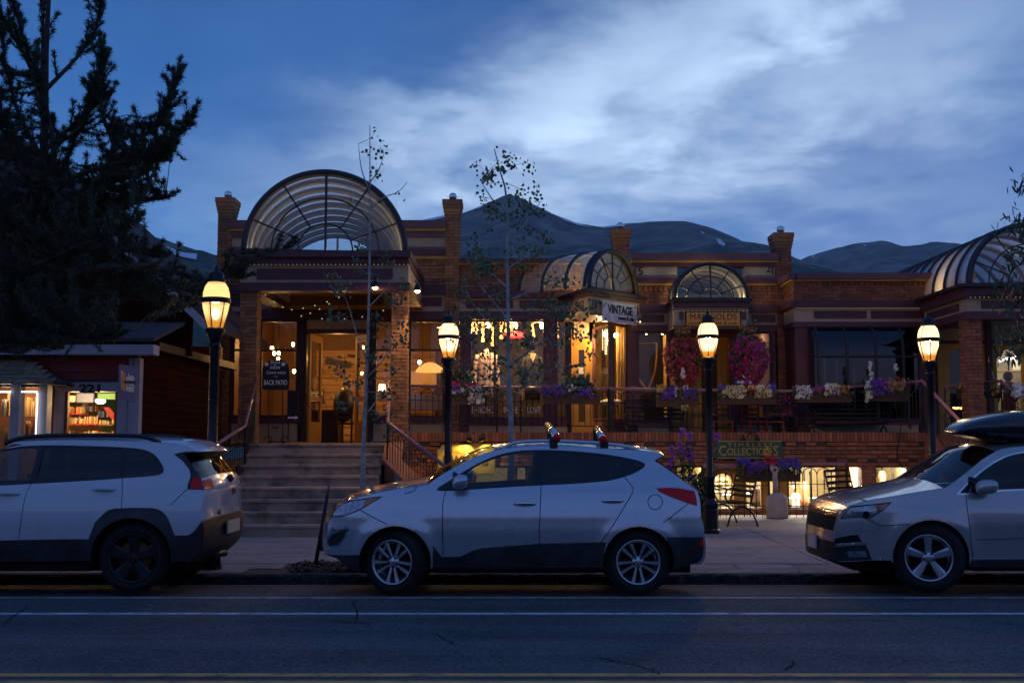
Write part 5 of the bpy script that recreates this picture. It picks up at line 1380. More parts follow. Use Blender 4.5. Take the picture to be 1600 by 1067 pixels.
    def cabin(s,x0,x1,zf,belt,rows,hw=.60):
        for x in rows:
            for y in (-.37,.37):
                o=s.box('seat','seat_cloth',x-.25,x+.25,y-.24,y+.24,zf,zf+.22,.06)
                m=MB();m.prism([(x+.20,s.Yc+y-.24,zf+.15),(x+.34,s.Yc+y-.24,zf+.15),(x+.47,s.Yc+y-.22,zf+.72),(x+.36,s.Yc+y-.22,zf+.74)],(0,.46,0));m.build('seat_back','seat_cloth',s.t,bevel=.04)
                m=MB();m.prism([(x+.39,s.Yc+y-.12,zf+.76),(x+.49,s.Yc+y-.12,zf+.76),(x+.51,s.Yc+y-.11,zf+.94),(x+.43,s.Yc+y-.11,zf+.94)],(0,.24,0));m.build('head_rest','seat_cloth',s.t,bevel=.03)
        xd=rows[0]-.72
        s.box('dashboard','plastic',xd-.35,xd+.05,-hw,hw,zf+.1,belt-.03,.06)
        m=MB();c=Vector((xd+.17,s.Yc-.37,belt-.10));m.tube([c+Vector((math.sin(q)*.05,math.cos(q)*.18,math.sin(q)*.17)) for q in [2*PI*i/20 for i in range(20)]],.016,6,True);m.build('steering_wheel','plastic',s.t,True)

def mirror_part(car,pts_px,yout,mat_cap):
    """door mirror: a rounded housing on a short arm"""
    (x0,y0),(x1,y1)=pts_px;Y=car.Yc-car.W0-.02
    a,b=P(x0,y1,Y),P(x1,y0,Y);c=(a+b)/2;hx,hz=(b.x-a.x)/2,(b.z-a.z)/2
    for side in (1,-1):
        m=MB();k=m.ball((0,0,0),1,18,12)
        for i in range(k,len(m.v)):
            q=m.v[i];e=lambda v:math.copysign(abs(v)**.72,v)
            X,Yy,Z=e(q.x)*hx,e(q.y)*.085,e(q.z)*hz
            X+=Z*.18
            m.v[i]=Vector((c.x+X,car.Yc-side*(car.W0+.06-Yy),c.z+Z))
        o=m.build('door_mirror',mat_cap,car.t,True)
        m=MB();m.tube([(c.x-hx*.5,car.Yc-side*(car.W0+.03),c.z-hz*.75),(c.x-hx*.9,car.Yc-side*(car.w(c.x,c.z)-.04),c.z-hz*1.0)],.025,8);m.build('mirror_arm','plastic',o,True)
def handle(car,x0,x1,y,mt,par):
    a,b=car.xz(x0,y),car.xz(x1,y)
    for side in (1,-1):
        m=MB();pts=[];rr=[]
        for i in range(9):
            t=i/8;X=a[0]+(b[0]-a[0])*t;Z=a[1]+(b[1]-a[1])*t;pts.append((X,car.Yc-side*(car.w(X,Z)+.006+.030*math.sin(PI*t)**.5),Z+.008*math.sin(PI*t)));rr.append(.010+.014*math.sin(PI*t))
        m.tube(pts,rr,8);m.build('handle',mt,par(side),True)

# ---------------------------------------------------------------- silver crossover in the middle
ARX=lambda px,py=878:P(px,py,12.0)
w1,w2=ARX(617),ARX(998)
PROF=[(.18,.93),(.34,.97),(.50,.992),(.68,1.0),(.84,.988),(.98,.955),(1.08,.925),(1.20,.87),(1.40,.775),(1.55,.70),(1.70,.62)]
c1=Car('parked_car','silver crossover parked in the middle, with roof rails and two chrome carrier tubes on top',.91,P(506,840,12.75).x,P(1101,840,12.45).x,PROF,(.62,.60,.50,.80),
         [(w1.x,w1.z,.40,.020,.022),(w2.x,w2.z,.40,.020,.022)],12.91,'paint_silver')
DLO=c1.line([(682,765),(689.5,766.8),(715,766.3),(745,764),(805,760.2),(845.5,758.2),(900,755.5),(940,752.3),(958,749.5),(976,744.6),(990,739.5),(1000,734),(1005.5,730.5),(1008,727),(1006,723.2),(994,718.4),(970,713.4),(940,708.8),(910,705.6),(880,703.6),(850,702.6),(820,703.3),(812,704),(793,707),(775,711.8),(760,717.6),(745,724.6),(729,733.8),(715,742.6),(700,752),(687,760),(682,765)])[:-1]
glz=inset(DLO,.018)
c1.region('window_trim','car_trim',DLO,th=.02,out=-.004)
fx=[c1.xz(*p)[0] for p in ((693,760),(834,730),(849,730),(957,740))]
bp=lambda pa,pb:[c1.xz(*pa),c1.xz(*pb)]
def cut(poly,la,lb):
    """part of poly between two slanting lines (each two points)"""
    def clip(pg,l,keep):
        (x0,z0),(x1,z1)=l;out=[]
        f=lambda p:((x1-x0)*(p[1]-z0)-(z1-z0)*(p[0]-x0))*keep
        for i in range(len(pg)):
            a,b=pg[i-1],pg[i];fa,fb=f(a),f(b)
            if (fa<0)!=(fb<0):t=fa/(fa-fb);out.append((a[0]+(b[0]-a[0])*t,a[1]+(b[1]-a[1])*t))
            if fb>=0:out.append(b)
        return out
    if la:poly=clip(poly,la,-1)
    if lb:poly=clip(poly,lb,1)
    return poly
# front glass, rear glass, rear quarter glass
c1.region('window','car_glass',cut(glz,bp((716,770),(733,700)),bp((831,770),(839,690))),th=.006,out=-.008)
c1.region('window','car_privacy',cut(glz,bp((846,770),(851,690)),bp((955,770),(962,690))),th=.006,out=-.008,label='darkened rear side window')
c1.region('window','car_privacy',cut(glz,bp((959,770),(966,690)),None),th=.006,out=-.008,label='small pointed rear quarter window')
hl=c1.line([(518.5,807.5),(520.3,799),(528,791),(541,783.8),(552,781),(571,778.2),(596.5,775),(590,780.5),(580,786.4),(562,796.7),(547,803),(532,806.6),(518.5,807.5)])[:-1]
c1.region('headlight','car_trim',hl,out=.002,label='swept back headlight with amber corner')
c1.region('lens','headlamp',inset(hl,.012),par='headlight',out=.004)
c1.region('indicator','amber',[c1.xz(*p) for p in ((572,780.6),(593.5,776.2),(579,786),(566.5,792.2))],par='headlight',out=.006)
fog=c1.line([(509.8,842),(516,833.5),(527.5,827.4),(547,824.6),(540,841),(529,854),(514,857),(510,851),(509.8,842)],sm=False)[:-1]
c1.region('fog_lamp','chrome',fog,out=-.01);c1.region('fog_lens','plastic',inset(fog,.022),par='fog_lamp',out=-.02)
tl=c1.line([(1025.5,762.3),(1045,761.6),(1060,762.1),(1085,766.6),(1088,778),(1089.3,789.8),(1079,787.3),(1067.5,783),(1045,774.6),(1030,767.5),(1025.5,762.3)],sm=False)[:-1]
c1.region('tail_light','tail_red',tl,out=.006)
cap=c1.line([(1023.7+11.4*math.cos(q),784+11.6*math.sin(q)) for q in [2*PI*i/20 for i in range(21)]],sm=False)
c1.region('fuel_flap','paint_silver',cap[:-1]);c1.seams.append(cap)
# lower cladding and doors
clad=[(562,893),(544,886),(526,872),(508,864.5),(520,866.5),(545,867),(563,866.5)]
c1.region('lower_bumper','plastic',c1.line(clad+[clad[0]],sm=False)[:-1],out=.004)
low=[(676,886.8),(677,852),(684,862),(690,870),(718,869.5),(740.5,859),(752.5,856),(790,853),(842.5,849),(900,847.6),(934,846.8),(947,847),(944,860),(944,886.8)]
c1.region('sill','plastic',c1.line(low+[low[0]],sm=False)[:-1],out=.006)
rb=[(1051,889.5),(1050,870),(1041,839),(1060,838.6),(1098.6,838.6),(1100,856),(1097.5,872),(1090,879),(1067.5,884),(1054,890)]
c1.region('rear_bumper','plastic',c1.line(rb+[rb[0]],sm=False)[:-1],out=.004)
c1.region('reflector','tail_red',[c1.xz(*p) for p in ((1093,842),(1098.5,842),(1099,853),(1094,853))],out=.008)
for r_,key in (('door','front_door'),('door','rear_door')):pass
fd=[(697,767.2),(693.5,777),(691.7,790),(691.2,819),(692.5,869.5),(718,869),(740.5,858.5),(790,852.4),(842.5,848.6),(843,820),(845.3,760),(845.5,758.4),(805,760.4),(745,764.2),(715,766.5)]
rd=[(845.5,758.4),(845.3,760),(843,820),(842.5,848.6),(900,847.2),(938.5,846.4),(958,820),(983.5,778.5),(989.3,767),(989.3,762),(976,744.8),(958,749.7),(940,752.5),(900,755.7)]
fdl=c1.line(fd+[fd[0]],sm=False);rdl=c1.line(rd+[rd[0]],sm=False)
c1.regions.insert(0,dict(name='door',key='front_door',mat='paint_silver',poly=fdl[:-1],par='self'));c1.regions.insert(1,dict(name='door',key='rear_door',mat='paint_silver',poly=rdl[:-1],par='self'))
c1.seams+=[c1.line(fd[:5],sm=False),c1.line([(845.4,759),(843,820),(842.5,849)],sm=False),c1.line([(976,744.8),(989.3,762),(989.3,767),(983.5,778.5),(958,820),(938.5,847)],sm=False),c1.line([(563,797),(583,808),(605,819)],sm=False),c1.line([(1075,787),(1036,816.5)],sm=False),c1.line([(652,760),(645,768),(632,771)],sm=False)]
path1=[('front_bumper','paint_silver',[(518,864,.7),(516,850,.7),(516.3,835,.7),(517.8,820,.7),(521,810,.72)]),
         ('grille','plastic',[(521,810,.72),(525,801,.74),(530,794,.78)]),
         ('bonnet','paint_silver',[(530,794,.78),(539,786.5,.85),(550,780.4,.9),(568,774.6,.95),(595,768.4,.98),(620.5,763.8,1),(645,760.6,1),(668,757.4,1)]),
         ('windscreen','car_glass',[(668,757.4,1),(684,745.5,1),(705,733.0,1),(730,719.6,1),(752,710.6,1),(772,704.6,1)]),
         ('roof','paint_silver',[(772,704.6,1),(790,700.6,1),(820,697.2,1),(850,696,1),(880,696.4,1),(910,698,1),(940,700.2,1),(985,703,1),(1012,705.4,1),(1030,709.2,1),(1037,711.4,1)]),
         ('spoiler','car_trim',[(1037,711.4,1),(1036,713,1),(1028,717,1),(1023,720,1)]),
         ('rear_window','car_privacy',[(1023,720,1),(1040,731,1),(1057,743,1),(1075,756.5,1)]),
         ('tailgate','paint_silver',[(1075,756.5,1),(1086,764.4,.95),(1089.5,774,.9),(1091.5,787,.9),(1093,808,.9),(1096.5,816,.9),(1098,838,.9)]),
         ('rear_bumper','plastic',[(1098,838,.9),(1099.8,854.5,.9),(1097.5,872.5,.9),(1090,879,.9)])]
def arch_px(cx,cy,r,a0,a1,n=18):return [(cx+r*math.cos(a0+(a1-a0)*i/n),cy-r*math.sin(a0+(a1-a0)*i/n)) for i in range(n+1)]
bot1=[(1067.5,884),(1054,889.8)]+arch_px(998,878,55.5,R(-12),R(192))+[(943,887),(800,887),(676,887)]+arch_px(617,878,56.5,R(-10),R(195))+[(562,893),(544,886),(526,872)]
def crown1(tg,e):return {'front_bumper':.13,'grille':.11,'bonnet':.06,'windscreen':.075,'roof':.055,'spoiler':.03,'rear_window':.05,'tailgate':.05,'rear_bumper':.06}[tg]
M1=c1.build(path1,bot1,crown1)
c1.wheel(w1.x,w1.z-.005,.345,.248,'twin',R(-20));c1.wheel(w2.x,w2.z-.005,.345,.248,'twin')
dr1=lambda key:(lambda side:M1[(key,side)])
handle(c1,803,837.5,787,'chrome',dr1('front_door'));handle(c1,940,974,782.5,'chrome',dr1('rear_door'))
mirror_part(c1,((707.5,763.5),(732,741)),0,'paint_silver')
c1.box('underbody','liner',w1.x-.55,w2.x+.60,-.60,.60,.22,.80,0)
c1.box('engine_bay','liner',w1.x-.55,w1.x+.62,-.55,.55,.70,.92,0);c1.box('rocker','liner',w1.x+.45,w2.x-.45,-.82,.82,.24,.55,0)
c1.box('wheel_arch_liner','liner',w1.x-.42,w1.x+.42,.57,.6,.3,.85,0)
c1.cabin(0,0,.62,1.06,(w1.x+1.12,w1.x+2.05))
for side in (1,-1):
    pts=[(785.5,700.6),(800,693.2),(820,689.8),(860,688.8),(900,690.3),(940,692.6),(975,697),(990,700.4),(1001,704.6)]
    m=MB();q=[];
    for x,y in pts:a=P(x,y,12.30);q.append((a.x,c1.Yc-side*.585,a.z))
    q=catmull(q,sub=4);m.tube(q,.020,8);m.build('roof_rail','silver',c1.t,True)
for (x0,y0),(x1,y1),fx_ in (((855.5,664),(870,683),865),((932,669.5),(942,686),944)):
    o=empty_part('roof_carrier',c1.t,P(x1,y1,12.32))
    a=P(x1,y1,12.28);b=P(x0,y0,13.5)
    m=MB();m.tube([a,b],.042,14);m.build('carrier_tube','chrome',o,True)
    m=MB();d_=(a-b).normalized();m.tube([a-d_*.002,a+d_*.03,a+d_*.055],[.046,.045,.03],14);m.build('end_cap','tail_red',o,True)
    f=P(fx_,698,12.32);m=MB();m.box(f.x-.045,f.x+.045,12.28,12.40,f.z-.03,a.z+.0);m.build('carrier_foot','plastic',o,bevel=.01)
    f2=Vector((f.x,13.48,f.z));m=MB();m.box(f.x-.04,f.x+.04,13.42,13.54,f.z-.03,b.z);m.build('carrier_foot','plastic',o,bevel=.01)
m=MB();a=P(975.5,698,12.9);b=P(984,680,12.9);m.tube([a,b],[.008,.003],5);m.build('aerial','car_trim',c1.t)
m=MB();a=P(1070,752,12.9);b=P(1083,743.5,13.0);m.tube([a,b],.02,6);m.build('rear_wiper','car_trim',c1.t)
m=MB();a=P(509,845,12.9);m.box(a.x-.02,a.x+.03,12.65,13.15,a.z-.09,a.z+.07);m.build('plate_holder','plastic',c1.t)

# ---------------------------------------------------------------- white off-road estate on the left
w3=P(205,872,12.0)
wf_x=w3.x-2.70
PR2=[(.2,.94),(.36,.975),(.55,.995),(.78,1.0),(.93,.985),(1.04,.955),(1.14,.925),(1.3,.86),(1.5,.77),(1.64,.71),(1.75,.65)]
c2=Car('parked_car','dusty white estate car with black cladding and roof rails, cut off by the picture edge',.93,wf_x-.98,P(369,780,12.5).x,PR2,(.7,.62,.62,.72),
         [(w3.x,w3.z,.42,.022,.022),(wf_x,w3.z,.42,.022,.022)],12.93,'paint_white')
X0=lambda x,z:(800+x/12.05*FPX,688-(z-CAMH)*FPX/12.05)     # rough pixel of an unseen point
D2=c2.line([X0(-7.95,1.10),X0(-7.3,1.105),(-30,758.9),(0,758.4),(48.8,755.8),(100,753),(150,750),(191,747),(225,744.6),(247.5,741.8),(254.5,738),(256,733.5),(253,725),(244.5,713.2),(236,706.6),(226,702.6),(210,700),(180,698),(150,696.8),(90,695.5),(37.5,696.7),(0,702),X0(-6.0,1.52),X0(-6.9,1.36),X0(-7.95,1.10)])[:-1]
g2=inset(D2,.018);b2=lambda pa,pb:[c2.xz(*pa),c2.xz(*pb)]
c2.region('window_trim','car_trim',D2,th=.02,out=-.004)
c2.region('window','car_glass',cut(g2,None,b2((42,770),(62,690))),th=.006,out=-.008)
c2.region('window','car_privacy',cut(g2,b2((52,770),(71,690)),b2((187,770),(191,690))),th=.006,out=-.008,label='darkened rear side window')
c2.region('window','car_privacy',cut(g2,b2((192,770),(196,690)),None),th=.006,out=-.008,label='darkened rear quarter window')
rq=[(261,699.5),(271.5,709.5),(285,719.5),(295.5,733),(297.8,741),(296,751),(293,760),(293,763.5),(330,764),(332,745),(318,722),(300,704),(280,701)]
c2.region('rear_quarter_glass','car_trim',c2.line([(271.5,709.8),(285,719.8),(295.5,733),(297.8,741),(296,751),(293,760),(293,764.5),(345,765.2),(345,740),(320,706.5),(303,706.8),(292,705),(280,707),(271.5,709.8)],sm=False)[:-1],out=-.003)
tl2=[(298.5,762.8),(298.5,752),(304.5,745.3),(318,744.4),(331.5,745),(331.5,763.4)]
c2.region('tail_light','car_trim',c2.line([(293,764),(293.5,757),(296.5,748),(303,742.5),(333,742.5),(334,764.8),(293,764)],sm=False)[:-1],out=.004,key='tail',label='red tail light in a black surround')
c2.region('lens','tail_red',c2.line(tl2+[tl2[0]],sm=False)[:-1],par='tail',out=.008)
fl2=[(140,838),(149,816),(157,807),(164,801),(170,796.5),(179,794),(208,792.8),(237.5,793.2),(247,795.4),(254,799.5),(260,806),(264.5,814.5),(273,836.5),(294.5,835.8),(300,832.5),(305,828),(315.5,814.5),(319,812.2),(323,811.5),(334,811.7)]
c2.region('cladding','plastic',c2.line(fl2+[(352,812.5),(352,890),(317,890),(262,890)],sm=False)+c2.line([(262,872),(258,850),(248,828),(236,818),(220,813),(205,812),(188,814),(172,822),(160,838),(150,872)],sm=False)+c2.line([(150,890),X0(wf_x+.4,.2),X0(wf_x+.42,.56),(-40,845),(28.8,843.3),(100,842),(139,842)],sm=False),out=.010)
c2.region('reflector','tail_red',c2.line([(322,825.5),(325,820),(333,818.3),(342,819.5),(345,823),(344,826.8),(323,827.8),(322,825.5)],sm=False)[:-1],out=.016)
c2.seams+=[c2.line([(48.8,756.5),(45,763),(40.5,772),(37.5,784.5),(33,812),(28.8,842)],sm=False),c2.line([(191,747.3),(191,770),(189.5,793)],sm=False),c2.line([(292,764),(284,772),(266,789)],sm=False)]
fd2=[(48.8,756.2),(45,763),(40.5,772),(37.5,784.5),(33,812),(28.8,843),(-40,845)]+[X0(wf_x+.55,.60),X0(wf_x+.52,1.1)]+[(-30,759.2),(0,758.7)]
rd2=[(48.8,756.2),(45,763),(40.5,772),(37.5,784.5),(33,812),(28.8,843),(100,841.8),(139,840),(149,815),(164,800.5),(179,793.6),(189.5,793.0),(191,770),(191,747.3),(150,750.3),(100,753.3)]
c2.regions.insert(0,dict(name='door',key='front_door',mat='paint_white',poly=c2.line(fd2+[fd2[0]],sm=False)[:-1],par='self'));c2.regions.insert(1,dict(name='door',key='rear_door',mat='paint_white',poly=c2.line(rd2+[rd2[0]],sm=False)[:-1],par='self'))
hl2=[X0(wf_x-.85,.98),X0(wf_x-.35,1.02),X0(wf_x-.4,.95),X0(wf_x-.85,.92)]
c2.region('headlight','headlamp',c2.line(hl2+[hl2[0]],sm=False)[:-1],out=.004)
nose=[X0(wf_x-.86,.30),X0(wf_x-.93,.55),X0(wf_x-.92,.80),X0(wf_x-.84,1.0)]
path2=[('front_bumper','plastic',[(*nose[0],.9),(*nose[1],.9),(*nose[2],.9)]),('grille','car_trim',[(*nose[2],.9),(*nose[3],.9)]),
         ('bonnet','paint_white',[(*nose[3],.9),(*X0(wf_x-.6,1.06),1),(*X0(wf_x,1.13),1),(*X0(wf_x+.45,1.18),1)]),
         ('windscreen','car_glass',[(*X0(wf_x+.45,1.18),1),(*X0(wf_x+.8,1.38),1),(*X0(wf_x+1.25,1.57),1),(*X0(wf_x+1.5,1.62),1)]),
         ('roof','paint_white',[(*X0(wf_x+1.5,1.62),1),(20,692,1),(37.5,689.8,1),(90,687.8,1),(150,688,1),(200,689.6,1),(240,691.6,1),(258,692.8,1),(285,695.6,1),(297,700,1),(307,706,1)]),
         ('spoiler','car_trim',[(307,706,1),(297,706,1),(287,708,1)]),
         ('rear_window','car_privacy',[(287,708,1),(295,719,1),(303,731,1),(310,742,1),(314,748,1)]),
         ('tailgate','paint_white',[(314,748,1),(317,756,1),(319,766,1),(317,778,1),(314,795,1),(314,810,1),(315,814,1)]),
         ('rear_bumper','plastic',[(315,814,1),(318,816,.95),(319,830,.95),(317,852,.95),(311,864,.95),(299,874,.95)])]
bot2=[(300,877),(272,877)]+arch_px(205,872,63,R(-6),R(184))+[(143,876),X0(wf_x+.42,.33)]+[X0(wf_x+.44*math.cos(q),w3.z+.42*math.sin(q)) for q in [R(-5)+R(190)*i/14 for i in range(15)]]+[X0(wf_x-.5,.30)]
def crown2(tg,e):return {'front_bumper':.12,'grille':.10,'bonnet':.06,'windscreen':.08,'roof':.06,'spoiler':.07,'rear_window':.08,'tailgate':.085,'rear_bumper':.06}[tg]
M2=c2.build(path2,bot2,crown2)
c2.wheel(w3.x,w3.z-.0,.368,.272,'five',0,'rim_dark');c2.wheel(wf_x,w3.z,.368,.272,'five',0,'rim_dark')
handle(c2,-4,31,771,'paint_white',lambda s:M2[('front_door',s)]);handle(c2,145,180,764.5,'paint_white',lambda s:M2[('rear_door',s)])
c2.box('underbody','liner',wf_x-.7,w3.x+.50,-.62,.62,.24,.80,0);c2.box('engine_bay','liner',wf_x-.6,wf_x+.7,-.55,.55,.7,1.0,0);c2.box('rocker','liner',wf_x+.45,w3.x-.47,-.84,.84,.26,.5,0)
c2.cabin(0,0,.66,1.10,(wf_x+1.2,wf_x+2.15))
mirror_part(c2,((X0(wf_x+.72,1.2)[0],X0(0,1.07)[1]),(X0(wf_x+.92,0)[0],X0(0,1.22)[1])),0,'paint_white')
for side in (1,-1):
    m=MB();q=[]
    for x,y in ((10,692.5),(22,688),(40,683.5),(75,680.8),(130,680),(195,680.4),(222,682),(240,686),(253,692)):a=P(x,y,12.35);q.append((a.x,c2.Yc-side*.62,a.z))
    m.tube(catmull(q,sub=4),.024,8);m.build('roof_rail','car_trim',c2.t,True)
m=MB();a=P(342,862,12.9);m.tube([P(320,868,12.6),P(352,863,12.9)],.04,10);m.build('exhaust','plastic',c2.t,True)
m=MB();m.tube([P(318,878,13.2),P(342,875,13.3)],.07,12);m.build('silencer','liner',c2.t,True)
a=P(359,747,12.9);m=MB();m.ball(a,.045,10,7);m.build('rear_wiper','car_trim',c2.t,True)
def surf(car,ty,px,py):
    """point and outward direction on the crowned rear strip nearest to a pixel"""
    best=None
    for i,rr in enumerate(car.rows):
        for j,q in enumerate(rr):
            if not i or not j or i+1>=len(car.rows) or j+1>=len(rr):continue
            k=(q.x/q.y*FPX);
            d=(q-P(px,py,q.y)).length
            if best is None or d<best[0]:best=(d,q,(car.rows[i+1][j]-car.rows[i-1][j]).cross(rr[j+1]-rr[j-1]))
    n=best[2].normalized();n=n if n.x>0 else -n
    return best[1],n
for s_,px,py,sz in (('Jeep',363,764,.085),('4x4',340,801,.065)):
    q,n_=surf(c2,'tailgate',px,py);yaw=math.atan2(n_.y,n_.x)+PI/2
    text(s_,sz,'car_trim',c2.t,q+n_*.012,'badge',(PI/2,0,yaw),.003,bold=.002)
q,n_=surf(c2,'tailgate',351,828);
m=MB();u_=Vector((-n_.y,n_.x,0)).normalized();z_=Vector((0,0,1));cq=Vector((q.x+.04,c2.Yc,q.z+.03))
m.box(cq.x-.0,cq.x+.02,c2.Yc-.26,c2.Yc+.26,cq.z-.07,cq.z+.07);m.build('number_plate','goods_c',c2.t)

# ---------------------------------------------------------------- champagne SUV on the right
w5=P(1458,872,12.0);wr_x=w5.x+2.75
PR3=[(.2,.95),(.36,.975),(.55,.99),(.75,1.0),(.90,.988),(1.02,.955),(1.12,.925),(1.25,.875),(1.45,.79),(1.62,.72),(1.76,.64)]
c3=Car('parked_car','champagne grey SUV with a black roof box, parked at the right edge',.97,P(1273,830,12.9).x,wr_x+1.12,PR3,(1.22,.42,.6,.78),
         [(w5.x,w5.z,.44,.020,.022),(wr_x,w5.z,.44,.020,.022)],12.97,'paint_champagne')
X3=lambda x,z:(800+x/12.0*FPX,688-(z-CAMH)*FPX/12.0)
xr3=wr_x
D3=c3.line([(1494,772),(1507.5,773),(1535,770),(1600,766),X3(6.9,1.14),X3(xr3-.1,1.17),X3(xr3+.55,1.20),X3(xr3+.68,1.28),X3(xr3+.5,1.50),X3(xr3-.2,1.56),X3(6.6,1.575),(1640,702),(1600,704.8),(1575,710),(1556,719),(1544,726.5),(1531,736),(1515,750),(1504,761),(1494,772)])[:-1]
g3=inset(D3,.018);b3=lambda pa,pb:[c3.xz(*pa),c3.xz(*pb)]
c3.region('window_trim','chrome',D3,th=.02,out=-.002)
c3.region('window','car_trim',cut(g3,None,b3((1514,780),(1520,700))),th=.006,out=-.006,label='black mirror triangle at the window corner')
c3.region('window','car_privacy',cut(g3,b3((1515,780),(1521,700)),b3(X3(wr_x-1.0,1.1),X3(wr_x-.95,1.6))),th=.006,out=-.008)
c3.region('window','car_privacy',cut(g3,b3(X3(wr_x-.9,1.1),X3(wr_x-.85,1.6)),None),th=.006,out=-.008,label='darkened rear side window')
hl3=c3.line([(1312,811),(1320,801),(1328,791.8),(1355,788.6),(1392.5,785),(1388,790),(1382,796),(1370,804),(1357,811.8),(1346,808.2),(1330,809),(1312,811)],sm=False)[:-1]
c3.region('headlight','car_trim',hl3,out=.003,label='long pointed headlight with amber corner');c3.region('lens','headlamp',inset(hl3,.008),par='headlight',out=.005)
c3.region('indicator','amber',[c3.xz(*p) for p in ((1366,789.5),(1389,786.4),(1381,793.5),(1369.5,796))],par='headlight',out=.007)
c3.region('projector','liner',c3.line([(1353+5.5*math.cos(q),804+6*math.sin(q)) for q in [2*PI*i/12 for i in range(13)]],sm=False)[:-1],par='headlight',out=.009)
sl=c3.line([(1293.5,845),(1303,841.5),(1318,837.8),(1340,835),(1347,846.3),(1320,848),(1293,850),(1293.5,845)],sm=False)[:-1]
c3.region('bumper_slot','liner',sl,out=-.02)
c3.region('chrome_strip','chrome',c3.line([(1290,851),(1320,849),(1348,847.2),(1353,849),(1320,851.4),(1290,853.2),(1290,851)],sm=False)[:-1],out=.006)
lb=c3.line([(1281,872),(1281,855.5),(1320,852.5),(1353,850.2),(1358,862),(1362.5,874.5),(1330,876),(1308,876.5),(1281,872)],sm=False)[:-1]
c3.region('lower_bumper','plastic',lb,out=.0)
c3.region('fog_lamp','headlamp',c3.line([(1323,861),(1351.5,860.2),(1355.5,869.5),(1326.5,870.5),(1323,861)],sm=False)[:-1],out=.004)
sh=c3.line([(1286.5,795),(1297,793.4),(1319.5,794),(1316,801),(1309.5,806.5),(1284.5,808),(1286.5,795)],sm=False)[:-1]
c3.region('grille_shield','chrome',sh,out=.010)
gr=c3.line([(1282,811),(1309,807.2),(1305,814),(1299,819.5),(1283,826),(1282,811)],sm=False)[:-1]
c3.region('grille','liner',gr,out=-.01)
c3.region('chrome_strip','chrome',c3.line([(1525,841),(1600,838),X3(wr_x-.5,.69),X3(wr_x-.5,.67),(1600,840.5),(1526,843),(1525,841)],sm=False)[:-1],out=.014)
c3.seams+=[c3.line([(1509,774),(1510.5,788),(1512.5,802),(1517.5,852),(1520,870)],sm=False),c3.line([(1357,812),(1376,821),(1421,818.3)],sm=False),c3.line([X3(wr_x-1.0,1.12),X3(wr_x-1.02,.4)],sm=False),c3.line([(1328,791),(1367,787.6),(1393,784.6)],sm=False),c3.line([(1286,793),(1310,791.6),(1328,791)],sm=False)]
fd3=[(1509,773.5),(1510.5,788),(1512.5,802),(1517.5,852),(1520,874),(1600,873)]+[X3(wr_x-1.02,.36),X3(wr_x-1.0,1.14)]+[(1600,766.4),(1535,770.4)]
rd3=[X3(wr_x-1.0,1.14),X3(wr_x-1.02,.36),X3(wr_x-.46,.37),X3(wr_x-.44,.75),X3(wr_x-.1,1.16)]
c3.regions.insert(0,dict(name='door',key='front_door',mat='paint_champagne',poly=c3.line(fd3+[fd3[0]],sm=False)[:-1],par='self'));c3.regions.insert(1,dict(name='door',key='rear_door',mat='paint_champagne',poly=c3.line(rd3+[rd3[0]],sm=False)[:-1],par='self'))
c3.region('sill','plastic',c3.line([(1512,886),(1518,874.5),(1600,873.5),X3(wr_x-.46,.37),X3(wr_x-.46,.27),(1600,886),(1512,886)],sm=False)[:-1],out=.004)
tl3=[X3(wr_x+.8,1.1),X3(wr_x+1.05,1.1),X3(wr_x+1.08,.9),X3(wr_x+.85,.95)]
c3.region('tail_light','tail_red',c3.line(tl3+[tl3[0]],sm=False)[:-1],out=.004)
path3=[('front_bumper','plastic',[(1305,875,1),(1303,858,1),(1303,846,1)]),('bumper_face','paint_champagne',[(1303,846,1),(1305,838,1),(1306.5,830,1)]),
         ('grille_face','liner',[(1306.5,830,1),(1309,820,1),(1312,808,1)]),('grille_bar','chrome',[(1312,808,1),(1312.5,804,1),(1314,800,1)]),
         ('bonnet','paint_champagne',[(1314,800,1),(1320,795.5,1),(1329,790.6,1),(1350,783.6,1),(1372,779.4,1),(1415,772.2,1),(1444,767.4,1),(1474,763,1)]),
         ('windscreen','car_glass',[(1474,763,1),(1487.5,755,1),(1500,745.6,1),(1512.5,735.8,1),(1525,725.6,1),(1537.5,716,1),(1556,705,1)]),
         ('roof','paint_champagne',[(1556,705,1),(1568,701,1),(1581,699,1),(1600,697.4,1),(*X3(6.4,1.65),1),(*X3(wr_x-.1,1.655),1),(*X3(wr_x+.55,1.60),1)]),
         ('rear_window','car_privacy',[(*X3(wr_x+.55,1.60),1),(*X3(wr_x+.9,1.22),1)]),('tailgate','paint_champagne',[(*X3(wr_x+.9,1.22),1),(*X3(wr_x+1.05,1.05),1),(*X3(wr_x+1.08,.6),1)]),('rear_bumper','plastic',[(*X3(wr_x+1.08,.6),1),(*X3(wr_x+1.05,.32),1)])]
bot3=[X3(wr_x+.6,.30)]+[X3(wr_x+.43*math.cos(q),w5.z+.43*math.sin(q)) for q in [R(-6)+R(192)*i/14 for i in range(15)]]+[X3(wr_x-.46,.27),(1600,886),(1516,886)]+arch_px(1455,872,60,R(-8),R(188))+[(1392,875),(1362,875),(1330,877),(1308,877)]
def crown3(tg,e):return (.012+.06*min(1,max(0,(e[0]-c3.xn)/1.3)) if tg=='bonnet' else None) or {'front_bumper':.06,'bumper_face':.055,'grille_face':.05,'grille_bar':.04,'bonnet':.07,'windscreen':.10,'roof':.06,'rear_window':.06,'tailgate':.06,'rear_bumper':.08}[tg]
M3=c3.build(path3,bot3,crown3)
c3.wheel(w5.x,w5.z,.372,.258,'single',R(-16));c3.wheel(wr_x,w5.z,.372,.258,'single')
mirror_part(c3,((1522.5,771.5),(1556.5,748.5)),0,'paint_champagne')
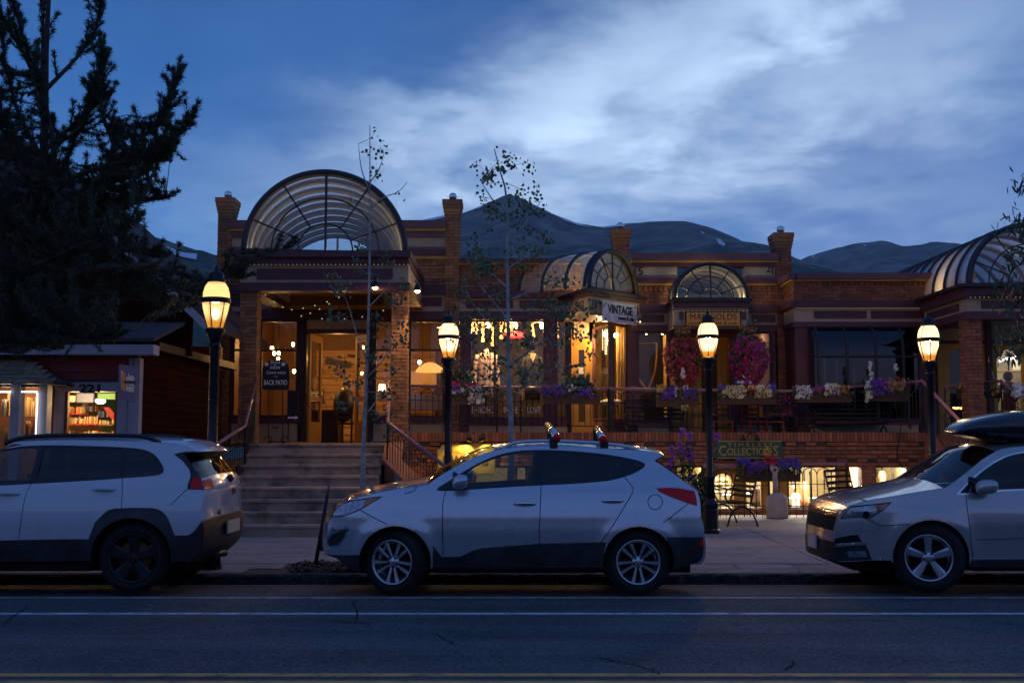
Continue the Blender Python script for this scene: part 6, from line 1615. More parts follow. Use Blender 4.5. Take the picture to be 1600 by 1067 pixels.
handle(c3,1655,1690,786,'paint_champagne',lambda s:M3[('front_door',s)])
c3.box('underbody','liner',w5.x-.75,wr_x+.7,-.64,.64,.24,.82,0);c3.box('engine_bay','liner',w5.x-.72,w5.x+.7,-.5,.5,.7,1.0,0);c3.box('rocker','liner',w5.x+.47,wr_x-.47,-.88,.88,.26,.5,0)
c3.cabin(0,0,.68,1.10,(w5.x+1.3,w5.x+2.3))
a=P(1272,845,12.35);b=P(1272,845,12.95)
fx3=min(q.x for rr in c3.rows for q in rr)
m=MB();m.box(fx3-.03,fx3-.008,c3.Yc-.17,c3.Yc+.17,P(1272,856,12.9).z,P(1272,834,12.9).z);m.build('number_plate','tail_clear',c3.t,bevel=.006)
m=MB();m.tube([P(1425,764.5,12.8),P(1436,760,12.6),P(1452,765.8,12.3)],.010,5);m.build('wiper','car_trim',c3.t)
# the wrap of the white car's tail light onto the tailgate
for sd in (0,-1):
    m=MB();ii=[i for i,rr in enumerate(c2.rows) if c2.tags[i][0] in ('tailgate','rear_window') and P(340,764,12.4).z<rr[0].z<P(340,749,12.4).z]
    cols=range(0,3) if sd==0 else range(len(c2.rows[0])-3,len(c2.rows[0]))
    vs=[c2.rows[i][j]+Vector((.012,0,.002)) for i in ii for j in cols];m.add(vs,[(a*3+b,a*3+b+1,(a+1)*3+b+1,(a+1)*3+b) for a in range(len(ii)-1) for b in range(2)]);m.build('tail_light','tail_red',c2.t,True)
# roof box: its own thing, strapped on top
pm('roof_box',(.012,.013,.018),.28,0,.2,3,coat=.6)
rbx=thing('roof_box','long black roof box strapped on top of the champagne grey SUV','roof box',(P(1600,693,12.6).x,12.75,1.75))
pr_=[(1492,674.5,677),(1497.5,666,679.2),(1510,657.5,681),(1531,650.5,686),(1562,643.8,691),(1600,640.6,693.5),(1680,640,694),(1780,646,693),(1840,662,684)]
vs,fs=[],[];NB=18
for i,(x,yt,yb) in enumerate(pr_):
    a,b=P(x,yt,12.55),P(x,yb,12.55);c=(a+b)/2;hz=max(.012,(a.z-b.z)/2);hy=.40*(min(1,.45+i*.2) if i<4 else 1)*(1 if i<8 else .8)
    for k in range(NB):
        q=2*PI*k/NB;e=lambda v,p:math.copysign(abs(v)**p,v);vs.append((c.x,12.72+hy*e(math.cos(q),.6),c.z+hz*e(math.sin(q),.75)))
n_=len(pr_);fs=[(i*NB+k,i*NB+(k+1)%NB,(i+1)*NB+(k+1)%NB,(i+1)*NB+k) for i in range(n_-1) for k in range(NB)]
m=MB();m.add(vs,fs+[tuple(range(NB)),tuple(range((n_-1)*NB,n_*NB))]);o=m.build('shell','roof_box',rbx,True);md=o.modifiers.new('sub','SUBSURF');md.levels=1;md.render_levels=2
for x in (1560,1690):
    m=MB();a=P(x,697,12.5);m.box(a.x-.04,a.x+.04,12.35,13.2,1.66,P(x,690,12.6).z);m.build('crossbar','plastic',rbx)
# ================================================================ street lamps
def globe_mat(name,top,low,s):
    m=bpy.data.materials.new(name);m.use_nodes=True;n=NT(m.node_tree)
    tc=n.new('ShaderNodeTexCoord').outputs['Object'];sep=n.new('ShaderNodeSeparateXYZ');n.put(sep.inputs[0],tc)
    c=n.ramp(n.maprange(sep.outputs[2],-.20,.16),[(0,low),(.20,low),(.50,top),(1,top)])
    e=n.new('ShaderNodeEmission');n.put(e.inputs[0],c);e.inputs[1].default_value=s
    tr=n.new('ShaderNodeBsdfTransparent');tr.inputs[0].default_value=(.85,.80,.70,1);ad=n.new('ShaderNodeAddShader');n.l.new(e.outputs[0],ad.inputs[0]);n.l.new(tr.outputs[0],ad.inputs[1])
    o=n.new('ShaderNodeOutputMaterial');n.l.new(ad.outputs[0],o.inputs[0]);MATS[name]=m
globe_mat('globe_bright',(1,.60,.30,1),(.34,.11,.010,1),1.25)
globe_mat('globe_amber',(1,.62,.24,1),(.50,.20,.015,1),.70)
em('lamp_bulb',(1,.80,.46),3.0)
def street_lamp(px,pyb,Y,pyglobe,label,mt,dome_mt=None,extra=1.0):
    """cast lamp post: pedestal, ringed shaft, ribbed glass bowl with a dome and cap"""
    base=P(px,pyb,Y);base.z=pave_z(Y);zg=P(px,pyglobe,Y).z            # zg: the band round the globe
    t=thing('street_lamp',label,'street lamp',base,'black street lamps along the pavement');B=base;H=zg-base.z
    m=MB();m.lathe([(.155,0),(.155,.05),(.135,.08),(.13,.44),(.145,.47),(.145,.50),(.10,.54),(.085,.60)],B,8);m.build('pedestal','lamp_iron',t)
    m=MB();m.lathe([(.068,.58),(.064,.90),(.085,.92),(.088,.98),(.066,1.0),(.060,H-.62),(.075,H-.60),(.075,H-.56),(.06,H-.54)],B,14);m.build('shaft','lamp_iron',t,True)
    m=MB()
    for k in range(8):
        q=2*PI*k/8;m.tube([B+Vector((.066*math.cos(q),.066*math.sin(q),.62)),B+Vector((.062*math.cos(q),.062*math.sin(q),.88))],.008,4)
    m.build('flutes','lamp_iron',t)['kind']='stuff'
    m=MB();m.lathe([(.055,H-.54),(.085,H-.50),(.10,H-.44),(.125,H-.40),(.125,H-.37),(.10,H-.355)],B,16);m.build('fitter_cup','lamp_iron',t,True)
    m=MB();gl=[(.098,-.35),(.112,-.30),(.150,-.16),(.172,-.05),(.172,-.03)];m.lathe([(r,H+z) for r,z in gl],B,24,False)
    m.build('globe',mt,t,True,origin=B+Vector((0,0,H-.15)))
    m=MB();m.lathe([(.176,H+.03),(.172,H+.10),(.150,H+.18),(.105,H+.245),(.085,H+.255)],B,24,False);m.build('globe_dome',dome_mt or mt,t,True,origin=B+Vector((0,0,H)))
    m=MB();m.lathe([(.172,H-.035),(.192,H-.03),(.192,H+.03),(.178,H+.035)],B,24);m.build('band','lamp_iron',t,True)
    for k in range(6):
        q=2*PI*k/6+.35;m=MB();m.tube([B+Vector((r*1.03*math.cos(q),r*1.03*math.sin(q),H+z)) for r,z in gl],.009,5);m.build('cage_rib','lamp_iron',t)
    m=MB();m.tube([B+Vector((r*1.03*math.cos(.6+PI),r*1.03*math.sin(.6+PI),H+z)) for r,z in ((.176,.03),(.172,.10),(.150,.18),(.105,.245))],.006,5)
    m.lathe([(.100,H+.235),(.122,H+.24),(.122,H+.275),(.10,H+.285),(.10,H+.32),(.085,H+.36),(.05,H+.385),(.02,H+.395),(.028,H+.415),(.02,H+.435),(.006,H+.47)],B,18);m.build('cap','lamp_iron',t,True)
    lamp('lamp_light',B+Vector((0,0,H-.06)),68*extra,(1,.58,.24),.05,t)
    if True:
        m=MB();m.ball(B+Vector((0,0,H-.17)),.05,10,8,(1,1,1.6));m.build('bulb','lamp_bulb',t,True)
    return t
street_lamp(327,905,14.3,470,'tall black street lamp at left with amber glass, nearest to the camera','globe_amber','globe_amber',.10)
street_lamp(699.5,828,19.3,527,'black street lamp before the brass jewellery sign and stair rail','globe_bright')
street_lamp(1111,830,19.3,526.5,'black street lamp in front of the orange shop sign','globe_bright',None,2.2)
street_lamp(1461,835,18.9,531,'black street lamp at right before the curved glazing','globe_bright')

# ================================================================ signs
pm('sign_white',(.72,.72,.76),.6,0,.1,6,dirt=(.3,.3,.32,.5),ds=8);pm('sign_orange',(.78,.34,.05),.55,0,.2,6);pm('sign_green',(.012,.085,.055),.5,0,.15,5);pm('gold',(.50,.33,.09),.4,.3);pm('brass',(.46,.34,.09),.45,.35,.15,4);pm('brown_letter',(.10,.035,.012),.6);pm('chalk',(.85,.86,.9),.9);pm('chalkboard',(.008,.008,.010),.6)
s1=thing('shop_sign','white plank sign with black lettering hanging on the angled corner canopy','sign',on_face(fl*.5,zc[3],.1))
yaw=math.atan2(fdir.y,fdir.x);sz0,sz1=P(945,503,24.7).z,P(945,471.5,24.7).z;su0,su1=fl*.16,fl*.80
m=MB();m.prism([on_face(su0,sz0,.12),on_face(su1,sz0,.12),on_face(su1,sz1,.12),on_face(su0,sz1,.12)],-fn*.04);m.build('board','sign_white',s1)
mu=(su0+su1)/2;sh_=sz1-sz0
text('VINTAGE',.27,'black',s1,on_face(mu,sz0+sh_*.62,.125),rot=(PI/2,0,yaw),fit=(su1-su0)*.74,bold=.006);text('sweet & chic',.12,'black',s1,on_face(mu+.22,sz0+sh_*.24,.125),rot=(PI/2,0,yaw),bold=.003)
m=MB()
for u in (su0+.08,su1-.08):
    for z in (sz0+.05,sz1-.05):m.ball(on_face(u,z,.122),.022,8,5)
m.build('corner_stud','black',s1)['kind']='stuff'
s2=thing('shop_sign','orange wooden sign with brown lettering over the small canopy','sign',P(1114,512,YC-.05))
pbox('board_edge','black',s2,1071,1158,486,511,YC-.05,.04);pbox('board','sign_orange',s2,1073,1156,488,509,YC-.06,.03)
text('MARIGOLDS',.195,'brown_letter',s2,P(1114.5,495.5,YC-.065),fit=1.05);text('farmhouse funk & junk',.105,'brown_letter',s2,P(1114.5,505,YC-.065),fit=1.08)
s3=thing('shop_sign','brass jewellery sign with notched corners on the terrace wall','sign',P(730,737,YT-.08))
def s3p(x,y,o=.0):return P(x,y,YT-.09-o)
q=[(683,741),(683,702),(688,700.5),(690.5,695),(766,693.5),(769,699),(773.5,701),(773.5,741)]
pm('brass_edge',(.62,.48,.12),.35,.6)
m=MB();m.prism([s3p(*p) for p in q],(0,.05,0));m.build('board','brass_edge',s3)
cx_,cy_=728,718;m=MB();m.prism([s3p(cx_+(x-cx_)*.965,cy_+(y-cy_)*.93,.006) for x,y in q],(0,.02,0));m.build('panel','brass',s3)
text('Breckenridge',.155,'gold',s3,s3p(728,704.5,.012),shear=.25,fit=.66,bold=.002);text('JEWELERS',.29,'brown_letter',s3,s3p(728,719.5,.012),fit=.95,bold=.003)
for i,x in enumerate((736,750)):
    ln_=thing('sign_lamp',('left' if i==0 else 'right')+' black gooseneck lamp above the brass jewellery sign','lamp',P(x,680,YT-.2))
    c=P(x,680,YT-.25);dr=Vector((-.05 if i==0 else .05,-.05,-.12)).normalized()
    m=MB();m.tube([P(728 if i==0 else 757,692,YT),P(732 if i==0 else 756,679,YT-.12),P(741 if i==0 else 754,676,YT-.22),c+Vector((0,0,.02))],.012,6);m.build('arm','iron',ln_)
    m=MB();m.tube([c+Vector((0,0,.02)),c+dr*.05,c+dr*.13],[.025,.05,.075],10);m.build('shade','iron',ln_,True)
    lamp('sign_light',c+dr*.15,45,(1,.66,.2),.03,ln_,R(120),c+dr+Vector((0,.55,-.35)))
s4=thing('shop_sign','dark green sign with gold capital lettering below the balcony','sign',P(1171,718,YT-.08))
pbox('board','sign_green',s4,1120,1222,687.5,717,YT-.09,.06)
for x0,x1,y0,y1 in ((1121,1221,688.5,689.6),(1121,1221,714.8,715.9)):pbox('gold_line','gold',s4,x0,x1,y0,y1,YT-.094,.004)
text('T I M E L E S S',.115,'gold',s4,P(1172,695,YT-.096),fit=.94);text('C',.30,'gold',s4,P(1129,705,YT-.096),sx=.8,bold=.001);text('OLLECTION',.215,'gold',s4,P(1170.5,706,YT-.096),fit=.92,bold=.001);text('S',.30,'gold',s4,P(1212,705,YT-.096),sx=.8,bold=.001)
ln_=thing('sign_lamp','unlit pair of black gooseneck lamps over the green sign','lamp',P(1172,684,YT-.2))
for sx_ in (-1,1):
    m=MB();c=P(1172+sx_*11,684,YT-.25);m.tube([P(1172,678,YT),P(1172+sx_*4,674,YT-.2),P(1172+sx_*9,675.5,YT-.25),c],.012,6);m.build('arm','iron',ln_);m=MB();m.tube([c+Vector((0,0,.05)),c,c-Vector((0,0,.06))],[.02,.045,.07],10);m.build('shade','iron',ln_,True)
s5=thing('chalkboard_sign','black round topped chalkboard on a curly iron stand at the porch','sign',P(431,690,22.6))
YK=22.6
c0=P(431,590,YK);hw=21/FPX*YK;zb_,zsh=P(431,609,YK).z,P(431,578,YK).z
m=MB();m.prism([(c0.x-hw,YK,zb_),(c0.x+hw,YK,zb_)]+[(x,YK,z) for x,z in arc(c0.x,zsh,hw,16,sz=.80)],(0,.05,0));m.build('board','chalkboard',s5)
for s_,sz_,y,sx_,x in (('SUN',.115,566,1.0,430),('or',.05,570.5,1,430),('SNOW',.085,574.5,1.05,430),('Come enjoy',.085,582,1.05,431),('our',.045,588,1.2,431),('BACK PATIO',.145,598,.85,430.5)):
    text(s_,sz_,'chalk',s5,P(x,y,YK-.012),fit={'SUN':.19,'SNOW':.21,'Come enjoy':.40,'BACK PATIO':.47}.get(s_),sx=sx_,ext=.002,shear=.2 if s_[0]=='C' else 0)
for x in (416.5,442.5):
    m=MB();c=P(x,569,YK-.008)
    for k in range(6):q=PI*k/6;d=Vector((math.cos(q),0,math.sin(q)))*.045;m.tube([c-d,c+d],.005,4)
    m.build('chalk_star','chalk',s5)
m=MB()
for x in (420,442):m.tube([P(x,609,YK+.02),P(x,690,YK+.02)],.012,5)
for x,s_ in ((417,-1),(446,1)):m.tube([P(x,687,YK)+Vector((s_*.07*(math.cos(q)-.3),0,.07*math.sin(q))) for q in [PI*2*i/14 for i in range(12)]],.012,5)
m.tube([P(417,690,YK),P(446,690,YK)],.012,5);m.tube([P(425,668,YK)+Vector((.12*i/10,0,.03*math.sin(i*1.9))) for i in range(12)],.01,5);m.build('stand','iron',s5)
s6=thing('menu_board','small dark board with a white arrow pointing to the door','sign',P(457,690,23.2))
pbox('board','chalkboard',s6,449,466,610,657,23.2,.03)
m=MB();ar=[(449.5,653.5),(449.5,651),(461.5,651),(461.5,649.3),(466,652.3),(461.5,655.3),(461.5,653.5)];m.prism([P(x,y,23.19) for x,y in ar],(0,.008,0));m.build('arrow','chalk',s6)
for s_,y in (('OPEN',623),('inside',630),('this way',637)):pass
pbox('leg','iron',s6,449.5,451,657,690,23.2,.03);pbox('leg','iron',s6,464,465.5,657,690,23.2,.03)
# lettering along the foot of the shop window
wl_=thing('window_lettering','white painted lettering along the foot of the vintage shop window','lettering',P(785,650,YF))
for s_,x,k in (('VINTAGE',723,.30),('+',744,.2),('BOHO',760.5,.30),('INDIE',798,.30),('+',815,.2),('LOVE',834,.30)):text(s_,k*.72,'chalk',wl_,P(x,641,YF+.045),sx=.62,ext=.002)
# ================================================================ lights on the buildings
for px,py,lb,aim,w in ((586,445,'round spotlight under the porch beam behind the sapling',(586,560),1.0),(652,450,'tilted spotlight on an arm right of the porch canopy',(655,560),7.0)):
    sl_=thing('spotlight',lb,'spotlight',P(px,py,YP-.2));c=P(px,py,YP-.25)
    m=MB();q0=P(px-4 if px>600 else px,py-12,YP-.05);m.tube([q0,c+Vector((0,.02,.08)),c+Vector((0,0,.04))],.012,6);m.build('arm','iron',sl_)
    m=MB();ax=(P(*aim,22.0)-c).normalized();m.tube([c-ax*.07,c-ax*.02,c+ax*.06],[.035,.06,.075],12);m.build('shade','iron',sl_,True)
    m=MB();m.ball(c+ax*.045,.058,12,8);m.build('bulb','bulb',sl_,True)
    lamp('spot_light',c+ax*.13,w*14,(1,.62,.24),.04,sl_,R(92),c+ax)
for lb,pts,n in (('string of tiny bulbs along the big porch canopy cornice',[P(374,412,YP-.14),P(641,412,YP-.14)],40),('string of tiny bulbs under the cornice of the curved glazing wing',[P(1243,480,YD-.16),P(1452,480,YD-.16)],44),('string of tiny bulbs above the orange sign',[P(1052,484,YC-.05),P(1171,484,YC-.05)],18),
                   ('string of tiny bulbs on the white corner board of the porch',[P(640,412,YP-.12),P(641,440,YP-.1)],9),('string of tiny bulbs along the arcade cornice at far right',[P(1513,463,YP-.16),P(1640,463,YP-.16)],18)):
    bulb_chain('string_lights',lb,pts,n,.009,'bulb_small',drop=.02)
bulb_chain('string_lights','drooping bulb strings under the porch ceiling',[P(408,452,22.8),P(452,482,24.4),P(530,462,22.8),P(470,492,24.5),P(560,494,24.6),P(625,470,23)],18,.016,'bulb_small',.05)
bulb_chain('string_lights','warm fairy lights hanging below the white plank sign',[on_face(.1,zc[4]+.02,.05),on_face(fl*.5,zc[4]-.03,.06),on_face(fl-.1,zc[4]+.02,.05)],12,.016,'fairy')
# ================================================================ street furniture
def bench(label,pts,Y,zg,sx_=1,far=False):
    """iron scroll bench seen from the side, slatted seat and back"""
    (x0,y0),(x1,y1)=pts;a=P(x0,y1,Y);b=P(x1,y0,Y);a.z=zg;W_=b.x-a.x
    t=thing('iron_bench',label,'bench',((a.x+b.x)/2,Y,zg));H=b.z-zg
    for side in (0,1):
        x=a.x+.04+side*(W_-.08);m=MB()
        m.tube(catmull([(x,Y-.28,zg),(x,Y-.22,zg+.28),(x,Y-.02,zg+.36),(x,Y+.22,zg+.26),(x,Y+.26,zg)],sub=5),.017,6)
        m.tube(catmull([(x,Y+.16,zg+.40),(x,Y+.24,zg+H),],sub=5),.015,6);m.tube(catmull([(x,Y-.26,zg+.42),(x,Y-.30,zg+.60),(x,Y-.1,zg+.66),(x,Y+.20,zg+.62)],sub=5),.015,6);m.build('leg','iron',t)
    for k in range(6):
        m=MB();y=Y-.26+.085*k;m.box(a.x,b.x,y,y+.06,zg+.42,zg+.445);m.build('slat','iron',t)
    for k in range(4):
        z=zg+.52+(H-.56)*k/3.4;y=Y+.17+.05*k/3;m=MB();m.box(a.x,b.x,y,y+.025,z,z+.055);m.build('slat','iron',t)
    return t
def scroll_bench(label,px0,px1,Y,zg,yaw,k=1.0):
    t=bench(label,((px0,0),(px1,0)),Y,zg)
    return t
def bench_at(label,c,L,H,yaw,back=True):
    t=thing('iron_bench',label,'bench',c);t.rotation_euler.z=yaw;c=Vector(c);L2=L/2
    for x in (-L2,L2):
        m=MB();o=c+Vector((x,0,0))
        m.tube(catmull([o+Vector((0,-.30,0)),o+Vector((0,-.20,.26)),o+Vector((0,.0,.36)),o+Vector((0,.20,.24)),o+Vector((0,.30,0))],sub=5),.018,6)
        m.tube(catmull([o+Vector((0,-.24,.42)),o+Vector((0,-.34,.55)),o+Vector((0,-.24,.70)),o+Vector((0,.05,.66)),o+Vector((0,.22,.62))],sub=5),.016,6)
        m.tube([o+Vector((0,.16,.40)),o+Vector((0,.22,.62)),o+Vector((0,.30,H))],.016,6);m.build('leg','iron',t)
    for k in range(6):m=MB();m.box(c.x-L2,c.x+L2,c.y-.26+.085*k,c.y-.20+.085*k,c.z+.415,c.z+.44);m.build('slat','iron',t)
    for k in range(5):z=.52+(H-.56)*k/4;y=.19+.10*k/4;m=MB();m.box(c.x-L2,c.x+L2,c.y+y,c.y+y+.022,c.z+z,c.z+z+.05);m.build('slat','iron',t)
    return t
g1=P(1150,817,20.9);bench_at('curly iron bench beside the lamp post, its back to the basement shop',(g1.x-.05,21.0,pave_z(21)),.95,.92,R(-78))
g2=P(1338,790,21.5);bench_at('slatted black bench in front of the basement windows behind the grey car bonnet',(g2.x-.05,21.6,pave_z(21.6)),1.05,1.0,R(48))
g3=P(1325,660,23.95);bench_at('black slatted bench on the balcony below the curved glazing',(g3.x,24.0,FLOOR),1.55,.95,0)
g4=P(1025,660,24.4);bench_at('dark iron bench on the balcony under the left flower basket',(g4.x,24.5,FLOOR),1.3,.95,0)
pm('chair_red',(.20,.022,.018),.5,0,.1,5)
def chair(label,c,mt='chair_red',yaw=0.0,group=None,name='chair'):
    t=thing(name,label,'chair',c,group);t.rotation_euler.z=yaw;c=Vector(c)
    for x in (-.2,.2):
        for y in (-.2,.2):m=MB();m.box(c.x+x-.02,c.x+x+.02,c.y+y-.02,c.y+y+.02,c.z,c.z+(.45 if y<0 else .92));m.build('leg',mt,t)
    m=MB();m.box(c.x-.23,c.x+.23,c.y-.23,c.y+.23,c.z+.451,c.z+.49);m.build('seat',mt,t)
    for z in (.60,.72,.84):m=MB();m.box(c.x-.18,c.x+.18,c.y+.19,c.y+.21,c.z+z,c.z+z+.06);m.build('slat',mt,t)
    return t
for i,(x,lb) in enumerate(((1128,'left red chair on the balcony, beside the lamp post'),(1180,'middle red chair on the balcony, under cream flowers'),(1212,'right red chair on the balcony, near the brick pier'))):p=P(x,690,24.5);chair(lb,(p.x,24.55,FLOOR),yaw=R((0,15,-20)[i]),group='red chairs on the balcony')
# concrete urn with a ring-topped post
pm('urn',(.34,.30,.29),.85,0,.15,4,.3,50)
u=P(1214.5,805,22.6);ur=thing('smoking_urn','concrete drum base with a ring topped post by the basement window','urn',(u.x,22.6,pave_z(22.6)))
m=MB();r=16.5/FPX*22.6;hz=P(1214,775,22.6).z-pave_z(22.6);m.lathe([(r*.97,0),(r,.03),(r,hz-.06),(r*.93,hz-.02),(r*.55,hz+.05),(.06,hz+.07)],(u.x,22.6,pave_z(22.6)),28);m.build('base','urn',ur,True)
zt2=P(1211,734,22.6).z;m=MB();m.lathe([(.055,hz+.06),(.05,zt2-pave_z(22.6)-.06)],(u.x-.03,22.6,pave_z(22.6)),12);m.build('post','urn',ur,True)
m=MB();m.tube([(u.x-.03+.055*math.cos(q),22.6,zt2+.055*math.sin(q)) for q in [2*PI*i/18 for i in range(18)]],.026,8,True);m.build('ring','urn',ur,True)
# stakes of the young trees
pm('stake_black',(.012,.012,.014),.6);pm('stake_wood',(.20,.17,.14),.8,0,.3,9)
sk=thing('tree_stake','leaning black stake with bare wooden tip in front of the stairs','stake',P(492.5,873,14.6));a,b,c=P(492.5,874,14.6),P(512,773,14.6),P(514.5,756,14.6)
m=MB();m.tube([a-Vector((0,0,.1)),b],[.026,.026],8);m.build('sleeve','stake_black',sk,True);m=MB();m.tube([b+(c-b)*.02,c],[.020,.016],8);m.build('tip','stake_wood',sk,True)
m=MB();m.tube([P(621,880,14.7),P(619,739,14.7)],[.026,.024],8);tag(m.build('tree_stake','stake_wood',None,True,origin=P(621,880,14.7)),'short grey stake behind the silver car bonnet','stake')
# hooped fence before the basement windows
def hoop_fence(label,x0,x1,Y,ztop,zbot):
    a,b=P(x0,760,Y).x,P(x1,760,Y).x;n_=max(1,round((b-a)/.27));d=(b-a)/n_
    t=thing('iron_fence',label,'fence',(a,Y,zbot))
    for i in range(n_):
        x=a+d*i;m=MB();m.tube([(x,Y,zbot)]+[(x+d*(.5-.5*math.cos(PI*j/10)),Y,ztop-.14+.14*math.sin(PI*j/10)) for j in range(11)]+[(x+d,Y,zbot)],.010,5);m.build('hoop','iron',t)
        m=MB();c=x+d/2;m.tube([(c,Y,zbot),(c,Y,ztop-.12)],.007,4);m.lathe([(.003,0),(.02,.03),(.003,.11)],(c,Y,ztop-.15),6);m.build('spear','iron',t)
    for z in (ztop-.33,zbot+.22):m=MB();m.tube([(a,Y,z),(b,Y,z)],.008,4);m.build('rail','iron',t)
    m=MB();m.tube([(b+.02,Y,zbot),(b+.02,Y,ztop+.1)],.022,6);m.build('post','iron',t)
hoop_fence('hooped iron fence before the bright basement windows on the right',1232,1322,22.9,P(1280,731,22.9).z,pave_z(22.9));hoop_fence('hooped iron fence beside the arched basement window',1106,1200,22.9,P(1150,733,22.9).z,pave_z(22.9))
m=MB();m.tube(catmull([P(1408,664,YT-.03),P(1404,690,YT-.03),P(1401.5,712,YT-.03),P(1407,727,YT-.03),P(1413,733,YT-.03)],sub=6),.012,5);tag(m.build('cable','black',None,origin=P(1404,700,YT-.03)),'black cable drooping down the brick terrace wall','cable')
# ================================================================ things inside the shops, seen through the glass
def pend(label,px,py,Y,ztop=4.95,r=.05,mt='bulb',name='pendant_bulb',group='bare pendant bulbs in the porch shop'):
    t=thing(name,label,'lamp',P(px,py,Y),group);c=P(px,py,Y);m=MB();m.ball(c,r,10,8,(1,1,1.3));m.build('bulb',mt,t,True)
    m=MB();m.lathe([(.02,r*1.1),(.025,r*1.1+.06)],c,8);m.tube([c+Vector((0,0,r)),(c.x,c.y,ztop)],.005,4);m.build('flex','iron',t)
for px,py,lb in ((425,544,'highest bare bulb left of the doorway'),(428.5,552,'left of two bare bulbs close together over the chalkboard'),(435.5,552,'right of two bare bulbs close together over the chalkboard'),(458,538,'small bare bulb high beside the dark door post'),(459.5,580,'low bare bulb beside the chalkboard top'),(434.5,561,'bare bulb just above the chalkboard top'),(655.5,566,'upper bare bulb seen right of the porch pier'),(660,575,'lower bare bulb seen right of the porch pier')):pend(lb,px,py,28.0,r=.040)
wall_Y=31.38
dk=thing('deer_skull','pale deer skull with antlers on the plank wall','skull',P(492.5,600,wall_Y));c=P(492.5,596,wall_Y-.08)
m=MB();m.ball(c,.12,10,8,(.8,.6,1.0));m.tube([c-Vector((0,.03,.05)),c-Vector((0,.06,.28))],[.085,.045],8);m.build('skull','cream',dk,True)
for s_ in (-1,1):m=MB();m.tube(catmull([c+Vector((.05*s_,0,.08)),c+Vector((.16*s_,-.02,.20)),c+Vector((.15*s_,-.05,.42))],sub=4),[.02]*8+[.012],5);m.tube([c+Vector((.15*s_,-.02,.22)),c+Vector((.26*s_,-.06,.34))],.012,5);m.build('antler','brown_wood',dk)
pf=thing('framed_print','framed print with a dark block pattern on the plank wall','picture',P(496,628,wall_Y));pbox('frame','black',pf,484,506,609,628.5,wall_Y-.02,.03);pbox('print','white',pf,485.5,504.5,610.5,627,wall_Y-.03,.02)
for i,(x,y,w) in enumerate(((488,616,5),(495,615.5,6),(489,620,12),(491,623.5,9))):pbox('print_block','black',pf,x,x+w,y,y+2.3,wall_Y-.034,.004)
aw=thing('arrow_board','dark wooden arrow board slanting on the plank wall','sign',P(526,572,wall_Y));m=MB();m.prism([P(x,y,wall_Y-.05) for x,y in ((508,568),(546,575),(551,570),(547,566),(511,558.5),(507,563))],(0,.04,0));m.build('board','dark_wood',aw)
m=MB();m.prism([P(x,y,wall_Y-.05) for x,y in ((541,556),(558,558),(558,555),(545,553))],(0,.04,0));tag(m.build('arrow_board','dark_wood',None,origin=P(548,556,wall_Y)),'short wooden board high on the plank wall','sign')
# dresser, chair, counter seen through the door
ck=thing('display_counter','dark wooden counter inside the doorway at left','counter',P(505,690,27.9));m=MB();a,b=P(487,640,27.9),P(528,640,27.9);m.box(a.x,b.x,27.9,28.7,FLOOR,a.z-.04);m.build('body','dark_wood',ck);m=MB();m.box(a.x-.04,b.x+.04,27.86,28.74,a.z-.039,a.z);m.build('top','brown_wood',ck)
p=P(541,690,27.3);chair('dark slatted chair inside the doorway',(p.x,27.4,FLOOR),'dark_wood',R(30),name='chair')
hp=thing('hanging_bag','dark egg shaped hanging seat inside the doorway','seat',P(536,640,27.8));c=P(537,633,27.8);m=MB();m.ball(c,.33,14,10,(.8,.8,1.35));m.build('shell','dark_wood',hp,True);m=MB();m.tube([c+Vector((0,0,.4)),(c.x,c.y,4.95)],.01,4);m.build('chain','iron',hp)
em('shade_glow',(1,.46,.11),1.1)
sh=thing('lamp_shade','domed glowing lamp shade over two bulbs right of the porch pier','lamp',P(672,580,27.8));c=P(672,577,27.8);m=MB();m.lathe([(.01,.18),(.14,.15),(.30,.05),(.37,-.05),(.35,-.07),(.02,-.02)],c,18,False);m.build('shade','shade_glow',sh,True);m=MB();m.tube([c+Vector((0,0,.18)),(c.x,c.y,4.95)],.006,4);m.build('flex','iron',sh)
m=MB();pxb(m,640,682,580,606,29.6,.4);tag(m.build('lit_cabinet','plaster',None,origin=P(660,600,29.6)),'pale cabinet at the back of the shop right of the porch','cabinet')
m=MB();pxb(m,640,692,617,640,27.2,.6);tag(m.build('counter','white',None,origin=P(665,640,27.2)),'pale counter right of the porch pier behind the window','counter')
m=MB();pxb(m,592,613,616,626,27.6,.5);tag(m.build('counter','white',None,origin=P(602,626,27.6)),'white counter top left of the porch pier','counter')
tl_=thing('table_lamp','small glowing table lamp on the white counter left of the pier','lamp',P(597,616,27.8));c=P(597,606,27.8);m=MB();m.lathe([(.07,.09),(.10,-.07)],c,12,False);m.build('shade','bulb_warm',tl_,True);m=MB();m.tube([c-Vector((0,0,.05)),P(597,616,27.8)],.012,5);m.build('stem','iron',tl_)
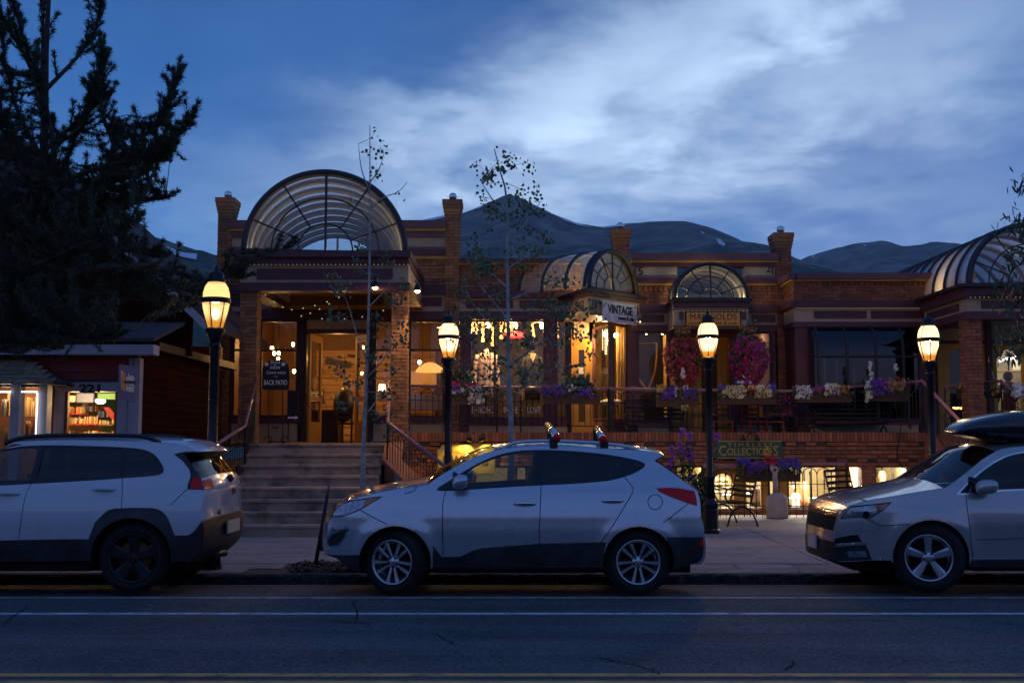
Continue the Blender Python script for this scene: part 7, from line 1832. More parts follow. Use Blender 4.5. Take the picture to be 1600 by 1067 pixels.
# vintage shop: bulbs, garlands, mannequins, table
for px,py,lb in ((719.5,508,'bright bulb at the left edge of the garland window'),(763,507.5,'bright bulb among the hanging garlands'),(805,509,'bright bulb right of the sapling trunk'),(847.5,509,'bright bulb at the right edge of the garland window')):pend(lb,px,py,26.6,4.72,.06,group='bright bulbs along the vintage window')
pm('garland',(.70,.48,.20),.7,0,.2,30)
for i,(x,y1) in enumerate(((722,534),(725.5,543),(731,533),(738,519),(745.5,524),(754.5,536),(770,548),(783,531),(791,521),(798,519),(833,529),(870.5,530))):
    m=MB();a=P(x,501,26.5);b=P(x,y1,26.5);n_=int((a.z-b.z)/.045)+1
    for k in range(n_):
        c=a.lerp(b,k/n_)+Vector((rng.normal(0,.012),rng.normal(0,.02),0));m.ball(c,rng.uniform(.026,.05),6,4,(1.1,1,.6))
    o=m.build('garland','garland',None,True,origin=a);o.data.polygons.foreach_set('use_smooth',[False]*len(o.data.polygons));tag(o,('%s hanging garland from the left in the vintage window'%ORD[i]),'garland','garlands hanging in the vintage window')
def mannequin(label,px,y0,y1,Y,mt,w=.23,arms=True,head=False):
    """headless shop mannequin wearing a top, on a pole"""
    t=thing('mannequin',label,'mannequin',(P(px,y1,Y).x,Y,FLOOR));top=P(px,y0,Y);bot=P(px,y1,Y);H=top.z-bot.z;x=top.x
    secs=[(1.0,.05,.05),(.93,.07,.06),(.90,w*.85,.10),(.80,w,.125),(.62,w*.88,.12),(.45,w*.74,.11),(.25,w*.86,.125),(.0,w*.92,.13)]
    vs=[];N_=18
    for f,rx,ry in secs:
        for k in range(N_):q=2*PI*k/N_;vs.append((x+rx*math.cos(q),Y+ry*math.sin(q),bot.z+H*f))
    fs=[(i*N_+k,i*N_+(k+1)%N_,(i+1)*N_+(k+1)%N_,(i+1)*N_+k) for i in range(len(secs)-1) for k in range(N_)]+[tuple(range(N_)),tuple(range((len(secs)-1)*N_,len(secs)*N_))]
    m=MB();m.add(vs,fs);m.build('garment',mt,t,True)
    if arms:
        for s_ in (-1,1):m=MB();m.tube(catmull([(x+s_*w*.86,Y,bot.z+H*.86),(x+s_*w*1.16,Y-.02,bot.z+H*.55),(x+s_*w*1.22,Y-.05,bot.z+H*.12)],sub=5),[.062]*5+[.05]*5+[.042],8);m.build('sleeve',mt,t,True)
    m=MB();m.tube([(x,Y,bot.z),(x,Y,FLOOR)],.02,6);m.lathe([(.16,0),(.16,.02),(.02,.03)],(x,Y,FLOOR),14);m.build('stand','iron',t);return t
m_=bpy.data.materials.new('plaid');m_.use_nodes=True;n=NT(m_.node_tree);b=n.new('ShaderNodeBsdfPrincipled');o=n.new('ShaderNodeOutputMaterial');n.l.new(b.outputs[0],o.inputs[0])
pos=n.new('ShaderNodeNewGeometry').outputs['Position'];sep=n.new('ShaderNodeSeparateXYZ');n.put(sep.inputs[0],pos)
fx_=n.math('GREATER_THAN',n.math('FRACT',n.math('MULTIPLY',sep.outputs[0],8)),.6);fz_=n.math('GREATER_THAN',n.math('FRACT',n.math('MULTIPLY',sep.outputs[2],8)),.6)
n.put(b.inputs['Base Color'],n.mix(n.math('MULTIPLY',n.math('ADD',fx_,fz_),.5),(.62,.46,.34,1),(.10,.08,.12,1)));MATS['plaid']=m_
mannequin('mannequin in a pale plaid shirt behind the vintage window',760,545,618,26.5,'plaid');mannequin('mannequin in dark clothes with a pale collar behind the vintage window',832,548,625,26.6,'black',.2)
m=MB();m.prism([P(826,552,26.45),P(838,552,26.45),P(833,566,26.45)],(0,.03,0));tag(m.build('scarf','plaster',None,origin=P(832,556,26.45)),'pale scarf round the neck of the dark mannequin','scarf')
m=MB();c=P(803,524,26.6);m.ball(c,.22,12,6,(1.3,.6,.5));m.build
tag(m.build('red_garment','petal_red',None,True,origin=c),'red bundle of fabric hung behind the sapling','garment')
tb=thing('small_table','light topped table with woven basket behind the balcony rail','table',P(800,690,24.6));a,b=P(772,604,24.5),P(818,604,24.5);m=MB();m.box(a.x,b.x,24.5,25.0,a.z-.04,a.z);m.build('top','pine_plank',tb)
for x in (a.x+.06,b.x-.06):
    for y in (24.55,24.95):m=MB();m.tube([(x,y,FLOOR),(x,y,a.z-.041)],.018,5);m.build('leg','iron',tb)
pm('wicker',(.40,.22,.09),.8,0,.4,60)
c=P(798,621,24.7);m=MB();m.lathe([(.22,-.2),(.28,.0),(.30,.2),(.28,.2),(.25,0)],c,20,False);tag(m.build('wicker_basket','wicker',None,True,origin=c),'woven basket under the light table on the balcony','basket')
ch=thing('chandelier','glittering chandelier of bead strings in the corner bay window','chandelier',P(949,525,26.3));c=P(948.5,523,26.3)
for i,(x,y) in enumerate(((945.5,522),(962.5,524))):m=MB();m.ball(P(x,y,26.25),.055,10,7);m.build('bulb','bulb',ch,True)
m=MB()
for i in range(14):
    q=rng.uniform(0,6.28);r=rng.uniform(.02,.16);x,y=c.x+.02+r*math.cos(q),c.y+r*.5*math.sin(q)
    for k in range(int(rng.uniform(8,20))):m.ball((x,y,c.z+.12-k*.034),.011,5,3)
m.build('bead_string','fairy',ch)['kind']='stuff';m=MB();m.tube([c+Vector((0,0,.1)),(c.x,c.y,4.72)],.008,4);m.build('flex','iron',ch)
cu=thing('curtain','gathered pale gold curtain at the right of the corner bay window','curtain',P(970,655,26.6));pm('curtain',(.55,.36,.14),.8,0,.2,3)
m=MB();a,b=P(962,505,26.5),P(980,655,26.5);n_=26;vs=[];
for i in range(n_+1):x=a.x+(b.x-a.x)*i/n_;y=26.5+.05*math.sin(i*1.6);vs+=[(x,y,FLOOR+.1),(x,y,a.z)]
m.add(vs,[(2*i,2*i+2,2*i+3,2*i+1) for i in range(n_)]);m.build('cloth','curtain',cu,True)
ez=thing('easel','small dark easel board in the corner bay window','easel',P(943,655,26.6));m=MB();m.prism([P(934,596,26.5),P(951,601,26.5),P(951,580,26.5),P(936,577,26.5)],(0,.03,0));m.build('board','dark_wood',ez)
for x0,x1 in ((938,935),(944,946)):m=MB();m.tube([P(x0,598,26.5),(P(x1,650,26.5).x,26.5,FLOOR)],.014,5);m.build('leg','brown_wood',ez)
st_=thing('padded_stool','cream padded stool in the corner bay window','stool',P(958,655,26.2));c=P(955,628,26.1);m=MB();m.ball(c,.2,14,8,(1.3,1,.4));m.build('cushion','plaster_white',st_,True)
for s_ in (-1,1):m=MB();m.tube([c+Vector((.14*s_,0,-.05)),(c.x+.2*s_,c.y,FLOOR)],.014,5);m.build('leg','iron',st_)
# wooden bows in the windows under the flower baskets
for x0,x1,lb,r in ((992,1026,'bent wooden bow frame in the window left of the yellow doorway',.022),(1176,1210,'bent wooden bow frame in the window right of the yellow doorway',.014)):
    t=thing('bow_frame',lb,'frame',P((x0+x1)/2,612,26.2));mid_=(x0+x1)/2+3
    for s_,xa in ((-1,x0),(1,x1)):m=MB();m.tube(catmull([P(xa,536,26.2),P(xa+(.5 if s_<0 else 0),560,26.2),P(xa+(-s_)*5,588,26.2),P(mid_-2*s_,612,26.2)],sub=5),r,6);m.build('bow','yellow_wood',t,True)
    m=MB();m.tube([P(x0,536,26.2),P(x1,536,26.2)],.012,5);m.build('bar','yellow_wood',t)
for px,py,lb in ((1010,520.5,'tiny warm bulb high in the window left of the yellow doorway'),(1035,521,'second tiny warm bulb near the left flower basket')):pend(lb,px,py,26.4,4.72,.026,'bulb',group='tiny bulbs in the orange sign shop')
# basement shops: showcases, strip lights, mannequins
YBI=24.6
def cases(lb,x0,x1,Y,ytop,group):
    t=thing('showcase',lb,'showcase',P((x0+x1)/2,800,Y));a,b=P(x0,ytop,Y),P(x1,ytop,Y)
    m=MB();m.box(a.x,b.x,Y,Y+.5,-1.0,a.z-.30);m.build('plinth','white',t);m=MB();m.box(a.x+.01,b.x-.01,Y+.02,Y+.48,a.z-.295,a.z);m.build('glass_case','pane',t)
    m=MB();m.box(a.x+.02,b.x-.02,Y+.03,Y+.07,a.z-.05,a.z-.02);m.build('strip_light','led_strip',t);return t
cases('glass showcase with white strip light behind the wide basement window',1228,1262,24.7,775,None);cases('long glass showcase with white strip light left of the black bench',1265,1318,24.7,775,None);cases('small glass showcase in the basement window beside the yellow post',1163,1178,24.7,768,None);cases('low bright showcase behind the bonnet of the grey car',1368,1392,24.9,776,None);cases('bright showcase by the arched basement window',1128,1146,24.7,770,None);cases('bright showcase seen through the silver car front window',745,770,24.9,757,None)
bz=lambda:-1.0
def bmann(lb,px,y0,y1,Y,mt,w):
    t=mannequin(lb,px,y0,y1,Y,mt,w,False);return t
bmann('bust in brown knitwear in the right hand basement window',1395,757,790,24.5,'goods_c',.22);bmann('dark dress form in the basement window left of the urn',1181,757,790,24.3,'dark_wood',.16);bmann('rust coloured form in the wide basement window',1257,752,790,24.4,'goods_b',.10);bmann('pale draped form in the wide basement window',1243,770,795,24.3,'white',.10);bmann('pale hanging drape in the right hand basement window',1378,735,770,24.9,'petal_peach',.09)
for x,y0,y1,mt,lb in ((1240,742,756,'brown_wood','small brown picture in the wide basement window'),(1246,763,772,'petal_orange','orange lantern in the wide basement window'),(1292,735,765,'mortar','grey hanging in the wide basement window'),(1374,733,745,'iron','black hanging ornament in the right hand basement window'),(1408,733,742,'petal_yellow','yellow fabric high in the right hand basement window')):
    m=MB();pxb(m,x-3,x+3,y0,y1,25.0,.1);tag(m.build('display_piece',mt,None,origin=P(x,y1,25)),lb,'display piece')
for i,(x,y) in enumerate(((1404.5,735),(1412,748),(1289,747),(1240,760),(1300,770))):
    c=P(x,y,25.2);m=MB();m.ball(c,.032,8,6);tag(m.build('spot_bulb','bulb_white',None,True,origin=c),'%s small white display spotlight from the right in the basement'%ORD[i],'lamp','display spotlights in the basement')
for i,(y,w) in enumerate(((752,20),(758,22),(764,24),(770,24))):
    m=MB();pxb(m,1118,1118+w,y,y+1.3,24.9,.25);tag(m.build('shelf','dark_wood',None,origin=P(1128,y,24.9)),'%s shelf from the top behind the arched basement window'%ORD[i],'shelf')
    for k in range(6):
        m=MB();a=P(1119+k*3.6,y,24.95);m.lathe([(.02,0),(.035,.03),(.03,.07),(.012,.10)],a,8);tag(m.build('ornament',('white','gold','goods_c')[k%3],None,True,origin=a),'%s ornament on the %s shelf behind the arched basement window'%(ORD[k],ORD[i]),'ornament','ornaments behind the arched window')
# fire-lit table behind the far railing
em('ember',(1,.50,.14),3)
m=MB();
for k in range(5):m.ball(P(1491+k*3.4,637+(k%2),23.6),.030,6,4,(1.6,1,.7))
tag(m.build('candle_row','ember',None,True,origin=P(1498,640,23.6)),'row of glowing candle lights low beside the far stairs','candles')
# person seen from behind inside the lit arched window
pr=thing('person','person seen from behind in a dark red top inside the lit arched window','person',(P(1577,640,26.0).x,26.0,FLOOR))
pm('skin',(.30,.16,.10),.6);pm('hair',(.025,.016,.012),.6);pm('red_top',(.10,.018,.016),.8);pm('jeans',(.02,.025,.05),.8)
def body(o,joints,edges,radii,mt,par,name):
    me=bpy.data.meshes.new(name);w=world_of(par);me.from_pydata([(Vector(j)+o-w)[:] for j in joints],edges,[]);me.materials.append(MATS[mt])
    ob=bpy.data.objects.new(name,me);link(ob,par);md=ob.modifiers.new('skin','SKIN');md.use_smooth_shade=True
    for v,r in zip(me.skin_vertices[0].data,radii):v.radius=r if isinstance(r,tuple) else (r,r)
    me.skin_vertices[0].data[0].use_root=True
    s_=ob.modifiers.new('sub','SUBSURF');s_.levels=1;s_.render_levels=2;return ob
ho=P(1577,590,26.0).z;K=(ho-FLOOR)/1.52;o_=Vector((P(1577,640,26.0).x,26.0,FLOOR))
J=[(0,0,.90),(0,0,1.05),(0,-.01,1.25),(0,0,1.36),(0,0,1.42),(0,.01,1.50),(0,.02,1.58),(.17,0,1.33),(.23,.02,1.10),(.20,.16,.95),(.16,.26,.98),(-.17,0,1.33),(-.23,.02,1.10),(-.20,.16,.95),(-.15,.26,.98),(.09,0,.86),(.10,.02,.47),(.10,-.01,.07),(.11,.13,.03),(-.09,0,.86),(-.10,.0,.47),(-.10,-.03,.07),(-.11,.11,.03)]
Ed=[(0,1),(1,2),(2,3),(3,4),(4,5),(5,6),(3,7),(7,8),(8,9),(9,10),(3,11),(11,12),(12,13),(13,14),(0,15),(15,16),(16,17),(17,18),(0,19),(19,20),(20,21),(21,22)]
Rd=[(.15,.10),(.13,.09),(.16,.10),(.12,.08),.055,.08,.075,.07,.05,.038,.03,.07,.05,.038,.03,.085,.058,.045,.04,.085,.058,.045,.04]
body(o_,[Vector(j)*K for j in J],Ed,[(r[0]*K,r[1]*K) if isinstance(r,tuple) else r*K for r in Rd],'red_top',pr,'body')
m=MB();hc=o_+Vector((0,.0,1.555*K));m.ball(hc,.115*K,16,12,(.92,1.05,1.1));m.build('hair','hair',pr,True)
m=MB();m.tube([o_+Vector((0,.0,1.40*K)),o_+Vector((0,.0,1.47*K))],.062*K,12);m.build('neck','skin',pr,True)
m=MB();pxb(m,1582,1600,562,578,27.6,.1);tag(m.build('wall_cabinet','plaster_white',None,origin=P(1590,578,27.6)),'pale wall cabinet behind the person at far right','cabinet')
m=MB();pxb(m,1558,1603,579,580.5,27.6,.3);tag(m.build('wall_shelf','pine_plank',None,origin=P(1580,580,27.6)),'wooden shelf line behind the person at far right','shelf')
# ================================================================ plants
def leaf_cloud(name,mat,parent,centres,size,droop=.3,n=6,asp=1.0,fold=False,up=.35):
    """many separate leaf blades, one mesh; centres (k,3)"""
    C_=np.asarray(centres,dtype=float);k=len(C_)
    nrm=rng.normal(0,1,(k,3));nrm[:,2]=np.abs(nrm[:,2])*up+.1;nrm/=np.linalg.norm(nrm,axis=1)[:,None]
    ax=rng.normal(0,1,(k,3));ax[:,2]-=droop*2;ax-=nrm*(ax*nrm).sum(1)[:,None];ax/=np.linalg.norm(ax,axis=1)[:,None]+1e-9
    bx=np.cross(nrm,ax);s=size*rng.uniform(.7,1.25,(k,1))
    an=np.linspace(0,2*PI,n,endpoint=False);vs=[]
    for a in an:vs.append(C_+ax*s*math.cos(a)+bx*s*asp*math.sin(a)*(1.0 if math.cos(a)<.5 else .8)+nrm*s*.18*(math.cos(a)**2))
    v=np.stack(vs,1).reshape(-1,3);f=np.arange(k*n).reshape(k,n)
    return np_mesh(name,v,f,mat,parent)
def petals(name,mats,parent,centres,size,face=None,mix=None):
    """open five-lobed flowers facing outwards: each a shallow star of quads"""
    C_=np.asarray(centres,dtype=float);k=len(C_);d=rng.normal(0,.45,(k,3))+(np.array([0,-1,.35]) if face is None else face)
    d/=np.linalg.norm(d,axis=1)[:,None];a=np.cross(d,rng.normal(0,1,(k,3)));a/=np.linalg.norm(a,axis=1)[:,None];b=np.cross(d,a)
    s=size*rng.uniform(.75,1.2,(k,1));vs=[]
    for i in range(5):
        q=2*PI*i/5
        for dr,rr,dp in ((0,.18,0),(-.42,.85,.22),(0,1.0,.30),(.42,.85,.22)):
            vs.append(C_+(a*math.cos(q+dr)+b*math.sin(q+dr))*s*rr+d*s*dp)
    v=np.stack(vs,1).reshape(-1,3);base=np.arange(k)[:,None,None]*20+np.arange(5)[None,:,None]*4+np.arange(4)[None,None]
    mi=None
    if mix is not None:mi=np.repeat(rng.choice(len(mats),k,p=mix),5)
    return np_mesh(name,v,base.reshape(-1,4),mats,parent,mi=mi)
def limb_mesh(paths,n=6):
    m=MB()
    for pts,r0,r1 in paths:
        L=len(pts);m.tube(pts,[r0+(r1-r0)*(i/(L-1))**.8 for i in range(L)],n)
    return m
# ---------------------------------------------------------------- young aspens at the kerb
def aspen(label,trunk,Y,spans,nleaf,r0,mult=1.0,limbs=()):
    """trunk: pixel line; spans: (y_top, y_bottom, x_left, x_right, weight) crown boxes in pixels"""
    pts=[P(x,y,Y) for x,y in trunk];base=pts[0].copy();t=thing('aspen_tree',label,'tree',base,'young aspens along the kerb')
    tp=catmull(pts,sub=5);n=len(tp);m=MB();m.tube(tp,[r0*(1-.88*(i/(n-1))**.9) for i in range(n)],10);m.build('trunk','aspen_bark',t,True)
    ztop,zbot=tp[-1].z,tp[0].z
    def trunk_at(z):return min(tp,key=lambda q:abs(q.z-z))
    leaves,twigs=[],[]
    for l in limbs:
        q=[P(x,y,Y+dy) for x,y,dy in l];twigs.append((catmull(q,sub=5),r0*.30,r0*.08))
    tot=sum(s[4] for s in spans)
    for yt,yb,xl,xr,w in spans:
        k=int(nleaf*w/tot);nt=max(3,k//16)
        for _ in range(nt):
            y=rng.uniform(yt,yb);x=rng.uniform(xl,xr);dy=rng.normal(0,.38);tip=P(x,y,Y+dy)
            src=trunk_at(min(ztop-.05,max(zbot+1.2,tip.z-.15-abs(tip.x-trunk_at(tip.z).x)*.45)));bestd=(src-tip).length*1.1
            for pth,ra,rb in twigs:
                for q in pth[1:]:
                    if q.z<tip.z+.02 and (q-tip).length<bestd and (q-tip).length>.08:src=q;bestd=(q-tip).length
            mid=src.lerp(tip,.55)+Vector((rng.normal(0,.05),rng.normal(0,.05),-.03+rng.normal(0,.04)))
            path=catmull([src,mid,tip],sub=5);Ln=(tip-src).length;twigs.append((path,min(.008,.003+Ln*.004),.0015))
            c=max(3,int(k/nt*rng.uniform(.5,1.5)))
            for _ in range(c):
                u=1-abs(rng.normal(0,.26));u=max(.25,min(1,u));p=path[min(len(path)-1,int(u*(len(path)-1)))]
                leaves.append((p.x+rng.normal(0,.055),p.y+rng.normal(0,.055),p.z+rng.normal(0,.05)-.03))
    limb_mesh(twigs,5).build('branches','aspen_bark',t,True)['kind']='stuff'
    o=leaf_cloud('foliage','aspen_leaf',t,leaves,.0215,.8,8,.92);o['kind']='stuff'
    return t
aspen('slender young aspen in front of the stairs with a bare forked top',[(563,880),(566,800),(567,740),(568,690),(570,650),(572,600),(575,520),(577,430),(578,350),(578,280),(578,196)],14.6,
      [(195,235,560,602,.22),(255,285,585,620,.16),(280,330,545,640,.12),(375,420,540,632,.5),(420,480,505,648,1.1),(480,560,508,645,1.7),(560,640,512,640,1.3),(640,665,590,625,.1)],720,.040,
      limbs=([(571,655,0),(556,625,-.1),(542,600,-.15),(530,570,-.2)],[(571,648,0),(590,622,.1),(606,585,.2),(612,560,.25)],[(572,560,0),(560,530,.2),(548,490,.3),(540,465,.3)],[(577,330,0),(598,310,0),(622,300,.1),(636,285,.1)],[(578,300,0),(565,265,0),(560,225,0)],[(578,285,0),(592,265,.1),(600,240,.1)],[(576,480,0),(600,455,-.2),(620,425,-.3)],[(574,590,0),(600,560,-.2),(622,520,-.2)]))
aspen('fuller young aspen behind the silver car, its crown before the peak',[(799,885),(799,800),(799,690),(797.5,640),(795,590),(794,520),(793,440),(792,360),(790,300),(782,270),(772,232)],14.6,
      [(228,255,755,800,.35),(250,290,740,835,.8),(285,325,752,852,.9),(320,360,758,850,1.3),(360,420,732,868,1.9),(405,470,715,905,2.6),(470,540,700,935,4.2),(540,610,700,925,3.2),(455,520,850,930,.9)],2300,.050,
      limbs=([(795,600,0),(765,575,.1),(738,560,.2),(718,570,.3)],[(795,575,0),(830,545,-.1),(870,520,-.2),(905,505,-.2)],[(794,530,0),(760,500,-.2),(735,470,-.3)],[(794,470,0),(840,450,.1),(885,425,.2)],[(793,450,0),(760,420,.1),(735,395,.2)],[(792,380,0),(820,350,-.1),(845,315,-.1)],[(791,340,0),(768,310,.1),(752,285,.1)],[(793,420,0),(830,395,.2),(862,370,.3)],[(794,500,0),(770,470,.3),(745,440,.4)]))
# ---------------------------------------------------------------- tree at the right edge, only twigs in view
wt=thing('willow_tree','leafy branches with narrow leaves reaching in from the right edge','tree',(7.9,14.6,.03));wb=Vector((7.9,14.6,.03))
tw=[(catmull([wb,wb+Vector((.02,0,1.5)),wb+Vector((-.03,.05,3.0)),wb+Vector((.05,0,4.6))],sub=5),.10,.02)];lv=[]
m=limb_mesh(tw,10);m.build('trunk','pine_bark',wt,True);tw=[]
for pts in ([(1660,380),(1625,352),(1600,345),(1578,345)],[(1670,330),(1630,305),(1604,292),(1596,290)],[(1670,440),(1630,410),(1600,395),(1575,400)],[(1670,470),(1630,455),(1590,440),(1560,443)],[(1670,500),(1640,480),(1600,470),(1568,478)],[(1670,540),(1640,520),(1605,510),(1580,515)],[(1670,560),(1630,540),(1590,536),(1555,545)],[(1670,580),(1640,560),(1610,548),(1575,552)],[(1660,420),(1640,400),(1612,372),(1600,360)]):
    dy=rng.uniform(-.5,.3);pth=catmull([P(x,y,14.6+dy) for x,y in pts],sub=8);pth=[wb+Vector((0,0,max(1.8,pth[0].z-.7)))]+pth;tw.append((pth,.022,.003))
    for p in pth[3:]:
        for _ in range(4):
            q=p+Vector((rng.normal(0,.09),rng.normal(0,.12),rng.normal(-.05,.09)));lv.append(q[:]);
limb_mesh(tw,5).build('branches','pine_bark',wt,True)['kind']='stuff'
leaf_cloud('foliage','willow_leaf',wt,lv,.065,.9,6,.24)['kind']='stuff'
# ---------------------------------------------------------------- big pine at the left, close to the camera
YPI=15.2
pine=thing('pine_tree','large dark pine filling the upper left with upswept needle tufted branches','tree',(P(-90,690,YPI).x,YPI,.05));pb=Vector((P(-90,690,YPI).x,YPI,.05))
TR=[(-90,760,0),(-75,640,0),(-40,520,.05),(10,430,.05),(45,350,0),(66,270,0),(70,180,0),(72,80,.1),(78,-40,.1),(84,-160,.1)]
LIMBS=[[(50,400,0),(70,330,-.3),(84,240,-.4),(64,135,-.5),(38,70,-.5),(22,0,-.5)],[(66,300,0),(84,234,-.2),(127,197,-.3),(155,131,-.3),(161,84,-.3)],[(60,330,0),(95,270,.2),(122,205,.3),(146,150,.3)],[(90,380,0),(173,250,-.4),(163,187,-.4),(155,140,-.4),(158,95,-.4)],
         [(60,330,0),(110,280,-.5),(187,253,-.7),(240,235,-.8),(275,212,-.8),(297,185,-.8)],[(170,258,-.6),(215,222,-.7),(250,186,-.7),(268,152,-.7),(277,119,-.7)],[(56,360,0),(120,340,.3),(180,325,.4),(225,314,.5),(258,309,.5)],[(66,180,0),(66,80,.3),(70,0,.3)],[(72,140,0),(120,90,.3),(148,48,.4),(158,4,.4)],
         [(48,440,0),(120,425,-.8),(200,415,-.6),(270,424,.3),(323,440,.5),(362,428,.5),(389,408,.5),(418,400,.5),(442,388,.5)],[(44,470,0),(110,470,.4),(180,468,.5),(240,470,.6),(285,478,.6)],[(60,320,0),(30,250,-.6),(0,180,-.8),(-40,120,-.8)],[(50,380,0),(0,330,-.6),(-60,290,-.8)],[(44,460,0),(-10,440,-.6),(-70,430,-.8)],
         [(50,420,0),(110,390,-1.0),(165,370,-1.3),(200,352,-1.3)],[(42,500,0),(90,520,-1.0),(140,530,-1.3),(175,528,-1.4)],[(42,510,0),(20,530,-1.0),(0,545,-1.2)],[(46,440,0),(110,445,-.5),(170,450,-.5),(215,448,-.6)],[(66,250,0),(30,180,.4),(10,110,.5),(0,40,.5)],[(70,160,0),(40,90,-.3),(5,30,-.4),(-20,-40,-.4)],
         [(66,240,0),(110,200,-.1),(140,170,-.2),(165,150,-.2)],[(58,330,0),(130,300,.6),(175,285,.8),(215,272,.8)],[(187,255,-.7),(215,250,-.8),(240,252,-.8),(262,240,-.9)],[(50,410,0),(140,400,.8),(195,392,1.0),(240,400,1.0)],[(323,440,.5),(350,430,.6),(375,432,.6)],[(200,415,-.6),(240,435,-.3),(285,452,.2),(318,462,.3)]]
q=[P(x,y,YPI+d) for x,y,d in TR];q[0]=pb.copy();tp=catmull(q,sub=5);m=MB();m.tube(tp,[.16*(1-.9*(i/(len(tp)-1))**.7) for i in range(len(tp))],10);m.build('trunk','pine_bark',pine,True)
paths=[];nodes=list(tp[8:])
for l in LIMBS:
    pth=catmull([P(x,y,YPI+d) for x,y,d in l],sub=7);Ln=sum((b-a).length for a,b in zip(pth,pth[1:]));paths.append((pth,.018+.012*Ln,.007));nodes+=pth[4:]
limb_mesh(paths,6).build('limb','pine_bark',pine,True)['kind']='stuff'
tuf=[]      # (point, direction, length)
def twig(a,b,dens=.030):
    d=(b-a);L=d.length;k=max(2,int(L/dens));d.normalize();bend=Vector((0,0,.10*L));mid=a.lerp(b,.5)-bend
    pth=catmull([a,mid,b],sub=max(2,k//2))
    for p,r in zip(pth,pth[1:]):tuf.append((r,(r-p).normalized()))
    tuf.extend([(pth[-1],d)]*2);return pth
tws=[]
for li,(pth,r0_,r1_) in enumerate(paths):      # twigs off every limb, sweeping upward
    keep=.30 if li in (9,10,17,25) else .80
    n=len(pth)
    for i in range(3,n):
        t=i/n;p=pth[i];dr=(pth[i]-pth[i-1]).normalized()
        for _ in range(2 if t>.3 else 1):
            if rng.random()<keep:
                side=Vector((rng.normal(0,.6),rng.normal(0,.6),rng.uniform(.2,1.0)));e=p+(dr*.7+side).normalized()*rng.uniform(.14,.42)*(1.15-.5*t);tws.append((twig(p,e),.006,.003))
        if t>.5 and keep>.5:tuf+=[(p,dr)]*3
    e=pth[-1]+(pth[-1]-pth[-3]).normalized()*.18+Vector((0,0,.06));tws.append((twig(pth[-1],e,.02),.007,.003))
# the dense inner mass
MASS=[([(-60,300),(60,250),(150,290),(230,330),(205,352),(225,400),(170,440),(190,480),(150,530),(60,540),(-60,535)],440,1.0),([(-60,120),(30,100),(90,170),(60,260),(-60,300)],110,.8),([(120,300),(190,250),(260,230),(290,200),(240,280),(200,330)],70,.6),([(225,425),(330,440),(300,475),(220,470)],34,.5),([(-60,400),(150,430),(190,470),(130,540),(60,548),(-60,545)],380,1.0),([(150,200),(262,170),(285,200),(200,300),(130,290)],110,.5)]
NX=np.array([q_[:] for q_ in nodes])
for poly,cnt,dp in MASS:
    pp=np.array(poly,float);lo,hi=pp.min(0),pp.max(0);got=0
    while got<cnt:
        x,y=rng.uniform(lo[0],hi[0]),rng.uniform(lo[1],hi[1])
        if not inside(poly,np.array([x]),np.array([y]))[0]:continue
        got+=1;e=P(x,y,YPI+rng.normal(-.2,dp*.7));d2=((NX-np.array(e))**2).sum(1)+np.where(NX[:,2]>e.z+.1,1.0,0);a=Vector(NX[d2.argmin()])
        if (e-a).length>.5:b=e+(a-e).normalized()*.45;tws.append(([a,a.lerp(b,.5)-Vector((0,0,.04)),b],.008,.005));a=b
        if (e-a).length<.12:a=e-Vector((rng.normal(0,.12),rng.normal(0,.12),.2))
        tws.append((twig(a,e,.036),.005,.003))
limb_mesh(tws,4).build('twigs','pine_bark',pine)['kind']='stuff'
# needles: short blades round each shoot, bunched toward its tip
TP=np.array([t[0][:] for t in tuf]);TD=np.array([t[1][:] for t in tuf]);kN=13
c=np.repeat(TP,kN,0);d=np.repeat(TD,kN,0);dirs=d*.75+rng.normal(0,.62,c.shape)+np.array([0,0,.12]);dirs/=np.linalg.norm(dirs,axis=1)[:,None]
c=c+rng.normal(0,.010,c.shape);L=rng.uniform(.050,.090,(len(c),1));sd=np.cross(dirs,rng.normal(0,1,c.shape));sd/=np.linalg.norm(sd,axis=1)[:,None]+1e-9;w=.0052
v=np.stack([c-sd*w,c+sd*w,c+dirs*L*.7+sd*w*.8,c+dirs*L],1).reshape(-1,3);np_mesh('needles',v,np.arange(len(v)).reshape(-1,4),'needle',pine)['kind']='stuff'

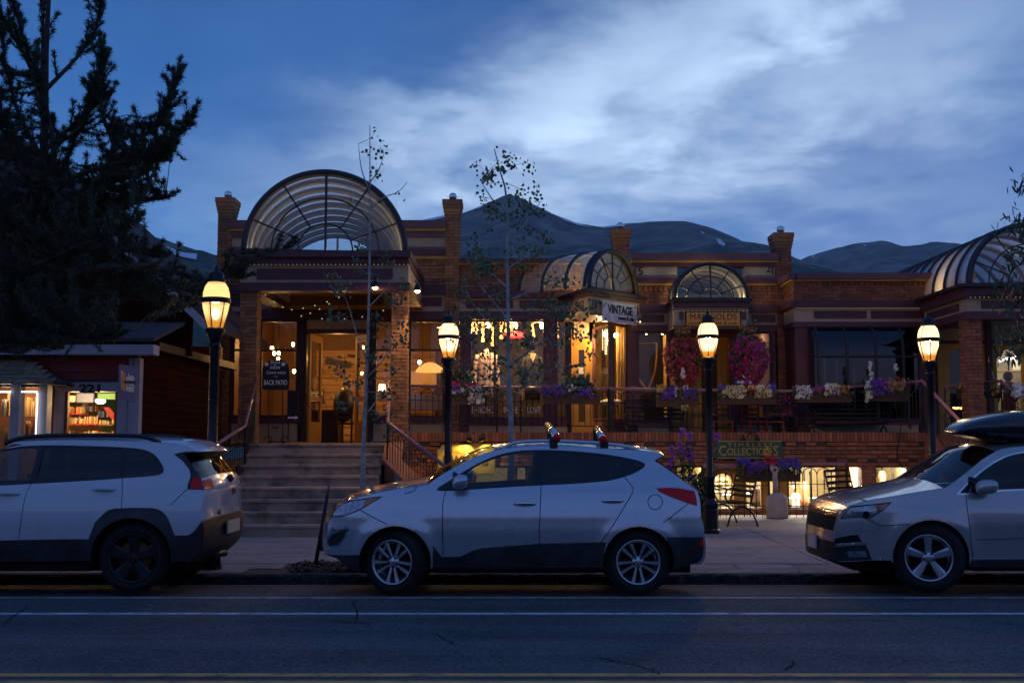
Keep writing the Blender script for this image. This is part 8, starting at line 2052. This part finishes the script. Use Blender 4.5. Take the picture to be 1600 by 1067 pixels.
# ---------------------------------------------------------------- flower boxes on the railing
pm('box_brown',(.055,.024,.016),.7,0,.25,6,stretch=(1,8,8))
def flower_box(label,x0,x1,ytop,ybot,Y,blocks,dens=1.0,box=True,tall=(),nm='flower_box',cat='flower box',group=None):
    a,b=P(x0,ybot,Y),P(x1,ytop,Y);t=thing(nm,label,cat,((a.x+b.x)/2,Y,a.z),group)
    H=b.z-a.z
    if box:
        hb=H*.45;m=MB()
        for yy in (Y-.11,Y+.09):m.box(a.x,b.x,yy,yy+.02,a.z,a.z+hb)
        m.box(a.x,a.x+.02,Y-.09,Y+.09,a.z,a.z+hb);m.box(b.x-.02,b.x,Y-.09,Y+.09,a.z,a.z+hb);m.box(a.x+.02,b.x-.02,Y-.09,Y+.09,a.z,a.z+.02);m.build('trough','box_brown',t)
        m=MB();m.box(a.x+.021,b.x-.021,Y-.089,Y+.089,a.z+hb*.7,a.z+hb*.92);m.build('soil','soil',t)
    z0=a.z+H*(.38 if box else 0);n=int((b.x-a.x)*520*dens);xs=rng.uniform(a.x-.03,b.x+.03,n)
    lv=np.stack([xs,Y+rng.normal(-.02,.10,n),z0+np.abs(rng.normal(0,.5,n))*(b.z-z0)*.75-rng.random(n)**3*H*.25],1);leaf_cloud('foliage','leaf',t,lv,.030,.2,6,.7)['kind']='stuff'
    for bx0,bx1,by0,by1,mats,cnt,sz in blocks:
        k=int(cnt*1.0);px=rng.uniform(bx0,bx1,k);py=by0+(by1-by0)*rng.random(k)
        c=np.array([P(x,y,Y-.10+rng.normal(0,.05)-.05*((y-by0)/max(1,by1-by0)))[:] for x,y in zip(px,py)])
        mm=['petal_'+q for q in mats];petals('blossom',mm,t,c,sz,mix=[1/len(mm)]*len(mm))['kind']='stuff'
    for x,y0,y1,mt in tall:
        m=MB();m.tube([P(x,ybot-8,Y),P(x+rng.uniform(-1,1),y0,Y)],.006,4);m.build('stem','leaf',t)
        k=26;c=np.array([P(x+rng.normal(0,1.6),y0+(y1-y0)*rng.random(),Y+rng.normal(0,.03))[:] for _ in range(k)]);petals('blossom',['petal_'+mt],t,c,.028)['kind']='stuff'
    return t
YB_=YT-.02
flower_box('flower box of purple and white petunias on the railing behind the second lamp',704,756,598,632,YB_,[(704,718,602,616,('violet',),16,.05),(707,727,600,616,('white','violet'),14,.05),(733,756,603,630,('white',),46,.050),(705,730,597,602,('magenta',),12,.04),(733,748,598,604,('magenta',),12,.04)])
flower_box('long flower box of violet petunias on the railing left of the corner entrance',849,936,600,631,YB_,[(849,882,602,618,('purple','violet'),46,.05),(878,900,602,612,('white',),10,.04),(900,928,607,619,('violet','purple'),34,.045),(925,937,604,617,('orange','yellow','red'),16,.03),(849,858,597,606,('magenta','red'),10,.03)])
flower_box('flower box of mixed violet orange and white flowers below the left basket',1026,1088,597,636,YB_,[(1026,1042,600,612,('orange','yellow'),30,.032),(1034,1058,604,622,('purple','violet'),40,.045),(1053,1058,604,620,('white',),14,.03),(1068,1088,608,622,('violet','purple'),24,.045),(1064,1076,618,640,('white','peach','yellow'),16,.03)],tall=((1067,576,590,'white'),(1070,602,612,'white'),(1050,590,600,'orange')))
flower_box('flower box of two cream yellow clumps on the railing below the right basket',1124,1210,599,632,YB_,[(1131,1165,603,622,('cream',),90,.040),(1180,1206,603,620,('cream',),64,.040),(1122,1134,601,610,('blue','violet'),20,.035),(1200,1211,600,612,('blue',),24,.035),(1150,1175,588,598,('white','blue'),12,.035),(1163,1182,604,616,('orange','red'),16,.03)])
flower_box('flower box with a white clump at its left end, under the curved glazing',1243,1328,600,629,YB_,[(1244,1269,604,622,('white',),52,.048),(1289,1312,600,616,('white','cream'),40,.045),(1308,1327,602,614,('orange','red','yellow'),26,.032),(1268,1290,602,612,('magenta','purple'),18,.035)])
flower_box('flower box of purple and peach flowers with tall white spikes by the right lamp',1352,1416,592,627,YB_,[(1353,1362,596,626,('white','cream'),34,.042),(1364,1390,594,618,('purple','violet'),66,.045),(1384,1414,596,609,('peach','orange'),46,.045),(1368,1416,590,598,('orange','red'),22,.03)],tall=((1359,565,580,'white'),(1399,569,580,'white'),(1362,582,596,'white')))
flower_box('flower box of orange and yellow flowers on the railing over the far stairs',1498,1560,597,622,22.8,[(1498,1518,598,610,('orange','yellow'),30,.035),(1506,1560,603,612,('yellow','white','cream'),22,.035),(1548,1566,600,618,('yellow','orange'),26,.035)],tall=((1513,565,580,'white'),(1531,576,588,'white'),(1510,583,600,'white')))
flower_box('white petunias at the right edge above the black roof box',1584,1630,596,622,22.0,[(1584,1630,600,620,('white',),70,.06)])
flower_box('red and yellow potted flowers beside the right red chair',1194,1236,612,650,24.1,[(1205,1232,612,632,('magenta','red'),40,.035),(1196,1222,625,640,('yellow',),18,.025),(1215,1240,622,650,('fuchsia',),30,.035)])
flower_box('long planter of violet petunias hanging under the green sign',1153,1248,716,752,YT-.25,[(1153,1170,716,726,('blue','violet'),70,.032),(1168,1200,721,738,('violet','purple'),52,.050),(1193,1212,712,726,('red','magenta'),46,.032),(1214,1250,717,732,('violet','blue'),80,.040),(1200,1206,728,732,('white',),4,.04)],tall=((1198,698,712,'yellow'),(1202,702,716,'yellow')))
def basket(label,px,y0,y1,rx,Y,mats,n):
    """drooping hanging basket: a dome of trailing flowers"""
    top=P(px,y0,Y);bot=P(px,y1,Y);H=top.z-bot.z;R_=rx/FPX*Y;t=thing('hanging_basket',label,'hanging basket',(top.x,Y,bot.z),'hanging flower baskets')
    def shell(k,f=1.0):
        u=rng.random(k)**.8;th=rng.uniform(0,2*PI,k);z=top.z-H*(.08+.92*u);pr=np.interp(u,[0,.12,.35,.6,.85,1],[.35,.8,1.0,.95,.7,.35]);r=R_*pr*f*(1+rng.normal(0,.10,k));return np.stack([top.x+r*np.cos(th),Y+r*np.sin(th),z],1),np.stack([np.cos(th),np.sin(th),np.full(k,.15)],1)
    c,d=shell(n);petals('blossom',['petal_'+q for q in mats],t,c,.047,face=d*1.2,mix=[1/len(mats)]*len(mats))['kind']='stuff'
    c,d=shell(int(n*2.0),.93);leaf_cloud('foliage','leaf',t,c,.034,.5,6,.6)['kind']='stuff'
    k=120;th=rng.uniform(0,6.28,k);c=np.stack([top.x+R_*.5*rng.random(k)**.5*np.cos(th),Y+R_*.5*np.sin(th)*rng.random(k),top.z-.05+np.abs(rng.normal(0,.09,k))],1);leaf_cloud('top_growth','leaf',t,c,.028,0,6,.5)['kind']='stuff'
    c2_=c[:50]+np.array([0,-.05,.05]);petals('top_blossom',['petal_orange','petal_yellow','petal_red'],t,c2_,.026,mix=[.4,.3,.3])['kind']='stuff'
    m=MB();m.lathe([(.05,-.28),(.16,-.2),(.22,0),(.20,.0)],(top.x,Y,top.z-H*.28),14);m.build('pot','box_brown',t,True)
    m=MB()
    for q in (0,2.1,4.2):m.tube([(top.x+.2*math.cos(q),Y+.2*math.sin(q),top.z-H*.28),(top.x,Y,top.z+.30)],.004,4)
    m.tube([(top.x,Y,top.z+.30),(top.x,Y,P(px,500,Y).z)],.006,4);m.build('chain','iron',t)
basket('left hanging basket of magenta red petunias beside the orange sign',1066,521,602,27.5,24.6,('magenta','red','red'),520)
basket('right hanging basket of fuchsia purple petunias beside the orange sign',1169,520,600,29,24.6,('fuchsia','fuchsia','magenta'),560)
# tall delphiniums in a planter behind the silver car
dp_=thing('delphinium_plant','tall green plants with purple flower spikes behind the silver car tail','plant',P(1085,830,20.6));dp_.location.z=pave_z(20.6);WL[dp_.name]=Vector(dp_.location);bz_=dp_.location
pm('terracotta',(.20,.085,.045),.8,0,.2,5)
m=MB();pxb(m,1060,1112,813,832,20.4,.5);m.build('planter','terracotta',dp_)
m=MB();sp_,lf=[],[]
for x,y0,y1 in ((1049,695,722),(1047,718,735),(1067,668,682),(1063,690,706),(1066,700,712),(1078,675,688),(1076,695,716),(1080,705,718),(1106,716,722),(1111,700,712),(1120,676,690)):
    x2=1085+(x-1085)*.7+rng.uniform(-6,6);m.tube([P(x2,820,20.6),P((x+x2)/2,750,20.6),P(x,y0,20.6)],[.012,.008,.004],5)
    for _ in range(46):sp_.append(P(x+rng.normal(0,1.7),y0+(y1-y0)*rng.random(),20.6+rng.normal(0,.03))[:])
    for _ in range(46):u=rng.random();lf.append(P(x2+(x-x2)*u+rng.normal(0,3),820+(y1-815)*u,20.6+rng.normal(0,.1))[:])
for _ in range(900):lf.append(P(1088+rng.normal(0,14),740+85*rng.random()**.8,20.6+rng.normal(0,.14))[:])
m.build('stem','leaf',dp_)['kind']='stuff';petals('flower_spike',['petal_violet','petal_purple'],dp_,sp_,.026,mix=[.6,.4])['kind']='stuff';leaf_cloud('foliage','leaf_dark',dp_,lf,.06,.3,6,.35)['kind']='stuff'
# foliage in the shop beside the balcony
for label,x0,x1,y0,y1,Y in (('green foliage at the back of the railing by the second lamp',690,736,578,604,24.0),('green foliage clump behind the violet flower box at the corner entrance',884,922,588,606,24.0)):
    k=420;c=np.array([P(rng.uniform(x0,x1),y0+(y1-y0)*rng.random()**.7,Y+rng.normal(0,.12))[:] for _ in range(k)]);t=thing('shrub',label,'plant',P((x0+x1)/2,y1+20,Y));leaf_cloud('foliage','leaf',t,c,.045,.3,6,.5)['kind']='stuff'
    m=MB();m.lathe([(.13,0),(.18,.3),(.16,.3)],P((x0+x1)/2,y1+22,Y),12);m.build('pot','terracotta',t,True)
